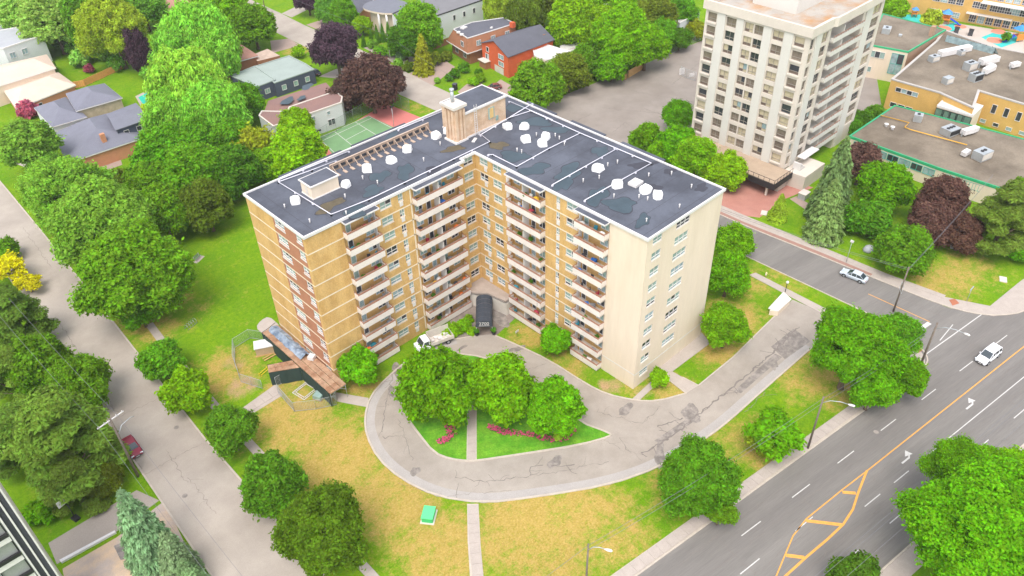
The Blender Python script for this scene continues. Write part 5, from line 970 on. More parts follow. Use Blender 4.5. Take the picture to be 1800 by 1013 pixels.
# ================================================================ TREES
import numpy as np
def leaf_material():
    m = bpy.data.materials.new('foliage'); m.use_nodes = True; n = m.node_tree.nodes; l = m.node_tree.links; b = n['Principled BSDF']
    oi = n.new('ShaderNodeObjectInfo'); g = n.new('ShaderNodeNewGeometry')
    hsv = n.new('ShaderNodeHueSaturation'); l.new(oi.outputs['Color'], hsv.inputs['Color'])
    def mr(f, a, bb, c0, d):
        t = n.new('ShaderNodeMapRange'); l.new(f, t.inputs[0])
        for i, v in zip((1,2,3,4), (a,bb,c0,d)): t.inputs[i].default_value = v
        return t.outputs[0]
    tx = n.new('ShaderNodeTexNoise'); tx.inputs['Scale'].default_value = .55; tx.inputs['Detail'].default_value = 2; l.new(g.outputs['Position'], tx.inputs['Vector'])
    l.new(mr(g.outputs['Random Per Island'], 0, 1, .485, .515), hsv.inputs['Hue'])
    mu = n.new('ShaderNodeMath'); mu.operation = 'MULTIPLY'; l.new(mr(g.outputs['Random Per Island'],0,1,.62,1.38), mu.inputs[0]); l.new(mr(tx.outputs['Fac'],.35,.65,.8,1.2), mu.inputs[1])
    l.new(mu.outputs[0], hsv.inputs['Value']); l.new(hsv.outputs[0], b.inputs['Base Color'])
    b.inputs['Roughness'].default_value = .6; b.inputs['Specular IOR Level'].default_value = .08
    tr = n.new('ShaderNodeBsdfTranslucent'); h2 = n.new('ShaderNodeHueSaturation'); h2.inputs['Hue'].default_value = .478; h2.inputs['Value'].default_value = 1.25; l.new(hsv.outputs[0], h2.inputs['Color']); l.new(h2.outputs[0], tr.inputs['Color'])
    mx = n.new('ShaderNodeMixShader'); mx.inputs[0].default_value = .42; l.new(b.outputs[0], mx.inputs[1]); l.new(tr.outputs[0], mx.inputs[2]); l.new(mx.outputs[0], n['Material Output'].inputs['Surface'])
    return m
M_leaf = leaf_material()
def leaf_mesh(name, P, N, size, asp, rs, tangent=None):
    """one kite-shaped leaf clump per point"""
    k = len(P); N = N/np.linalg.norm(N, axis=1, keepdims=True)
    if tangent is None: tangent = rs.normal(size=(k,3))
    T = tangent-N*np.sum(tangent*N, axis=1, keepdims=True); T /= np.linalg.norm(T, axis=1, keepdims=True)+1e-9; B = np.cross(N, T)
    s = size*rs.uniform(.4,1.5,size=(k,1))
    V = np.stack([P-T*s, P+B*s*asp-N*s*.12, P+T*s-N*s*.25, P-B*s*asp-N*s*.12], 1).reshape(-1,3)
    me = bpy.data.meshes.new(name); me.vertices.add(len(V)); me.vertices.foreach_set('co', V.astype(np.float32).ravel())
    me.loops.add(4*k); me.loops.foreach_set('vertex_index', np.arange(4*k, dtype=np.int32)); me.polygons.add(k); me.polygons.foreach_set('loop_start', np.arange(0,4*k,4, dtype=np.int32))
    me.update(calc_edges=True); me.materials.append(M_leaf); return me
def lobes(rs, n, r0, r1, flat=1.0, low=-.55, spread=.66):
    c = []
    tries = 0
    while len(c) < n and tries < 4000:
        tries += 1; d = rs.normal(size=3); d /= np.linalg.norm(d)
        if d[2] < low: continue
        q = d*spread*rs.uniform(.82,1.12); r = rs.uniform(r0, r1)
        if all(np.linalg.norm(q-a) > .55*(r+b) for a, b in c): c.append((q, r))
    c.append((np.zeros(3), .55)); return c
def broad_crown(name, seed, nl, n, size, r0=.26, r1=.42, drop=0, asp=.55, low=-.5, irregular=.18):
    rs = np.random.default_rng(seed); L = lobes(rs, nl, r0, r1, low=low); P = []; N = []
    w = np.array([r*r for _, r in L[:-1]]); w /= w.sum(); per = (w*n*1.5).astype(int)
    C_ = np.array([c for c, _ in L]); Rr = np.array([r for _, r in L])
    for (c, r), k in zip(L[:-1], per):
        d = rs.normal(size=(k,3)); d /= np.linalg.norm(d, axis=1, keepdims=True); ph = rs.uniform(0,6.28,size=4); wob = 1+.16*np.sin(5*d[:,:1]+ph[0])*np.sin(6*d[:,1:2]+ph[1])+.12*np.sin(9*d[:,2:]+ph[2]+4*d[:,:1])
        rad = r*(1-np.abs(rs.normal(0,.26,size=(k,1)))+np.abs(rs.normal(0,.07,size=(k,1))))*(1+rs.uniform(-irregular,irregular,size=(k,1)))*wob
        p = c+d*rad
        dist = np.linalg.norm(p[:,None,:]-C_[None], axis=2)/Rr[None]; ok = (dist.min(axis=1) > .55)
        P.append(p[ok]); N.append(d[ok])
    P = np.concatenate(P); N = np.concatenate(N); k = len(P)
    N = N*.8+rs.normal(0,.5,size=(k,3))+np.array([0,0,.5])
    sq = 1+.10*np.sin(3*np.arctan2(P[:,1:2],P[:,:1])+seed)+.07*np.sin(5*np.arctan2(P[:,1:2],P[:,:1])+2*seed); P[:,:2] *= sq
    tan = None
    if drop: P[:,2] -= np.abs(rs.normal(0,drop,size=k)); tan = np.tile([0.,0,-1.],(k,1))+rs.normal(0,.25,size=(k,3))
    return leaf_mesh(name, P, N, size, asp, rs, tan)
def spruce_crown(name, seed, tiers, n, size):
    rs = np.random.default_rng(seed); P = []; N = []; T = []
    for t in range(tiers):
        f = t/(tiers-1); z = -1+1.94*f; R0 = (1-f)**.65*.95+.04; nb = max(5, int(13*(1-f)+5))
        for b in range(nb):
            a = 2*math.pi*(b+rs.uniform(-.3,.3))/nb+t*.7; rr = R0*rs.uniform(.78,1.08); k = max(6, int(n*rr/(tiers*7)))
            s = np.sqrt(rs.uniform(.04,1,size=k)); x = s*rr; side = rs.normal(0,.055+.05*(1-s),size=k)
            dz = -.30*s**1.6*rr+.07*s**5
            P.append(np.stack([x*math.cos(a)-side*math.sin(a), x*math.sin(a)+side*math.cos(a), z+dz*.5+rs.normal(0,.012,size=k)], 1))
            N.append(np.tile([math.cos(a)*.45,math.sin(a)*.45,1.],(k,1))+rs.normal(0,.3,size=(k,3))); T.append(np.tile([math.cos(a),math.sin(a),-.35],(k,1))+rs.normal(0,.5,size=(k,3)))
    return leaf_mesh(name, np.concatenate(P), np.concatenate(N), size, .45, rs, np.concatenate(T))
def pine_crown(name, seed, n, size):
    rs = np.random.default_rng(seed); P = []; N = []
    for b in range(46):
        z = rs.uniform(-.8,.95); R0 = (1-max(0,z)*.75)*rs.uniform(.45,.95); a = rs.uniform(0,6.283); c = np.array([math.cos(a)*R0*.75, math.sin(a)*R0*.75, z]); k = n//46
        d = rs.normal(size=(k,3)); d /= np.linalg.norm(d,axis=1,keepdims=True); p = c+d*np.array([.30,.30,.14])*rs.uniform(.5,1,size=(k,1)); P.append(p); N.append(d+np.array([0,0,.9])+rs.normal(0,.3,size=(k,3)))
    return leaf_mesh(name, np.concatenate(P), np.concatenate(N), size, .4, rs)
PROTO = {
 'small': [broad_crown('crown_small', 1, 18, 10000, .075), broad_crown('crown_small', 2, 22, 10000, .073, irregular=.24)],
 'mid': [broad_crown('crown_mid', 3, 30, 23000, .051, .2, .36), broad_crown('crown_mid', 4, 38, 23000, .049, .16, .34, irregular=.24), broad_crown('crown_mid', 5, 26, 23000, .052, .22, .42)],
 'big': [broad_crown('crown_big', 6, 52, 62000, .033, .15, .31), broad_crown('crown_big', 7, 64, 62000, .031, .12, .30, irregular=.24), broad_crown('crown_big', 8, 42, 62000, .034, .17, .34)],
 'huge': [broad_crown('crown_huge', 9, 90, 140000, .0205, .10, .25, irregular=.25), broad_crown('crown_huge', 10, 76, 140000, .021, .11, .27, irregular=.25)],
 'loose': [broad_crown('crown_loose', 11, 20, 4200, .085, .18, .36, irregular=.35), broad_crown('crown_loose', 12, 15, 3000, .085, .16, .34, irregular=.35)],
 'willow': [broad_crown('crown_weeping', 13, 34, 34000, .05, .2, .34, drop=.06, asp=.4, low=-.6), broad_crown('crown_weeping', 14, 40, 34000, .048, .18, .32, drop=.07, asp=.4, low=-.6)],
 'spruce': [spruce_crown('crown_spruce', 15, 24, 15000, .066), spruce_crown('crown_spruce', 16, 28, 15000, .064)],
 'pine': [pine_crown('crown_pine', 17, 36000, .045), pine_crown('crown_pine', 18, 36000, .045)],
 'bush': [broad_crown('crown_bush', 19, 14, 1500, .15, .3, .5, low=-.2), broad_crown('crown_bush', 20, 12, 1500, .15, .3, .5, low=-.2)],
}
def trunk_mesh(seed, con=False):
    """unit tree: foot at z=0, crown centre at z=1, crown radius about .8"""
    r = random.Random(seed); mb = MB()
    if con: return mb.tube([(0,0,0),(.01,0,.6),(0,0,1.9)], [.045,.035,.006], 7).mesh('trunk', M_bark)
    mb.tube([(0,0,-.02),(.01,.01,.1),(.02,0,.45),(0,.02,.95)], [.085,.06,.05,.03], 8)
    for k in range(7):
        a = 2*math.pi*k/7+r.uniform(-.3,.3); z = r.uniform(.32,.7); q = r.uniform(.35,.62); e = (math.cos(a)*q, math.sin(a)*q, z+r.uniform(.25,.6)); m = (e[0]*.5, e[1]*.5, z+(e[2]-z)*.35)
        mb.tube([(0.01,.01,z),m,e], [.034,.024,.008], 5)
        f = (e[0]*1.25+r.uniform(-.12,.12), e[1]*1.25+r.uniform(-.12,.12), e[2]+r.uniform(-.05,.15)); mb.tube([m,f],[.018,.005],4)
    return mb.mesh('trunk', M_bark)
TRUNK = [trunk_mesh(k) for k in range(4)]; CTRUNK = trunk_mesh(9, True)
GC = {'moss': '#5e8118', 'lime': '#84b40e', 'vivid': '#6ea50a', 'mid': '#6b9d19', 'deep': '#60901d', 'dark': '#58841d', 'olive': '#6f8220', 'pale': '#80b03a', 'hazy': '#96bd56', 'yellowgreen': '#9cb82e', 'yellow': '#bfc410', 'purple': '#57404c', 'plum': '#6a5045', 'spruce': '#7fa05c', 'blue': '#8caa7a', 'pine': '#769234', 'red': '#ae5a74', 'gold': '#95a022', 'shrub': '#72a41e', 'willow': '#88ba3a'}  # hazy and pale greens have the upper-left haze mixed into the leaf colour
tn = [0]
def tree(kind, t, col, label, name='tree', rz=1.0, cat='tree', group=None):
    """t = (x, y, height of the crown's centre, crown radius)"""
    x, y, hc, r = t; tn[0] += 1; k = tn[0]; q = random.Random(k*17)
    T = thing(name, label, cat, (x,y,0), 0, group)
    P = PROTO[kind]; c = link('crown', P[k%len(P)], T, (0,0,hc), q.uniform(0,6.28)); con = kind in ('spruce',)
    c.scale = (r*q.uniform(.96,1.05), r*q.uniform(.96,1.05), r*rz)
    v = q.uniform(.84,1.14); h = S(GC[col]); c.color = (min(1,h[0]*v*q.uniform(.88,1.14)), min(1,h[1]*v), min(1,h[2]*v*q.uniform(.9,1.1)), 1)
    if kind != 'bush':
        if con: o = link('trunk', CTRUNK, T); o.scale = (r*.9, r*.9, hc+r*rz*.05) if False else (max(r,2)*1.3, max(r,2)*1.3, (hc+r*rz*.9)/1.9)
        else: o = link('trunk', TRUNK[k%4], T, (0,0,0), q.uniform(0,6.28)); o.scale = (r*1.05, r*1.05, hc)
    return T
# --- island, front lawn and avenue
tree('mid', (-24.74,-16.72,6.58,5.72), 'vivid', 'bright green round tree on the left of the island by the white truck', rz=1.25)
tree('mid', (-18.16,-23.12,5.92,5.15), 'vivid', 'bright green tree in the middle of the island right of the path', rz=1.05)
tree('mid', (-14.78,-30.92,5.25,4.56), 'vivid', 'bright green tree on the right of the island above the flower bed')
tree('small', (-28.7,-1.97,3.57,3.11), 'vivid', 'small rounded tree at the brick corner by the lowest left balconies')
tree('small', (-2.42,-19.28,2.96,2.57), 'vivid', 'small tree at the foot of the right wing between two balcony stacks')
tree('small', (3.47,-35.98,1.82,1.58), 'lime', 'young bright tree on the small lawn at the end wall door')
tree('mid', (17.83,-37.84,4.72,4.1), 'vivid', 'low round tree on the east lawn nearest the end wall', rz=.85)
tree('mid', (29.18,-30.45,4.76,4.14), 'vivid', 'round tree on the east lawn just behind the building edge'); tree('mid', (38.84,-25.31,4.32,3.76), 'vivid', 'small round tree on the east lawn beside the side street')
tree('big', (22.69,-56.13,8.4,6.72), 'vivid', 'large spreading tree on the avenue corner, its main dome'); tree('mid', (34,-58.52,5.39,3.37), 'mid', 'smaller dome rising beside the large avenue corner tree'); tree('mid', (27,-63.33,4.49,3.21), 'vivid', 'low dome overhanging the avenue kerb from the corner tree'); tree('mid', (21.16,-60.94,4.86,3.74), 'vivid', 'lower front lobe of the avenue corner trees over the pavement')
tree('big', (-11.25,-53.07,6.25,5.43), 'mid', 'full round tree at the avenue pavement in front of the driveway'); tree('small', (-11.28,-57.02,3.5,2.19), 'mid', 'low side crown hanging over the avenue pavement', rz=.8)
tree('loose', (4.17,-55.56,4.12,4.12), 'vivid', 'sparse leaning tree with bare limbs on the avenue lawn', rz=.7); tree('loose', (2.71,-54.25,3.06,2.55), 'gold', 'thin yellowish tree beside the sparse leaning tree', rz=.8)
tree('huge', (2.91,-82.94,10.37,10.37), 'vivid', 'huge bright tree filling the lower right corner', rz=.8); tree('huge', (10.48,-78.4,9.19,5.74), 'vivid', 'tall bright crown at the top of the lower right trees', rz=.9); tree('big', (4.69,-78.47,5.5,4.58), 'vivid', 'bright left flank of the huge lower right trees'); tree('big', (14.59,-82.32,7.9,4.94), 'lime', 'bright crown at the right edge above the avenue')
tree('small', (-7.55,-73.9,3.27,2.84), 'dark', 'dark small tree at the bottom edge by the avenue')
# --- left street, east side
tree('small', (-50.09,20.69,3.92,3.41), 'mid', 'first small tree of the pavement row by the left street'); tree('small', (-50.61,11.54,4.14,3.6), 'lime', 'lime green second tree of the pavement row by the left street'); tree('mid', (-49.81,-0.65,4.65,4.04), 'deep', 'deep green third tree of the pavement row'); tree('mid', (-50.58,-13.8,5.01,4.35), 'deep', 'deep green fourth tree of the pavement row'); tree('big', (-50.38,-25.82,6.71,5.84), 'moss', 'large olive dark tree at the lower end of the pavement row')
tree('big', (-45.37,37.81,9.59,9.59), 'mid', 'very large domed tree overhanging the left street', rz=.9); tree('small', (-47.18,35.69,3.79,3.3), 'mid', 'low side crown below the very large domed tree'); tree('big', (-42.61,56.72,9.22,9.22), 'pale', 'pale green big tree behind the very large domed tree'); tree('big', (-43.52,73.6,8.48,8.48), 'pale', 'pale green big tree nearest the upper left street bend'); tree('mid', (-31.92,57.73,6.62,5.52), 'mid', 'mid green tree at the lawn edge behind the dome')
tree('mid', (-24.54,54.54,5.93,5.16), 'olive', 'olive open tree at the far end of the left lawn', rz=1.15); tree('mid', (-21.42,65.03,7.71,7.01), 'mid', 'deep green tree left of the flat roof corner'); tree('mid', (-21.97,76.52,7.48,6.8), 'mid', 'deep green tree at the back of the lawn by the forecourt'); tree('mid', (-28.66,71.6,5.42,5.42), 'mid', 'deep green tree between forecourt and lawn'); tree('mid', (-14.04,62.71,6.21,6.21), 'deep', 'dark tree touching the roof corner of the block'); tree('mid', (-7.31,74.63,5.86,5.33), 'mid', 'mid green tree below the white two tier house'); tree('loose', (-6.13,68.41,6.02,5.24), 'gold', 'thin brownish tree between dark trees and the tennis court'); tree('mid', (-31.22,81.59,3.07,3.41), 'olive', 'pale olive tree below the forecourt')
tree('mid', (-0.85,58.95,6.38,6.38), 'lime', 'bright lime tree beside the tennis court at the roof edge'); tree('mid', (7.22,72.21,5.21,4.74), 'lime', 'bright lime tree in front of the white two tier house'); tree('small', (-6.39,62.63,4.43,4.43), 'mid', 'green tree between the lime tree and the roof corner'); tree('mid', (-17.35,62.99,4.08,4.53), 'deep', 'dark low tree behind the left lawn bench')
# --- left street, west side
tree('loose', (-59.25,65.71,3.39,3.77), 'yellow', 'yellow tree with orange tips at the left edge', rz=.6); tree('loose', (-57.88,60.33,2.24,2.49), 'yellow', 'low yellow spray overhanging the left street', rz=.5)
tree('mid', (-52.07,82.25,3.93,3.42), 'mid', 'green tree at the left edge above the parked car') if False else None
tree('pine', (-63.53,44.9,6.37,5.79), 'pine', 'dark pine with clumped needles at the left edge'); tree('mid', (-64.82,32.74,5.13,5.13), 'mid', 'round green tree left of the utility cable'); tree('mid', (-61.4,24.05,4.84,4.84), 'mid', 'round mid green tree at the left kerb'); tree('pine', (-68.35,32.95,4.99,4.54), 'pine', 'pine at the left edge behind the round green trees')
tree('pine', (-67.95,10.71,7.72,7.72), 'pine', 'very large pine behind the utility pole'); tree('pine', (-71.87,16.43,5.69,5.69), 'pine', 'pine at the left edge beside the white tower'); tree('mid', (-66.17,5.79,2.39,2.66), 'olive', 'olive tree below the utility pole by the red car'); tree('pine', (-69.33,6.45,3.68,4.61), 'pine', 'lower pine boughs above the basketball hoop'); tree('bush', (-74.51,7.29,0.99,1.98), 'vivid', 'green shrub at the corner of the white tower'); tree('small', (-57.26,73.94,2.36,2.62), 'mid', 'small green tree at the left edge beside the parked car')
tree('spruce', (-66.32,-9.64,7.26,3.63), 'blue', 'tall blue green spruce at the loading yard', rz=2.0, name='spruce_tree'); tree('spruce', (-64.79,-14.37,4.68,2.92), 'blue', 'shorter blue spruce beside the tall spruce', rz=1.6, name='spruce_tree'); tree('spruce', (-64.67,-17.08,3.29,2.35), 'blue', 'low blue spruce at the bottom edge', rz=1.4, name='spruce_tree')
# --- upper left gardens
tree('mid', (-41.65,102.43,8.7,6.69), 'pale', 'spreading pale tree with a bare trunk at the far left', rz=.8); tree('small', (-41.04,96.21,5.54,3.69), 'pale', 'lower bough of the spreading pale tree', rz=.7)
tree('bush', (-32.65,136.19,1.73,2.88), 'red', 'pink red shrub tree beside the grey roofed house'); tree('bush', (-10.52,153.13,1.01,1.44), 'red', 'small crimson shrub by the orange fence'); tree('bush', (-10.44,159.41,2.04,2.91), 'hazy', 'pale round shrub by the orange fence'); tree('bush', (-6.84,164.48,2.08,2.97), 'hazy', 'pale shrub behind the crimson shrub'); tree('bush', (-4.62,159.86,1.84,2.63), 'pale', 'green shrub left of the yellow green tree')
tree('willow', (11.18,125.82,12.03,10.03), 'willow', 'weeping pale tree at the rear of the big garden clump'); tree('willow', (4.26,122.05,9.64,8.04), 'willow', 'weeping pale tree on the left of the big garden clump'); tree('willow', (10.92,117.5,8.9,8.09), 'willow', 'weeping pale tree on the right of the big garden clump'); tree('willow', (-4.38,100.26,10.5,9.54), 'willow', 'weeping pale tree in the middle of the big garden clump'); tree('willow', (-4.43,87.28,8.19,8.19), 'willow', 'weeping tree at the front of the garden clump'); tree('willow', (-11.13,95.96,6.95,6.95), 'willow', 'weeping tree beside the turquoise pool'); tree('mid', (4.43,92.51,5.55,5.55), 'mid', 'green tree at the right foot of the weeping clump'); tree('mid', (-9.3,85.16,4.94,5.49), 'mid', 'green tree at the foot of the weeping clump')
tree('big', (-2.32,148.53,11.26,9.38), 'yellowgreen', 'large yellow green tree left of the purple columnar tree', rz=1.1); tree('mid', (-4.39,163.59,10,7.14), 'deep', 'dark green tree behind the white house garden', rz=1.4); tree('mid', (-0.88,139.69,6.79,3.57), 'purple', 'dark purple columnar tree beside the weeping clump', rz=2.0); tree('mid', (-10.44,172.65,9.73,8.84), 'hazy', 'pale wide tree at the far upper left'); tree('mid', (-12.84,188.09,9.31,8.47), 'hazy', 'pale tree behind the white box house'); tree('mid', (-10.98,206.83,8.99,8.18), 'hazy', 'pale tree in the far upper left corner'); tree('mid', (1.01,192.35,8.55,7.77), 'hazy', 'pale tree at the top edge left of the dark green tree'); tree('mid', (6.01,175.1,9.85,8.2), 'pale', 'tree at the top edge behind the yellow green tree'); tree('mid', (15.18,171.42,7.65,6.95), 'pale', 'tree at the top edge left of the brown roof')
tree('mid', (31.06,133,6.91,6.91), 'mid', 'grey green round tree beside the upper street', rz=.95); tree('mid', (31.19,147.47,8.59,7.81), 'lime', 'bright tree at the top edge beside the upper street'); tree('mid', (32.17,163.28,5.87,5.33), 'lime', 'bright tree behind the brown roofed house'); tree('bush', (36.06,118.51,1.56,1.96), 'lime', 'bright shrub on the lawn of the navy house')
tree('mid', (36.63,98.8,8.4,7), 'purple', 'dark purple round tree beside the upper street'); tree('mid', (29.8,73.66,7.98,7.26), 'plum', 'brown purple tree at the tennis court corner'); tree('small', (25.84,78.43,4.97,4.52), 'plum', 'smaller brown purple tree beside the white two tier house'); tree('mid', (38.71,77.22,4.9,4.08), 'plum', 'right hand crown of the brown purple trees'); tree('bush', (32.55,90.02,1.44,1.8), 'lime', 'bright shrub by the white two tier house')
tree('mid', (57.28,145.8,5.62,4.69), 'purple', 'dark purple tree at the top edge across the street'); tree('mid', (57.35,125.59,5.37,4.48), 'mid', 'grey green tree with a pale trunk by the portico', rz=1.2); tree('mid', (57.19,135.7,4.59,3.53), 'pale', 'slim pale tree left of the grey green tree', rz=1.5); tree('small', (58.7,118.63,3.08,3.08), 'lime', 'bright small tree in front of the portico')
tree('mid', (60.87,93.07,8.39,6.99), 'mid', 'full green tree in front of the white modern house', rz=1.15); tree('mid', (56.07,94.1,5.59,5.08), 'deep', 'deep green tree left of the golden conifer'); tree('spruce', (53.7,83.59,5.74,3.38), 'gold', 'golden green conifer in front of the brown house', rz=1.6, name='conifer')
for k,t_ in enumerate([(53.48,111.22,2.49,0.83),(55.4,109.82,2.99,1),(58.11,110.7,3.01,1),(59.79,110.17,3.02,1.01),(62.02,110.34,3.04,1.01)]): tree('spruce', t_, 'deep', ['left end cypress','second cypress','middle cypress','fourth cypress','right end cypress'][k]+' of the row of slim cypresses by the portico', rz=2.6, name='cypress', group='cypress row by the portico')
for k,(t_,c) in enumerate([((52.31,101.58,1.36,1.95),'shrub'),((55.08,99.39,1.14,1.63),'pale'),((54.73,94.99,1.12,1.61),'blue'),((51.4,92,1,1.42),'pale'),((51.75,87.84,1.1,1.57),'olive'),((59.39,85.47,1.55,2.22),'olive'),((63.51,85.48,1.12,1.6),'olive'),((57.58,74.95,1.08,1.54),'deep'),((61.47,75.87,1.2,1.71),'deep'),((55.16,74.51,0.85,1.22),'deep'),((57.47,67.47,0.95,1.36),'lime'),((60.34,67.71,1.06,1.52),'lime'),((51.99,75.96,0.64,0.91),'pale'),((62.81,71.13,0.86,1.23),'deep'),((54.88,108.7,1.05,1.5),'pale')]): tree('bush', t_, c, ['flower edged bush inside the round drive bed','pale bush right end of the round drive bed','blue grey bush below the full green tree','pale low bush beside the blue grey bush','olive bush beside the two black bins','olive bush at the brown house wall','small olive bush right of the brown house wall','dark hedge bush middle of the sloping hedge','dark hedge bush top of the sloping hedge','dark hedge bush foot of the sloping hedge','lime bush by the stone walk','lime bush nearest the orange house porch','round clipped bush on the verge by the street','dark upright bush at the orange house corner','pale bush by the cypress row'][k], name='bush', cat='bush')
# --- behind the white roofs and along the car park
for a in [('mid',(59.25,45.32,6.38,6.71),'mid','green tree at the left end of the car park hedge'),('mid',(71.87,46.52,5.24,5.82),'olive','olive green tree second along the car park hedge'),('mid',(80.84,48.69,4.6,5.11),'mid','green tree third along the car park hedge'),('big',(89.53,43.77,10.16,9.24),'lime','large bright tree behind the tan fence at the car park'),('mid',(94.8,55.09,8.26,6.88),'lime','bright tree above the white roofs'),('mid',(92.14,64.33,9.08,6.99),'lime','bright tree behind the orange house'),('mid',(89.37,66.01,5.38,4.48),'lime','lower bright tree behind the orange house gable'),('mid',(95.69,40.82,7,6.36),'lime','bright tree right of the tan fence'),('mid',(84.4,42.92,4.83,5.37),'vivid','bright tree over the crate at the car park'),
          ('willow',(87.93,78.14,8.48,6.52),'olive','grey green weeping tree behind the brown house'),('willow',(89.18,90.19,7.47,5.74),'yellowgreen','yellow green birch at the top edge by the white house'),('mid',(100.33,83.39,7.36,6.13),'olive','olive tree at the top edge'),('mid',(111.53,50.54,8.36,6.43),'olive','olive tree at the top edge near the garden house'),('mid',(122.74,49.83,6.88,5.29),'mid','tree at the top edge left of the tower'),('mid',(108.25,44.65,5.23,4.76),'mid','green tree left of the white garden house wall'),('small',(113.07,42.18,3.52,3.52),'deep','dark tree at the far end of the hedge'),('small',(122.84,43.93,2.97,2.97),'gold','yellowish tree at the far end of the hedge by the tower'),('mid',(114.55,61.24,7.99,6.66),'lime','bright tree at the top edge above the tan fence'),('mid',(110.04,72.73,7.33,6.11),'lime','bright tree at the top edge left of the pale block'),
          ('mid',(73.48,13.24,4.47,3.73),'vivid','upright tree left of the cream tower foot'),('small',(60.13,11.63,3.83,3.83),'vivid','round tree at the near corner of the car park'),('mid',(61.4,4.47,4.28,4.75),'vivid','bright tree behind the right wing roof edge'),('mid',(59.16,-2.39,4.58,5.09),'lime','bright spreading tree below the tower podium'),('mid',(59.13,-9.67,4.05,4.5),'lime','bright tree at the podium railing'),('small',(59.52,6.79,3.17,3.52),'vivid','low bright tree between car park and tower'),
          ('small',(99.87,-17.2,2.11,2.11),'deep','hedge tree near end of the row beside the low school roof'),('small',(104.08,-17.47,2.39,2.39),'deep','hedge tree middle of the row beside the low school roof'),('small',(109.64,-17.53,2.16,2.16),'deep','hedge tree far end of the row beside the low school roof'),
          ('mid',(71.98,-37.39,6.36,5.78),'vivid','bright green tree in front of the low school windows'),('small',(63.91,-39.15,3.71,4.12),'deep','dark tree at the foot of the bright green tree'),('mid',(57.28,-48.7,4.58,5.09),'mid','mid green tree on the corner lawn beside the utility pole'),('mid',(76.39,-47.2,5.76,5.24),'plum','brown purple tree before the low school windows'),('mid',(69.24,-48.16,4.03,4.48),'plum','lower brown purple tree beside the corner lawn'),('mid',(79.92,-28.72,5.38,4.49),'plum','brown purple tree between spruce and low school'),('mid',(70.83,-53.36,3.79,4.21),'plum','shaded brown purple tree near the pine'),
          ('pine',(74.45,-58.29,7.48,6.8),'pine','large pine with a bare leaning trunk at the right edge'),('mid',(91.53,-56.15,4.36,3.35),'mid','green tree at the right edge behind the pine'),('small',(75.51,-62.69,2.16,2.7),'vivid','green shrub tree at the right edge by the pavement'),('bush',(177.68,3.82,3.38,3.38),'lime','bright bush behind the green roof edge') if False else ('small',(175.3,9.24,3.74,3.74),'lime','bright tree at the top edge behind the tower'),('bush',(176.88,-1.08,2.41,3.01),'yellowgreen','yellow green bush beside the blue slide'),('bush',(179.7,-21.43,1.44,1.44),'mid','small green bush on the playground'),('mid',(194.98,6.44,2.48,2.48),'yellowgreen','small tree at the school front')]:
    tree(*a)
tree('spruce', (63.67,-30.91,9.19,4.59), 'spruce', 'tall green spruce in front of the tower balconies', rz=2.0, name='spruce_tree'); tree('spruce', (57.35,-33.51,6.43,4.29), 'spruce', 'broad silvery spruce in front of the tall spruce', rz=1.6, name='spruce_tree'); tree('spruce', (56.68,-24.18,3.23,2.02), 'yellowgreen', 'small yellow green conifer at the red forecourt', rz=1.5, name='conifer')
for k,(t_,c) in enumerate([((-8.75,177.76,2.17,2.72),'hazy'),((-8.8,169.15,1.73,2.16),'pale'),((-0.44,136.33,1.75,2.19),'pale'),((-17.63,162.17,1.28,1.61),'hazy'),((-27.55,122.55,1.57,1.97),'yellowgreen'),((-11.3,113.83,1.6,2),'yellowgreen'),((-16.65,88.65,2.58,2.87),'olive'),((-4.28,148.58,2.04,2.56),'pale')]): tree('bush', t_, c, ['pale bush in the garden right of the white box house','small pale bush below the white house garden trees','pale bush at the near corner of the bright fenced lawn','tiny pale bush at the peach house gable','yellowish bush between peach and grey roofs','yellowish bush between grey roofs and pool','olive bush behind the tan shed','pale bush under the yellow green tree'][k], name='bush', cat='bush')
# flower beds and planting at the entrance
for k,(t_,c) in enumerate([((-10.58,-3.9,0.67,1.34),'lime'),((-8.99,-4.27,0.68,1.35),'lime'),((-7.03,-3.35,0.44,0.88),'lime'),((-12.28,-3.66,0.57,1.15),'lime'),((-8.68,-6.07,0.43,0.86),'lime')]): tree('bush', t_, c, ['leafy bush in the middle of the entrance bed','leafy bush right of the middle in the entrance bed','leafy bush at the top of the entrance bed by the canopy','leafy bush at the left end of the entrance bed','leafy bush at the canopy post'][k], name='bush', cat='bush')
tree('bush', (-15.36,-32.33,0.4,0.66), 'yellowgreen', 'yellow green clump in the pink flower bed', name='bush', cat='bush')
fb = MB(); fr = random.Random(3)
for pts in ([(-27.85,-20.64,0),(-26.55,-21.03,0),(-25.4,-20.33,0),(-25.12,-19.36,0)],[(-20.76,-23.74,0),(-20.65,-25.11,0),(-19.11,-27.14,0),(-17.42,-28.99,0),(-16.72,-31.23,0),(-15.34,-32.77,0),(-13.75,-32.99,0),(-12.76,-32.75,0)]):
    for p in smooth_path(pts,2):
        for _ in range(16): q = (p.x+fr.uniform(-.55,.55), p.y+fr.uniform(-.55,.55)); h = fr.uniform(.15,.42); s = fr.uniform(.12,.22); fb.face([(q[0]-s,q[1],h),(q[0],q[1]-s,h+.05),(q[0]+s,q[1],h),(q[0],q[1]+s,h-.03)], fr.choice((0,0,0,1))); 
o = fb.build('flower_border', [pm('pink_petals', S('#cf4f78'), .8, .2, 3), pm('bedding_leaves', S('#4f6a2c'), .9, .2, 3)]); o['kind'] = 'stuff'

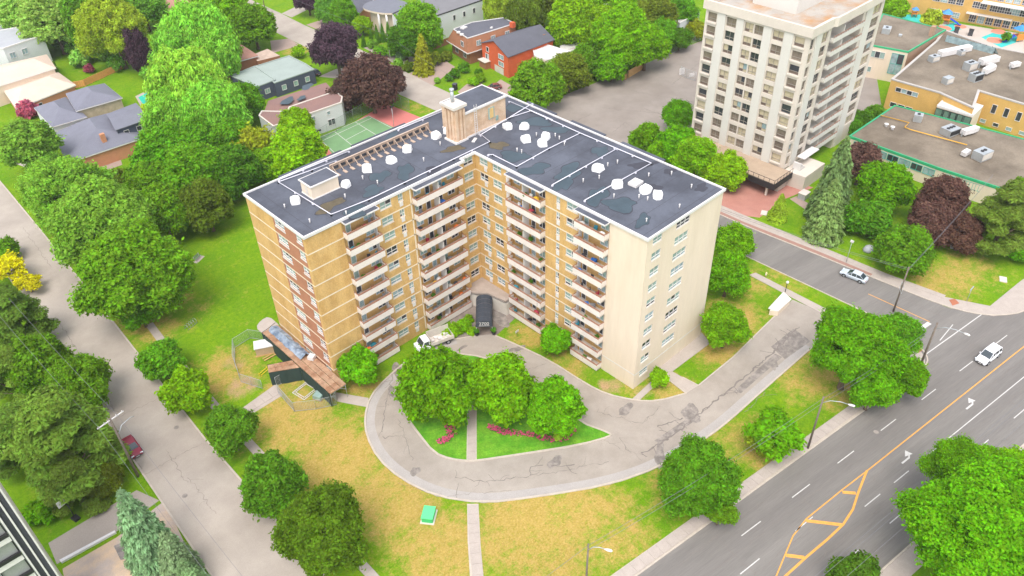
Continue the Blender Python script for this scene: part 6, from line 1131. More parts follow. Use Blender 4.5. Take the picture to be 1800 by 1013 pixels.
# ================================================================ VEHICLES
M_tyre = pm('tyre_rubber', S('#2a2a2b'), .9, .1); M_cglass = pm('car_glass', S('#3a4248'), .08, .1, spec=.7); M_head = pm('headlight', S('#dfe6ea'), .2, .03); M_tail = pm('tail_light', S('#a02c2c'), .3, .05); M_rim = pm('alloy_rim', S('#a9adb0'), .35, .08, metal=.6)
def paint(n, h): return pm(n, S(h), .28, .02, spec=.55, fine=.01)
def car(name, label, loc, rz, body, L=4.6, W=1.8, H=1.45, kind='sedan', cat='car', group=None):
    """x forward; lofted body with wheel arches, glasshouse, lights, mirrors, wheels"""
    t = thing(name, label, cat, loc, rz, group); w = W/2; h2 = .86 if kind == 'sedan' else .98
    # (x, half width, bottom, shoulder, bonnet height)
    st_ = [(-.5,.80,.42,.62,.70),(-.485,.90,.30,.74,.84 if kind=='sedan' else h2),(-.36,.98,.24,.80,h2+.04),(-.1,1,.22,.80,h2+.02),(.15,1,.22,.78,h2),(.30,.98,.24,.74,.84 if kind=='sedan' else .97),(.44,.92,.26,.66,.72 if kind=='sedan' else .88),(.49,.82,.32,.55,.62 if kind=='sedan' else .74),(.5,.70,.40,.5,.55)]
    mb = MB(); ring = []
    for fx, fw_, b, s, tz in st_:
        x = fx*L; y = w*fw_; ring.append([(x,-y*.9,b),(x,-y,(b+s)/2),(x,-y*.985,s),(x,-y*.86,tz),(x,0,tz+.03),(x,y*.86,tz),(x,y*.985,s),(x,y,(b+s)/2),(x,y*.9,b)])
    for a, b in zip(ring, ring[1:]):
        for k in range(8): mb.face([a[k],b[k],b[k+1],a[k+1]], 0, True)
    mb.face(ring[0]); mb.face(ring[-1][::-1]); mb.build('body', body, t)
    # glasshouse
    if kind == 'sedan': prof = [(-.40,h2+.03,.80),(-.25,H-.06,.70),(-.08,H,.70),(.06,H-.04,.70),(.24,h2+.01,.82)]
    else: prof = [(-.485,h2+.02,.84),(-.44,H-.05,.74),(-.1,H,.74),(.08,H-.03,.74),(.25,h2+.01,.84)]
    P = [[(fx*L,-w*fw_,z),(fx*L,w*fw_,z)] for fx, z, fw_ in prof]
    g = MB(); rf = MB()
    for k in range(len(P)-1):
        a, b = P[k], P[k+1]; (g if k in (0,len(P)-2) else rf).face([a[0],b[0],b[1],a[1]])
    base = [(fx*L, h2+.0) for fx, z, fw_ in prof]
    for sgn in (0,1):
        for k in range(len(P)-1):
            a, b = P[k][sgn], P[k+1][sgn]; y0 = (w*.86)*(1 if sgn else -1); q = [a,b,(b[0],y0,h2),(a[0],y0,h2)]; g.face(q if sgn == 0 else q[::-1])
    g.build('glazing', M_cglass, t)
    for fx in ((-.12,.06) if kind == 'sedan' else (-.28,-.06,.07)):
        for sg in (-1,1): rf.bar((fx*L,sg*w*.88,h2),(fx*L,sg*w*.715,H-.02),.09,.03)
    for sg in (-1,1):
        for k in range(len(prof)-1): rf.bar((prof[k][0]*L,sg*w*prof[k][2]*.99,prof[k][1]),(prof[k+1][0]*L,sg*w*prof[k+1][2]*.99,prof[k+1][1]),.06,.05)
    rf.build('roof', body, t)
    if kind != 'sedan':
        for sg in (-1,1): MB().tube([(-.38*L,sg*w*.6,H+.0),(-.36*L,sg*w*.6,H+.07),(.02*L,sg*w*.6,H+.07),(.04*L,sg*w*.6,H)], .025, 5).build('roof_rail', M_iron, t)
    wm = MB(); r = .33 if kind == 'sedan' else .38
    wm.tube([(0,-.11,0),(0,.11,0)], r, 16); wm = wm.mesh('tyre', M_tyre); rm = MB().tube([(0,-.125,0),(0,.125,0)], r*.62, 12).mesh('rim', M_rim); am = MB().tube([(0,-.09,0),(0,.09,0)], r*1.17, 16).mesh('wheel_arch', M_iron)
    for fx in (-.30,.31):
        for sg in (-1,1): o = link('wheel', wm, t, (fx*L,sg*(w-.10),r)); link('rim', rm, o); link('wheel_arch', am, t, (fx*L,sg*(w-.088),r+.03))
    hz = .64 if kind == 'sedan' else .78
    for sg in (-1,1):
        MB().box(.455*L,.488*L,sg*w*.72-.2,sg*w*.72+.2,hz-.08,hz+.06).build('headlight', M_head, t); MB().box(-.497*L,-.475*L,sg*w*.66-.2,sg*w*.66+.2,.68,.80).build('tail_light', M_tail, t); MB().box(.17*L,.20*L,sg*(w+.02)-.08,sg*(w+.02)+.08,h2-.02,h2+.13).build('mirror', body, t)
    MB().box(.488*L,.502*L,-w*.5,w*.5,.40,.58).build('grille', M_iron, t); MB().box(-.505*L,-.49*L,-.26,.26,.50,.62).build('number_plate', M_white, t); MB().box(.50*L,.508*L,-.26,.26,.36,.46).build('number_plate', M_white, t)
    return t
def dirz(a, b): return math.atan2(b[1]-a[1], b[0]-a[0])
car('silver_sedan', 'silver sedan driving up the side street past the utility pole', (*(49.69,-44.1,0)[:2],.03), dirz((50.09,-47.13,0),(49.63,-41.36,0)), paint('silver_paint','#b9c1ca'), 4.8, 1.85, 1.45)
car('white_suv', 'white estate car driving down the avenue', (*(45.03,-69.29,0)[:2],.03), A8+math.pi, paint('white_car_paint','#ecebef'), 4.9, 1.95, 1.72, 'suv')
car('white_car', 'white car half hidden under the huge lower right tree', (*av(*(8.72,15.72)),.03), A8+math.pi, paint('white_car_paint','#ecebef'), 4.5, 1.8, 1.45)
car('red_car', 'dark red car parked under the pine by the left kerb', (*(-60.56,10.44,0)[:2],.03), R(-92), paint('red_car_paint','#8e2038'), 4.4, 1.8, 1.45)
car('dark_car', 'dark car parked at the left edge beside the left street', (*(-57.67,78.26,0)[:2],.03), R(88), paint('dark_green_paint','#3b4a48'), 4.5, 1.8, 1.45)
car('pale_blue_car', 'pale blue car parked under the brown purple tree', (*(36.74,78.97,0)[:2],.03), R(5), paint('pale_blue_paint','#b6cfd8'), 4.4, 1.8, 1.45)
car('black_car', 'black car parked beside the navy house', (*(32.4,105.16,0)[:2],.03), R(95), paint('black_paint','#2c2c33'), 4.4, 1.8, 1.5)
car('dark_blue_car', 'dark blue car on the round drive by the portico', (*(60.48,107.8,0)[:2],.03), R(60), paint('navy_paint','#3b4660'), 4.5, 1.8, 1.5)
car('red_hatchback', 'dark car parked by the orange house garage', (*(59.69,61.95,0)[:2],.03), R(150), paint('maroon_paint','#7a4040'), 4.2, 1.75, 1.45)
# white tipper truck by the entrance
a = (-16.95,-2.83,0); b = (-11.59,-4.26,0)
tk = thing('tipper_truck', 'white cab tipper truck with raised grey load box by the entrance', 'truck', (*(-14.82,-3.8,0)[:2],.03), dirz(b,a)); Wt = paint('white_car_paint','#ffffff')
cabm = MB(); cabm.face([(1.3,-1,.5),(2.9,-1,.5),(2.9,-1,1.3),(2.35,-.9,2.2),(1.3,-.9,2.25)]); cabm.face([(1.3,1,.5),(1.3,.9,2.25),(2.35,.9,2.2),(2.9,1,1.3),(2.9,1,.5)]); cabm.face([(1.3,-.9,2.25),(2.35,-.9,2.2),(2.35,.9,2.2),(1.3,.9,2.25)]); cabm.face([(2.9,-1,.5),(2.9,1,.5),(2.9,1,1.3),(2.9,-1,1.3)]); cabm.face([(1.3,1,.5),(1.3,-1,.5),(1.3,-.9,2.25),(1.3,.9,2.25)]); cabm.box(2.9,3.5,-.9,.9,.5,1.2)
cabm.build('cab', Wt, tk); MB().face([(2.87,-.88,1.36),(2.87,.88,1.36),(2.40,.82,2.12),(2.40,-.82,2.12)]).build('windscreen', M_cglass, tk)
for sg in (-1,1): MB().face([(1.5,sg*1.0,1.35),(2.6,sg*1.0,1.35),(2.25,sg*.93,2.05),(1.5,sg*.93,2.08)]).build('side_window', M_cglass, tk)
MB().box(-2.9,1.3,-.5,.5,.5,.75).build('chassis', M_iron, tk)
bx = MB(); bx.box(-2.9,1.1,-1.05,1.05,.85,.95); bx.box(-2.9,1.1,-1.1,-1.02,.95,2.5); bx.box(-2.9,1.1,1.02,1.1,.95,1.55); bx.box(1.02,1.1,-1.02,1.02,.95,2.3); bx.box(-2.98,-2.9,-1.1,1.1,.6,1.5); bx.build('load_box', M_concrete, tk)
tl = MB(); tr_ = random.Random(8)
for _ in range(14): x = tr_.uniform(-2.4,.8); y = tr_.uniform(-.8,.8); s = tr_.uniform(.15,.4); tl.box(x-s,x+s,y-s*.6,y+s*.6,.95,.95+s*1.2)
tl = tl.build('building_debris', M_white); tl.location = tk.location; tl.rotation_euler = tk.rotation_euler; tag(tl, 'pale rubble and boards heaped in the load box of the tipper truck', 'rubble'); tl['kind'] = 'stuff'
wm = MB().tube([(0,-.15,0),(0,.15,0)], .42, 14).mesh('tyre', M_tyre); rm = MB().tube([(0,-.165,0),(0,.165,0)], .24, 10).mesh('rim', M_rim)
for x in (-1.9,2.3):
    for sg in (-1,1): o = link('wheel', wm, tk, (x,sg*.9,.42)); link('rim', rm, o)
for sg in (-1,1): MB().box(3.48,3.52,sg*.7-.15,sg*.7+.15,.75,.95).build('headlight', M_head, tk)
# ================================================================ STREET FURNITURE
def pole(name, label, base, h, r=.16, m=None, lamp=None, cross=None, group=None, gear=False):
    """wooden pole; lamp = (dx, dy) of the arm; cross = (dx, dy) of the crossarm"""
    t = thing(name, label, 'pole' if not lamp else 'street lamp', (base[0],base[1],0), 0, group); MB().tube([(0,0,-.1),(0,0,h)], [r,r*.7], 8).build('post', m or M_polew, t)
    if lamp:
        dx, dy = lamp; z = h-1.2; pts = [(0,0,z),(dx*.3,dy*.3,z+.75),(dx*.7,dy*.7,z+.95),(dx,dy,z+.8)]
        MB().tube(pts, .05, 6).build('arm', M_steel, t); l_ = math.hypot(dx,dy); u = Vector((dx/l_,dy/l_)); hd_ = MB().tube([(dx,dy,z+.8),(dx+u.x*.35,dy+u.y*.35,z+.76),(dx+u.x*.8,dy+u.y*.8,z+.70),(dx+u.x*.95,dy+u.y*.95,z+.70)], [.07,.17,.17,.05], 8); hd_.build('lamp_head', M_white, t)
    if cross:
        dx, dy = cross; z = h-.25; MB().bar((-dx,-dy,z),(dx,dy,z),.14,.12).build('crossarm', M_white, t)
        for f in (-.9,-.45,.45,.9): MB().tube([(dx*f,dy*f,z+.06),(dx*f,dy*f,z+.25)], .06, 6).build('insulator', M_white, t)
    if gear:
        MB().tube([(.25,.1,h*.55),(.25,.1,h*.55+.9)], .22, 8).build('transformer', M_steel, t)
        for k in range(3): MB().bar((-.9+.2*k,-.5,h*.5+.4*k),(.5,.6-.3*k,h*.52+.3*k),.05).build('bracket', M_steel, t)
    return t
M_polew = pm('weathered_pole', S('#75695f'), .9, .15, 2); 
P1 = (45.7,-53.47,0); P2 = (34.69,-62.85,0); P3 = (8.55,-58.77,0); P4 = (-30.88,-51.6,0); P5 = (-62.18,5.03,0)
pole('utility_pole', 'grey utility pole with brackets standing by the side street', P1, 9.5, .17, gear=True)
pole('street_lamp', 'leaning brown lamp pole with long curved arm at the avenue corner', P2, 10.0, .2, lamp=(AN.x*3.4+AD.x*1.4,AN.y*3.4+AD.y*1.4))
pole('street_lamp', 'lamp pole with curved arm in front of the sparse leaning tree', P3, 10.5, .17, lamp=(AN.x*2.6+AD.x*1.8,AN.y*2.6+AD.y*1.8), gear=False)
pole('street_lamp', 'lamp pole with hanging lamp at the bottom edge of the lawn', P4, 10.5, .14, lamp=(AN.x*1.4+AD.x*1.2,AN.y*1.4+AD.y*1.2))
pole('utility_pole', 'utility pole with white crossarm rising from the pines by the left street', P5, 12.0, .2, cross=(1.9,.35))
MB_l = MB().tube([(0,0,8.6),(1.0,.6,9.5),(2.4,1.0,9.6),(2.9,1.1,9.4)], .05, 6).build('lamp_arm', M_steel, bpy.data.objects['utility_pole.001'])
pole('street_sign_pole', 'slim grey sign post on the brick boulevard', (53.04,-40.88,0), 5.0, .06, M_steel); pole('street_sign_pole', 'slim grey sign post at the pavement corner by the avenue', (57.06,-61.15,0), 3.2, .05, M_steel)
sb = bpy.data.objects['street_sign_pole.001']; MB().box(-.7,.7,-.03,.03,2.7,3.0).build('sign_plate', pm('sign_blue_grey', S('#9fb6c4'), .5, .04), sb); sb2 = bpy.data.objects['street_sign_pole']; MB().box(-.12,.12,-.3,.3,4.6,5.0).build('sign_plate', M_white, sb2)
for k,(p,h,lb) in enumerate([((27.94,63.37,0),5.5,'tall floodlight pole at the right corner of the tennis court'),((10.54,68.45,0),4.0,'floodlight pole at the left end of the tennis court')]): tt = pole('court_light', lb, p, h, .07, M_steel); MB().box(-.5,.5,-.15,.15,h,h+.3).build('lamp_head', M_iron, tt)
pole('utility_pole', 'grey utility pole at the top edge beside the upper street', (48.79,159.04,0), 9, .15); pole('utility_pole', 'pale street pole by the round drive', (53.22,98.24,0), 7.0, .12, M_concrete)
lg = thing('lamp_globe', 'white globe lamp on a short post beside the entrance wall', 'garden lamp', (*(37.57,-37.56,0)[:2],0)); MB().tube([(0,0,0),(0,0,2.0)], .06, 6).build('post', M_iron, lg); MB().ellipsoid((0,0,2.25), .28, 10, 8).build('globe', M_white, lg)
# overhead wires
wi = MB()
def wire(a, b, sag=.6, r=.022, n=10):
    a = Vector(a); b = Vector(b); wi.tube([a.lerp(b,k/n)-Vector((0,0,sag*4*(k/n)*(1-k/n))) for k in range(n+1)], r, 4, cap=False)
t5 = (P5[0],P5[1],11.9)
for f in (-.9,.5): o_ = Vector((1.9*f,.35*f,.1)); wire(Vector(t5)+o_, Vector((P5[0]-2+1.9*f, P5[1]+42, 11.9)), .9); wire(Vector(t5)+o_, Vector((P5[0]+1.9*f, P5[1]-45, 11.9)), .9)
wire((P1[0],P1[1],9.3),(P1[0]-6,P1[1]+36,9.0)); wire((P1[0],P1[1],9.0),(P1[0]-6,P1[1]+36,8.6)); wire((P1[0],P1[1],9.2),(P1[0]+40,P1[1]+2,9.2)); wire((P1[0],P1[1],8.8),(P1[0]+40,P1[1]+2,8.8))
wire((P2[0],P2[1],9.6),(P3[0],P3[1],10.2)); wire((P3[0],P3[1],10.2),(P4[0],P4[1],10.2),.7); wire((P4[0],P4[1],10.2),(P4[0]-30,P4[1]+4,10.2)); wire((P2[0],P2[1],8.6),(P3[0],P3[1],9.2)); wire((P3[0],P3[1],9.2),(P4[0],P4[1],9.2),.7)
wire((*av(-40,16.2),10),(*av(60,15.6),10),.9); wire((*av(-40,15.7),10),(*av(60,15.1),10),.9); wire((*av(-40,17.8),10),(*av(60,17.2),10),.9)
wire((*(48.79,159.04,0)[:2],8.8),(*(53.22,98.24,0)[:2],6.9),.4); wire((*(53.22,98.24,0)[:2],6.9),(*(46.49,62.23,0)[:2],7.5),.4)
o = wi.build('overhead_wire', pm('cable', S('#77757a'), .6, .05)); tag(o, 'thin overhead wires strung between the street poles', 'wire'); o['kind'] = 'stuff'
# fire hydrant, utility boxes, manholes
hy = thing('fire_hydrant', 'cream fire hydrant on the verge of the side street', 'hydrant', (*(39.21,-32.61,0)[:2],0)); MB().tube([(0,0,0),(0,0,.7),(0,0,.85),(0,0,.95)], [.18,.16,.13,.04], 8).build('barrel', pm('cream_enamel', S('#e3d2a0'), .5, .05), hy); MB().tube([(-.28,0,.55),(.28,0,.55)], .08, 6).build('outlet', M_white, hy)
gb = thing('green_transformer', 'bright green utility cabinet on the dry front lawn', 'utility cabinet', (*(-37.3,-29.41,0)[:2],0), R(38)); M_gbox = pm('green_enamel', S('#3fb068'), .5, .04); MB().box(-1.0,1.0,-.75,.75,.12,.95).build('case', M_gbox, gb); MB().box(-1.05,1.05,-.8,.8,.95,1.02).build('lid', pm('green_enamel_lid', S('#5fcf86'), .5, .04), gb); MB().box(-1.2,1.2,-.95,.95,0,.12).build('plinth', M_concrete, gb)
wb = thing('entrance_wall', 'white capped concrete ramp wall at the driveway mouth', 'wall', (0,0,0)); MB().prism([(30.18,-38.87,1),(30.92,-40.06,1),(35.03,-39.88,1),(35.86,-38.04,1)], 0, 1.0).build('block', M_cream, wb); MB().prism([(30.37,-38.42,1),(30.86,-39.99,1),(35.3,-39.94,1),(36.14,-37.87,1)], 1.0, 1.12).build('capping', M_white, wb)
rk = thing('boulder', 'grey painted boulder on the side street lawn', 'boulder', (*(59.54,-41.9,0)[:2],0)); MB().ellipsoid((0,0,.2), (1.3,.9,.8), 10, 6, jit=.12, rnd=random.Random(4), zmin=-.3).build('rock', pm('grey_rock', S('#a7a9ab'), .9, .15, 1), rk)
for k,(p,lb) in enumerate([((67.61,-63.22,0),'pale concrete utility pad on the corner lawn'),((71.6,-52.76,0),'low grey bench slab in the shade of the pine'),((57.06,-20.98,0),'white meter lid at the corner of the forecourt lawn')]): o = MB().box(-.8,.8,-.6,.6,0,.15).build('utility_pad', M_concrete, None, (*p[:2],0), .4); tag(o, lb, 'utility pad')
dp = MB().prism([(55.28,-58.87,0),(56.26,-59.44,0),(55.57,-60.51,0),(54.15,-59.94,0)], .06, .11).build('tactile_plate', pm('rust_plate', S('#a86a50'), .8, .1)); tag(dp, 'rust red tactile plate at the side street crossing', 'tactile plate', 'rust red crossing plates'); dp = MB().prism([(39.59,-60.33,0),(40.56,-60.55,0),(39.76,-61.28,0),(38.48,-61.12,0)], .05, .10).build('tactile_plate', pm('rust_plate',(0,0,0))); tag(dp, 'orange tactile plate beside the leaning lamp pole', 'tactile plate')
mh = MB().tube([(0,0,0),(0,0,.01)], .38, 16).mesh('manhole_cover', M_patch)
for k,(p,lb) in enumerate([((32.35,-61.93,0),'round manhole cover on the avenue near the corner tree'),((18.14,-64.19,0),'round manhole cover in the avenue near lane'),((-59.01,-2.85,0),'round manhole cover on the left street'),((-54.11,9.87,0),'round manhole cover in the middle of the left street')]): o = link('manhole_cover', mh, None, (*p[:2],.034)); tag(o, lb, 'manhole cover', 'manhole covers')
# ================================================================ BUILDERS' HOARDING AND SITE FENCES
hz_ = 2.7
M_ply = pm('weathered_plywood', S('#a98a70'), .9, .2, .7, c2=S('#8f6a50'), c2s=.6, fine=.12); M_net = pm('dark_green_net', S('#2f3f3a'), .9, .12, .6)
hd_ = thing('hoarding_walkway', 'plywood roofed scaffold walkway hung with dark green netting round the left end', 'scaffold walkway', (0,0,0))
def ply_run(a, b, c, d, n, m):
    """boards from edge a-b to edge d-c"""
    a,b,c,d = [Vector((p[0],p[1])) for p in (a,b,c,d)]
    for i in range(n):
        for j in range(m):
            f = lambda u, v: a.lerp(b,u).lerp(d.lerp(c,u),v); e = .012
            q = [f(i/n+e/n,j/m+e),f((i+1)/n-e/n,j/m+e),f((i+1)/n-e/n,(j+1)/m-e),f(i/n+e/n,(j+1)/m-e)]; MB().prism(q, hz_+rng.uniform(0,.05), hz_+.09+rng.uniform(0,.05)).build('plywood_sheet', M_ply, hd_)
x0, x1 = -35.2, -32.0
ra_, rb_ = (-35.0,16.5), (-35.0,-2.2)
ply_run((-35.0,16.5),(-35.0,6.2),(-32.0,6.2),(-32.0,16.5),6,2); ply_run((-35.0,6.2),(-35.0,-3.4),(-32.0,-3.4),(-32.0,6.2),7,3); 
ply_run((-35.1,4.9),(-39.2,7.4),(-38.4,9.0),(-35.1,7.2),4,2)
nt_ = MB()
for a, b in (((-35.05,16.6),(-35.05,7.3)),((-35.05,4.8),(-35.05,-3.4)),((-35.1,4.8),(-39.2,7.3)),((-35.1,7.3),(-38.4,9.1)),((-35.05,16.6),(-32,17.2))):
    d = Vector(b)-Vector(a); n = max(2,int(d.length/1.2)); pr = None
    for k in range(n+1):
        p = Vector(a).lerp(Vector(b),k/n)+Vector((d.y,-d.x)).normalized()*(.08*math.sin(k*2.3))
        if pr is not None: nt_.face([(*pr,.02),(*p,.02),(*p,hz_+.1),(*pr,hz_+.1)])
        pr = p
nt_.build('netting', M_net, hd_); MB().prism(smooth_path([(-35.0,16.5),(-35.0,18.6),(-33.5,19.6),(-31.9,19.6),(-31.9,16.5)],1), hz_-.1, hz_).build('corner_roof', M_slab, hd_)
sf = MB()
for y in (-3.3,-.5,2.2,4.7,7.4,10,13,16.3):
    for x in (-34.9,-32.2): sf.tube([(x,y,0),(x,y,hz_)], .04, 5)
    sf.bar((-34.9,y,hz_-.1),(-32.2,y,hz_-.1),.06); sf.bar((-34.9,y,hz_-.9),(-33.9,y,hz_-.1),.05); sf.bar((-32.2,y,hz_-.9),(-33.2,y,hz_-.1),.05)
sf.build('scaffold_frame', M_steel, hd_)
tb_ = thing('sheeted_materials', 'long heap of crumpled blue grey sheeting on the plywood roof', 'sheeting', (-33.2,11.5,hz_+.16)); mb = MB(); r = random.Random(2); prv = None
for k in range(17):
    y = 4.6-k*.62; row = [(-.9+.36*j+r.uniform(-.1,.1), y, max(0,(.7-abs(j-2.5)*.24))*r.uniform(.5,1.2)) for j in range(6)]
    if prv:
        for j in range(5): mb.face([prv[j],prv[j+1],row[j+1],row[j]])
    prv = row
mb.build('sheet', pm('blue_grey_sheeting', S('#8d98a5'), .6, .25, 1.2, c2=S('#5e6d80'), c2s=.9), tb_); MB().box(-.5,.5,-.5,.5,0,.6).build('white_sack', M_white, None, (-32.6,5.2,hz_+.16), .5); tag(bpy.data.objects['white_sack'], 'white sack at the near end of the blue grey sheeting', 'sack')
scb = thing('site_cabin', 'small white roofed site box on timber skids beside the netting', 'site cabin', (*(-35.59,14.95,0)[:2],0), R(-28)); MB().box(-1.7,1.7,-.9,.9,.25,1.7).build('wall', M_beige and pm('tan_site_wall', S('#b59a7c'), .9, .1), scb); MB().box(-1.85,1.85,-1.05,1.05,1.7,1.85).build('roof', M_white, scb); MB().box(-1.9,1.9,-1.0,-.75,0,.22).build('skid', M_fen2, scb); MB().box(-1.9,1.9,.75,1.0,0,.22).build('skid', M_fen2, scb)
wire_fence('site_fence', 'long wire site fence curving round the white roofed site box', [(-34.26,17.2,0),(-35.94,19.93,0),(-39,19.6,0),(-40.93,16.1,0),(-41.86,12.93,0)], 2.0, 2.6); wire_fence('site_fence', 'wire site fence panel lying across the sandy ground', [(-42.32,11.57,0),(-40.66,7.74,0)], 1.9, 2.6) ; wire_fence('site_fence', 'wire site fence along the front of the enclosed lawn with stored frames', [(-39.4,5.06,0),(-39.72,-0.07,0),(-37.11,-2.04,0),(-34.35,-3.49,0)], 2.0, 2.4); wire_fence('site_fence', 'wire site fence standing against the dark green netting', [(-38.8,6.57,0),(-34.24,6.49,0),(-33.87,-2.78,0)], 2.0, 2.4)
fr_ = thing('scaffold_tower_frame', 'flat steel truss square lying on the enclosed lawn', 'steel frame', (*(-36.16,2.48,0)[:2],.05), R(10)); mb = MB()
for s in (1.0,1.35):
    q = [(-s*1.1,-s,.1),(s*1.1,-s,.1),(s*1.1,s,.1),(-s*1.1,s,.1)]
    for k in range(4): mb.bar(q[k],q[(k+1)%4],.07)
for k in range(-3,4): mb.bar((k*.35,-1.35,.1),(k*.35+.2,-1.0,.1),.04).bar((k*.35,1.35,.1),(k*.35+.2,1.0,.1),.04).bar((-1.48,k*.35,.1),(-1.1,k*.35+.2,.1),.04).bar((1.48,k*.35,.1),(1.1,k*.35+.2,.1),.04)
mb.build('truss', M_white, fr_); pc = thing('pallet_crate', 'pale wrapped crate beside the steel truss square', 'crate', (*(-35.26,-0.17,0)[:2],0), R(25)); MB().box(-.8,.8,-.7,.7,.1,.8).build('wrap', M_pane, pc); MB().box(-.9,.9,-.8,.8,0,.1).build('pallet', M_wood, pc)
yb = MB().bar((-.9,0,.3),(.9,0,.3),.08).bar((-.9,.5,.3),(.9,.5,.3),.08).bar((-.9,0,.0),(-.9,0,.5),.08).bar((.9,.5,.0),(.9,.5,.5),.08).bar((-.9,.5,0),(-.9,.5,.5),.08).bar((.9,0,0),(.9,0,.5),.08).build('barrier', pm('yellow_barrier', S('#e0bf2a'), .5, .05), None, (*(-38.47,10.6,0)[:2],0), .3); tag(yb, 'low yellow barrier at the mouth of the hoarding', 'barrier')
for k,(a,b) in enumerate([((-37.13,13.78,0),(-34.39,13.72,0)),((-37.21,13.09,0),(-34.55,13.1,0))]): o = MB().bar((a[0],a[1],.12+.1*k),(b[0],b[1],.12+.1*k),.18,.1).build('timber_length', M_fen2); tag(o, ['lower timber length','upper timber length'][k]+' lying in front of the white roofed site box', 'timber')
# lawn furniture
bn = thing('park_bench', 'green slatted bench on the left lawn', 'bench', (*(-31.42,47.69,0)[:2],0), R(28)); slm = MB().box(-.9,.9,-.05,.05,-.02,.02).mesh('slat', pm('bench_green', S('#6d7f6a'), .7, .1))
for k in range(3): link('slat', slm, bn, (0,-.15+.14*k,.45)); o = link('slat', slm, bn, (0,.24+.03*k,.6+.15*k)); o.rotation_euler = (R(75),0,0)
for x in (-.75,.75): MB().box(x-.05,x+.05,-.2,.25,0,.43).box(x-.05,x+.05,.22,.3,.43,.95).build('leg', M_concrete, bn)
MB().box(-1.2,1.2,-.7,.4,0,.03).build('footing', M_slab, bn)
br_ = thing('bicycle_rack', 'steel bicycle rack on the left lawn', 'bicycle rack', (*(-41.54,30.25,0)[:2],0), R(20)); mb = MB()
for k in range(5): x = -1+.5*k; mb.tube([(x,-.4,0),(x,-.4,.75),(x,0,.95),(x,.4,.75),(x,.4,0)], .035, 6)
mb.bar((-1.1,-.4,.1),(1.1,-.4,.1),.05).bar((-1.1,.4,.1),(1.1,.4,.1),.05); mb.build('hoop', M_steel, br_)
bk_ = thing('basketball_hoop', 'white basketball backboard with orange ring beside the garage ramp', 'basketball hoop', (*(-71.28,4.17,0)[:2],0), R(105)); MB().tube([(0,0,0),(0,0,2.6),(.5,0,3.2)], .07, 6).build('post', M_iron, bk_); MB().box(.5,.56,-.95,.95,2.9,4.0).build('backboard', M_white, bk_); MB().box(.565,.58,-.3,.3,3.15,3.6).build('target_square', M_orange, bk_); MB().tube([(.8+.23*math.cos(6.283*k/12),.23*math.sin(6.283*k/12),3.1) for k in range(13)], .025, 5).build('ring', M_orange, bk_); MB().box(-.6,.4,-.4,.4,0,.35).build('base', M_iron, bk_)
rw = thing('ramp_wall', 'low pale kerb wall along the loading yard', 'retaining wall', (0,0,0)); MB().prism([(-75.23,-1.05,0),(-75.19,-1.54,0),(-68.29,-2.09,0),(-68.29,-1.72,0)], 0, .35).build('wall', M_white, rw)
ls = thing('lawn_sign', 'small white sign on a stake beside the entrance lawn', 'sign', (*(-3.93,-12.06,0)[:2],0)); MB().tube([(0,0,0),(0,0,1.2)], .03, 5).build('stake', M_iron, ls); MB().box(-.35,.35,-.02,.02,.95,1.4).build('board', M_white, ls)
pl_ = MB().tube([(0,0,0),(0,0,.3),(0,0,.65)], [.28,.34,.42], 10).mesh('planter', M_iron)
for k,(p,lb) in enumerate([((-8.5,-6.99,0),'dark round planter left of the canopy mouth'),((-6.29,-8.84,0),'dark round planter right of the canopy mouth')]): t = thing('planter', lb, 'planter', (*p[:2],.05)); link('pot', pl_, t); c = link('plant', PROTO['bush'][k], t, (0,0,.95)); c.scale = (.5,.5,.5); c.color = (*S('#5c9226'),1)
for k,(p,lb) in enumerate([((52.67,86.66,0),'left of two black wheeled bins by the stone drive'),((52.94,85.25,0),'right of two black wheeled bins by the stone drive'),((52.48,69.16,0),'tall black bin box on the lawn behind the flue')]): t = thing('wheeled_bin', lb, 'bin', (*p[:2],0), .4, 'black bins'); s = 1.6 if k == 2 else 1; MB().box(-.35*s,.35*s,-.3*s,.3*s,0,1.0*s).build('body', M_iron, t); MB().box(-.38*s,.38*s,-.33*s,.36*s,1.0*s,1.06*s).build('lid', M_navy, t)
cr = thing('timber_crate', 'tan timber crate at the end of the tan car park fence', 'crate', (*(88.37,41.6,0)[:2],0), .4); MB().box(-1.2,1.2,-.8,.8,.15,1.5).build('box', M_fen2, cr); MB().box(-1.3,1.3,-.9,.9,0,.15).build('pallet', M_wood, cr)
wire_fence('wire_enclosure', 'open wire enclosure with white boards on the car park', [(99.99,31.77,0),(99.54,29.57,0),(99.41,26.54,0)], 2.4, 2.2); 
for k,(p,lb) in enumerate([((100.2,31.55,0),'large white board in the car park wire enclosure'),((100.76,28.8,0),'small white board in the car park wire enclosure')]): o = MB().box(-.8,.8,-.05,.05,.1,1.9 if k == 0 else 1.1).build('board', M_white, None, (*p[:2],0), -.4); tag(o, lb, 'board')
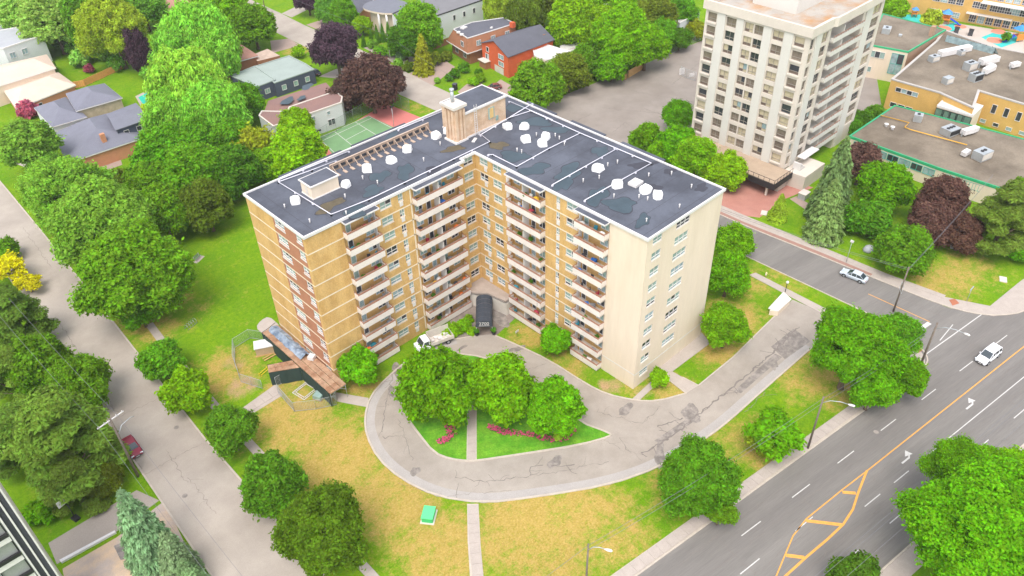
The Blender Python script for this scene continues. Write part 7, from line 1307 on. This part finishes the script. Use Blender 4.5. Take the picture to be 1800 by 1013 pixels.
# ================================================================ THINGS LEFT ON THE BALCONIES
M_cl = {n: pm(n+'_cloth', S(h), .8, .1, 2) for n, h in (('blue','#2f6fc0'),('yellow','#e6b52c'),('red','#a8384a'),('orange','#d9702f'),('dark','#3a383e'),('white','#e8e6e2'),('lilac','#9a83b8'),('teal','#3b8fa0'),('wood','#9c7350'),('grey','#8b8b8e'))}
def chair_mesh(m):
    mb = MB().box(-.25,.25,-.25,.25,.40,.46).box(-.25,.25,.2,.26,.46,.95)
    for x in (-.21,.21):
        for y in (-.21,.21): mb.box(x-.025,x+.025,y-.025,y+.025,0,.4)
    return mb.box(-.28,-.22,-.2,.22,.6,.65).box(.22,.28,-.2,.22,.6,.65).mesh('balcony_chair', m)
def table_mesh(m):
    mb = MB().tube([(0,0,.68),(0,0,.73)], .42, 12).tube([(0,0,0),(0,0,.68)], .04, 6)
    return mb.box(-.25,.25,-.03,.03,0,.04).box(-.03,.03,-.25,.25,.0,.045).mesh('balcony_table', m)
CM = {k: chair_mesh(M_cl[k]) for k in ('dark','wood','white','red','grey','teal')}; TM = {k: table_mesh(M_cl[k]) for k in ('white','wood','dark','grey')}
SHm = {k: MB().ellipsoid((0,0,.45), (.55,.4,.5), 10, 6, zmin=-.9).mesh('covered_item', M_cl[k]) for k in ('blue','yellow','red','orange','dark','lilac','teal','white')}
BXm = {k: MB().box(-.4,.4,-.28,.28,0,.62).box(-.42,.42,-.3,.3,.62,.68).mesh('storage_box', M_cl[k]) for k in ('grey','white','wood','blue')}
POTm = MB().tube([(0,0,0),(0,0,.3)], [.16,.22], 8).mesh('pot', M_cl['orange'])
stacks = ['stack by the brick corner','stack left of the entrance','stack right of the entrance','stack by the rendered corner']; used = set()
floors = ['ground','second','third','fourth','fifth','sixth','seventh','eighth','ninth','top']; br2 = random.Random(21)
for (si,k,o,w) in balcs:
    n = br2.choice((3,4,5,6,7)) if w > 6 else br2.choice((2,3,3,4)); xs = sorted(br2.uniform(.5,w-.5) for _ in range(n)); M_ = o.matrix_basis
    kept = []
    for x in xs:
        if all(abs(x-q) > .75 for q in kept) and not (w > 6.5 and abs(x-w*.48) < .5): kept.append(x)
    cnt = {}
    for x in kept:
        y = br2.uniform(-.8,-.1); c = br2.random(); rz = br2.uniform(-.8,.8)
        if c < .38: nm, col = 'balcony_chair', br2.choice(('dark','dark','wood','white','red','grey','teal')); me = CM[col]; what = 'chair'
        elif c < .56: nm, col = 'balcony_table', br2.choice(('white','wood','dark','grey')); me = TM[col]; what = 'round table'
        elif c < .74: nm, col = 'covered_item', br2.choice(('blue','yellow','red','orange','dark','lilac','teal','white')); me = SHm[col]; what = 'cloth covered heap'
        elif c < .86: nm, col = 'storage_box', br2.choice(('grey','white','wood','blue')); me = BXm[col]; what = 'storage box'
        else: nm, col, me, what = 'potted_plant', 'leafy', None, 'potted plant'
        seat = 'left' if x < w/3 else ('mid' if x < 2*w/3 else 'right'); lb = f'{col} {what}, {seat} on {floors[k]} floor balcony, {stacks[si]}'
        if lb in used: continue
        used.add(lb)
        if me is None:
            b = link(nm, None); link('pot', POTm, b); q = link('leaves', PROTO['bush'][0], b, (0,0,.6)); q.scale = (.42,.42,.42); q.color = (*S('#5f8f30'),1)
        else: b = link(nm, me)
        z = o.location.z+.001; ca, sa = math.cos(o.rotation_euler.z), math.sin(o.rotation_euler.z); b.location = (o.location.x+x*ca-y*sa, o.location.y+x*sa+y*ca, z); b.rotation_euler = (0,0,o.rotation_euler.z+rz)
        tag(b, lb, what.split()[-1], 'things kept on the balconies')

# ================================================================ AIR
if HAZE:
    hm = bpy.data.materials.new('haze'); hm.use_nodes = True; hn = hm.node_tree; hn.nodes.remove(hn.nodes['Principled BSDF'])
    pv = hn.nodes.new('ShaderNodeVolumePrincipled'); pv.inputs['Color'].default_value = (.93,.95,1,1); pv.inputs['Density'].default_value = HAZE; hn.links.new(pv.outputs[0], hn.nodes['Material Output'].inputs['Volume'])
    o = MB().box(-1600,1600,-1600,1600,-1,96).build('haze', hm); o['kind'] = 'stuff'
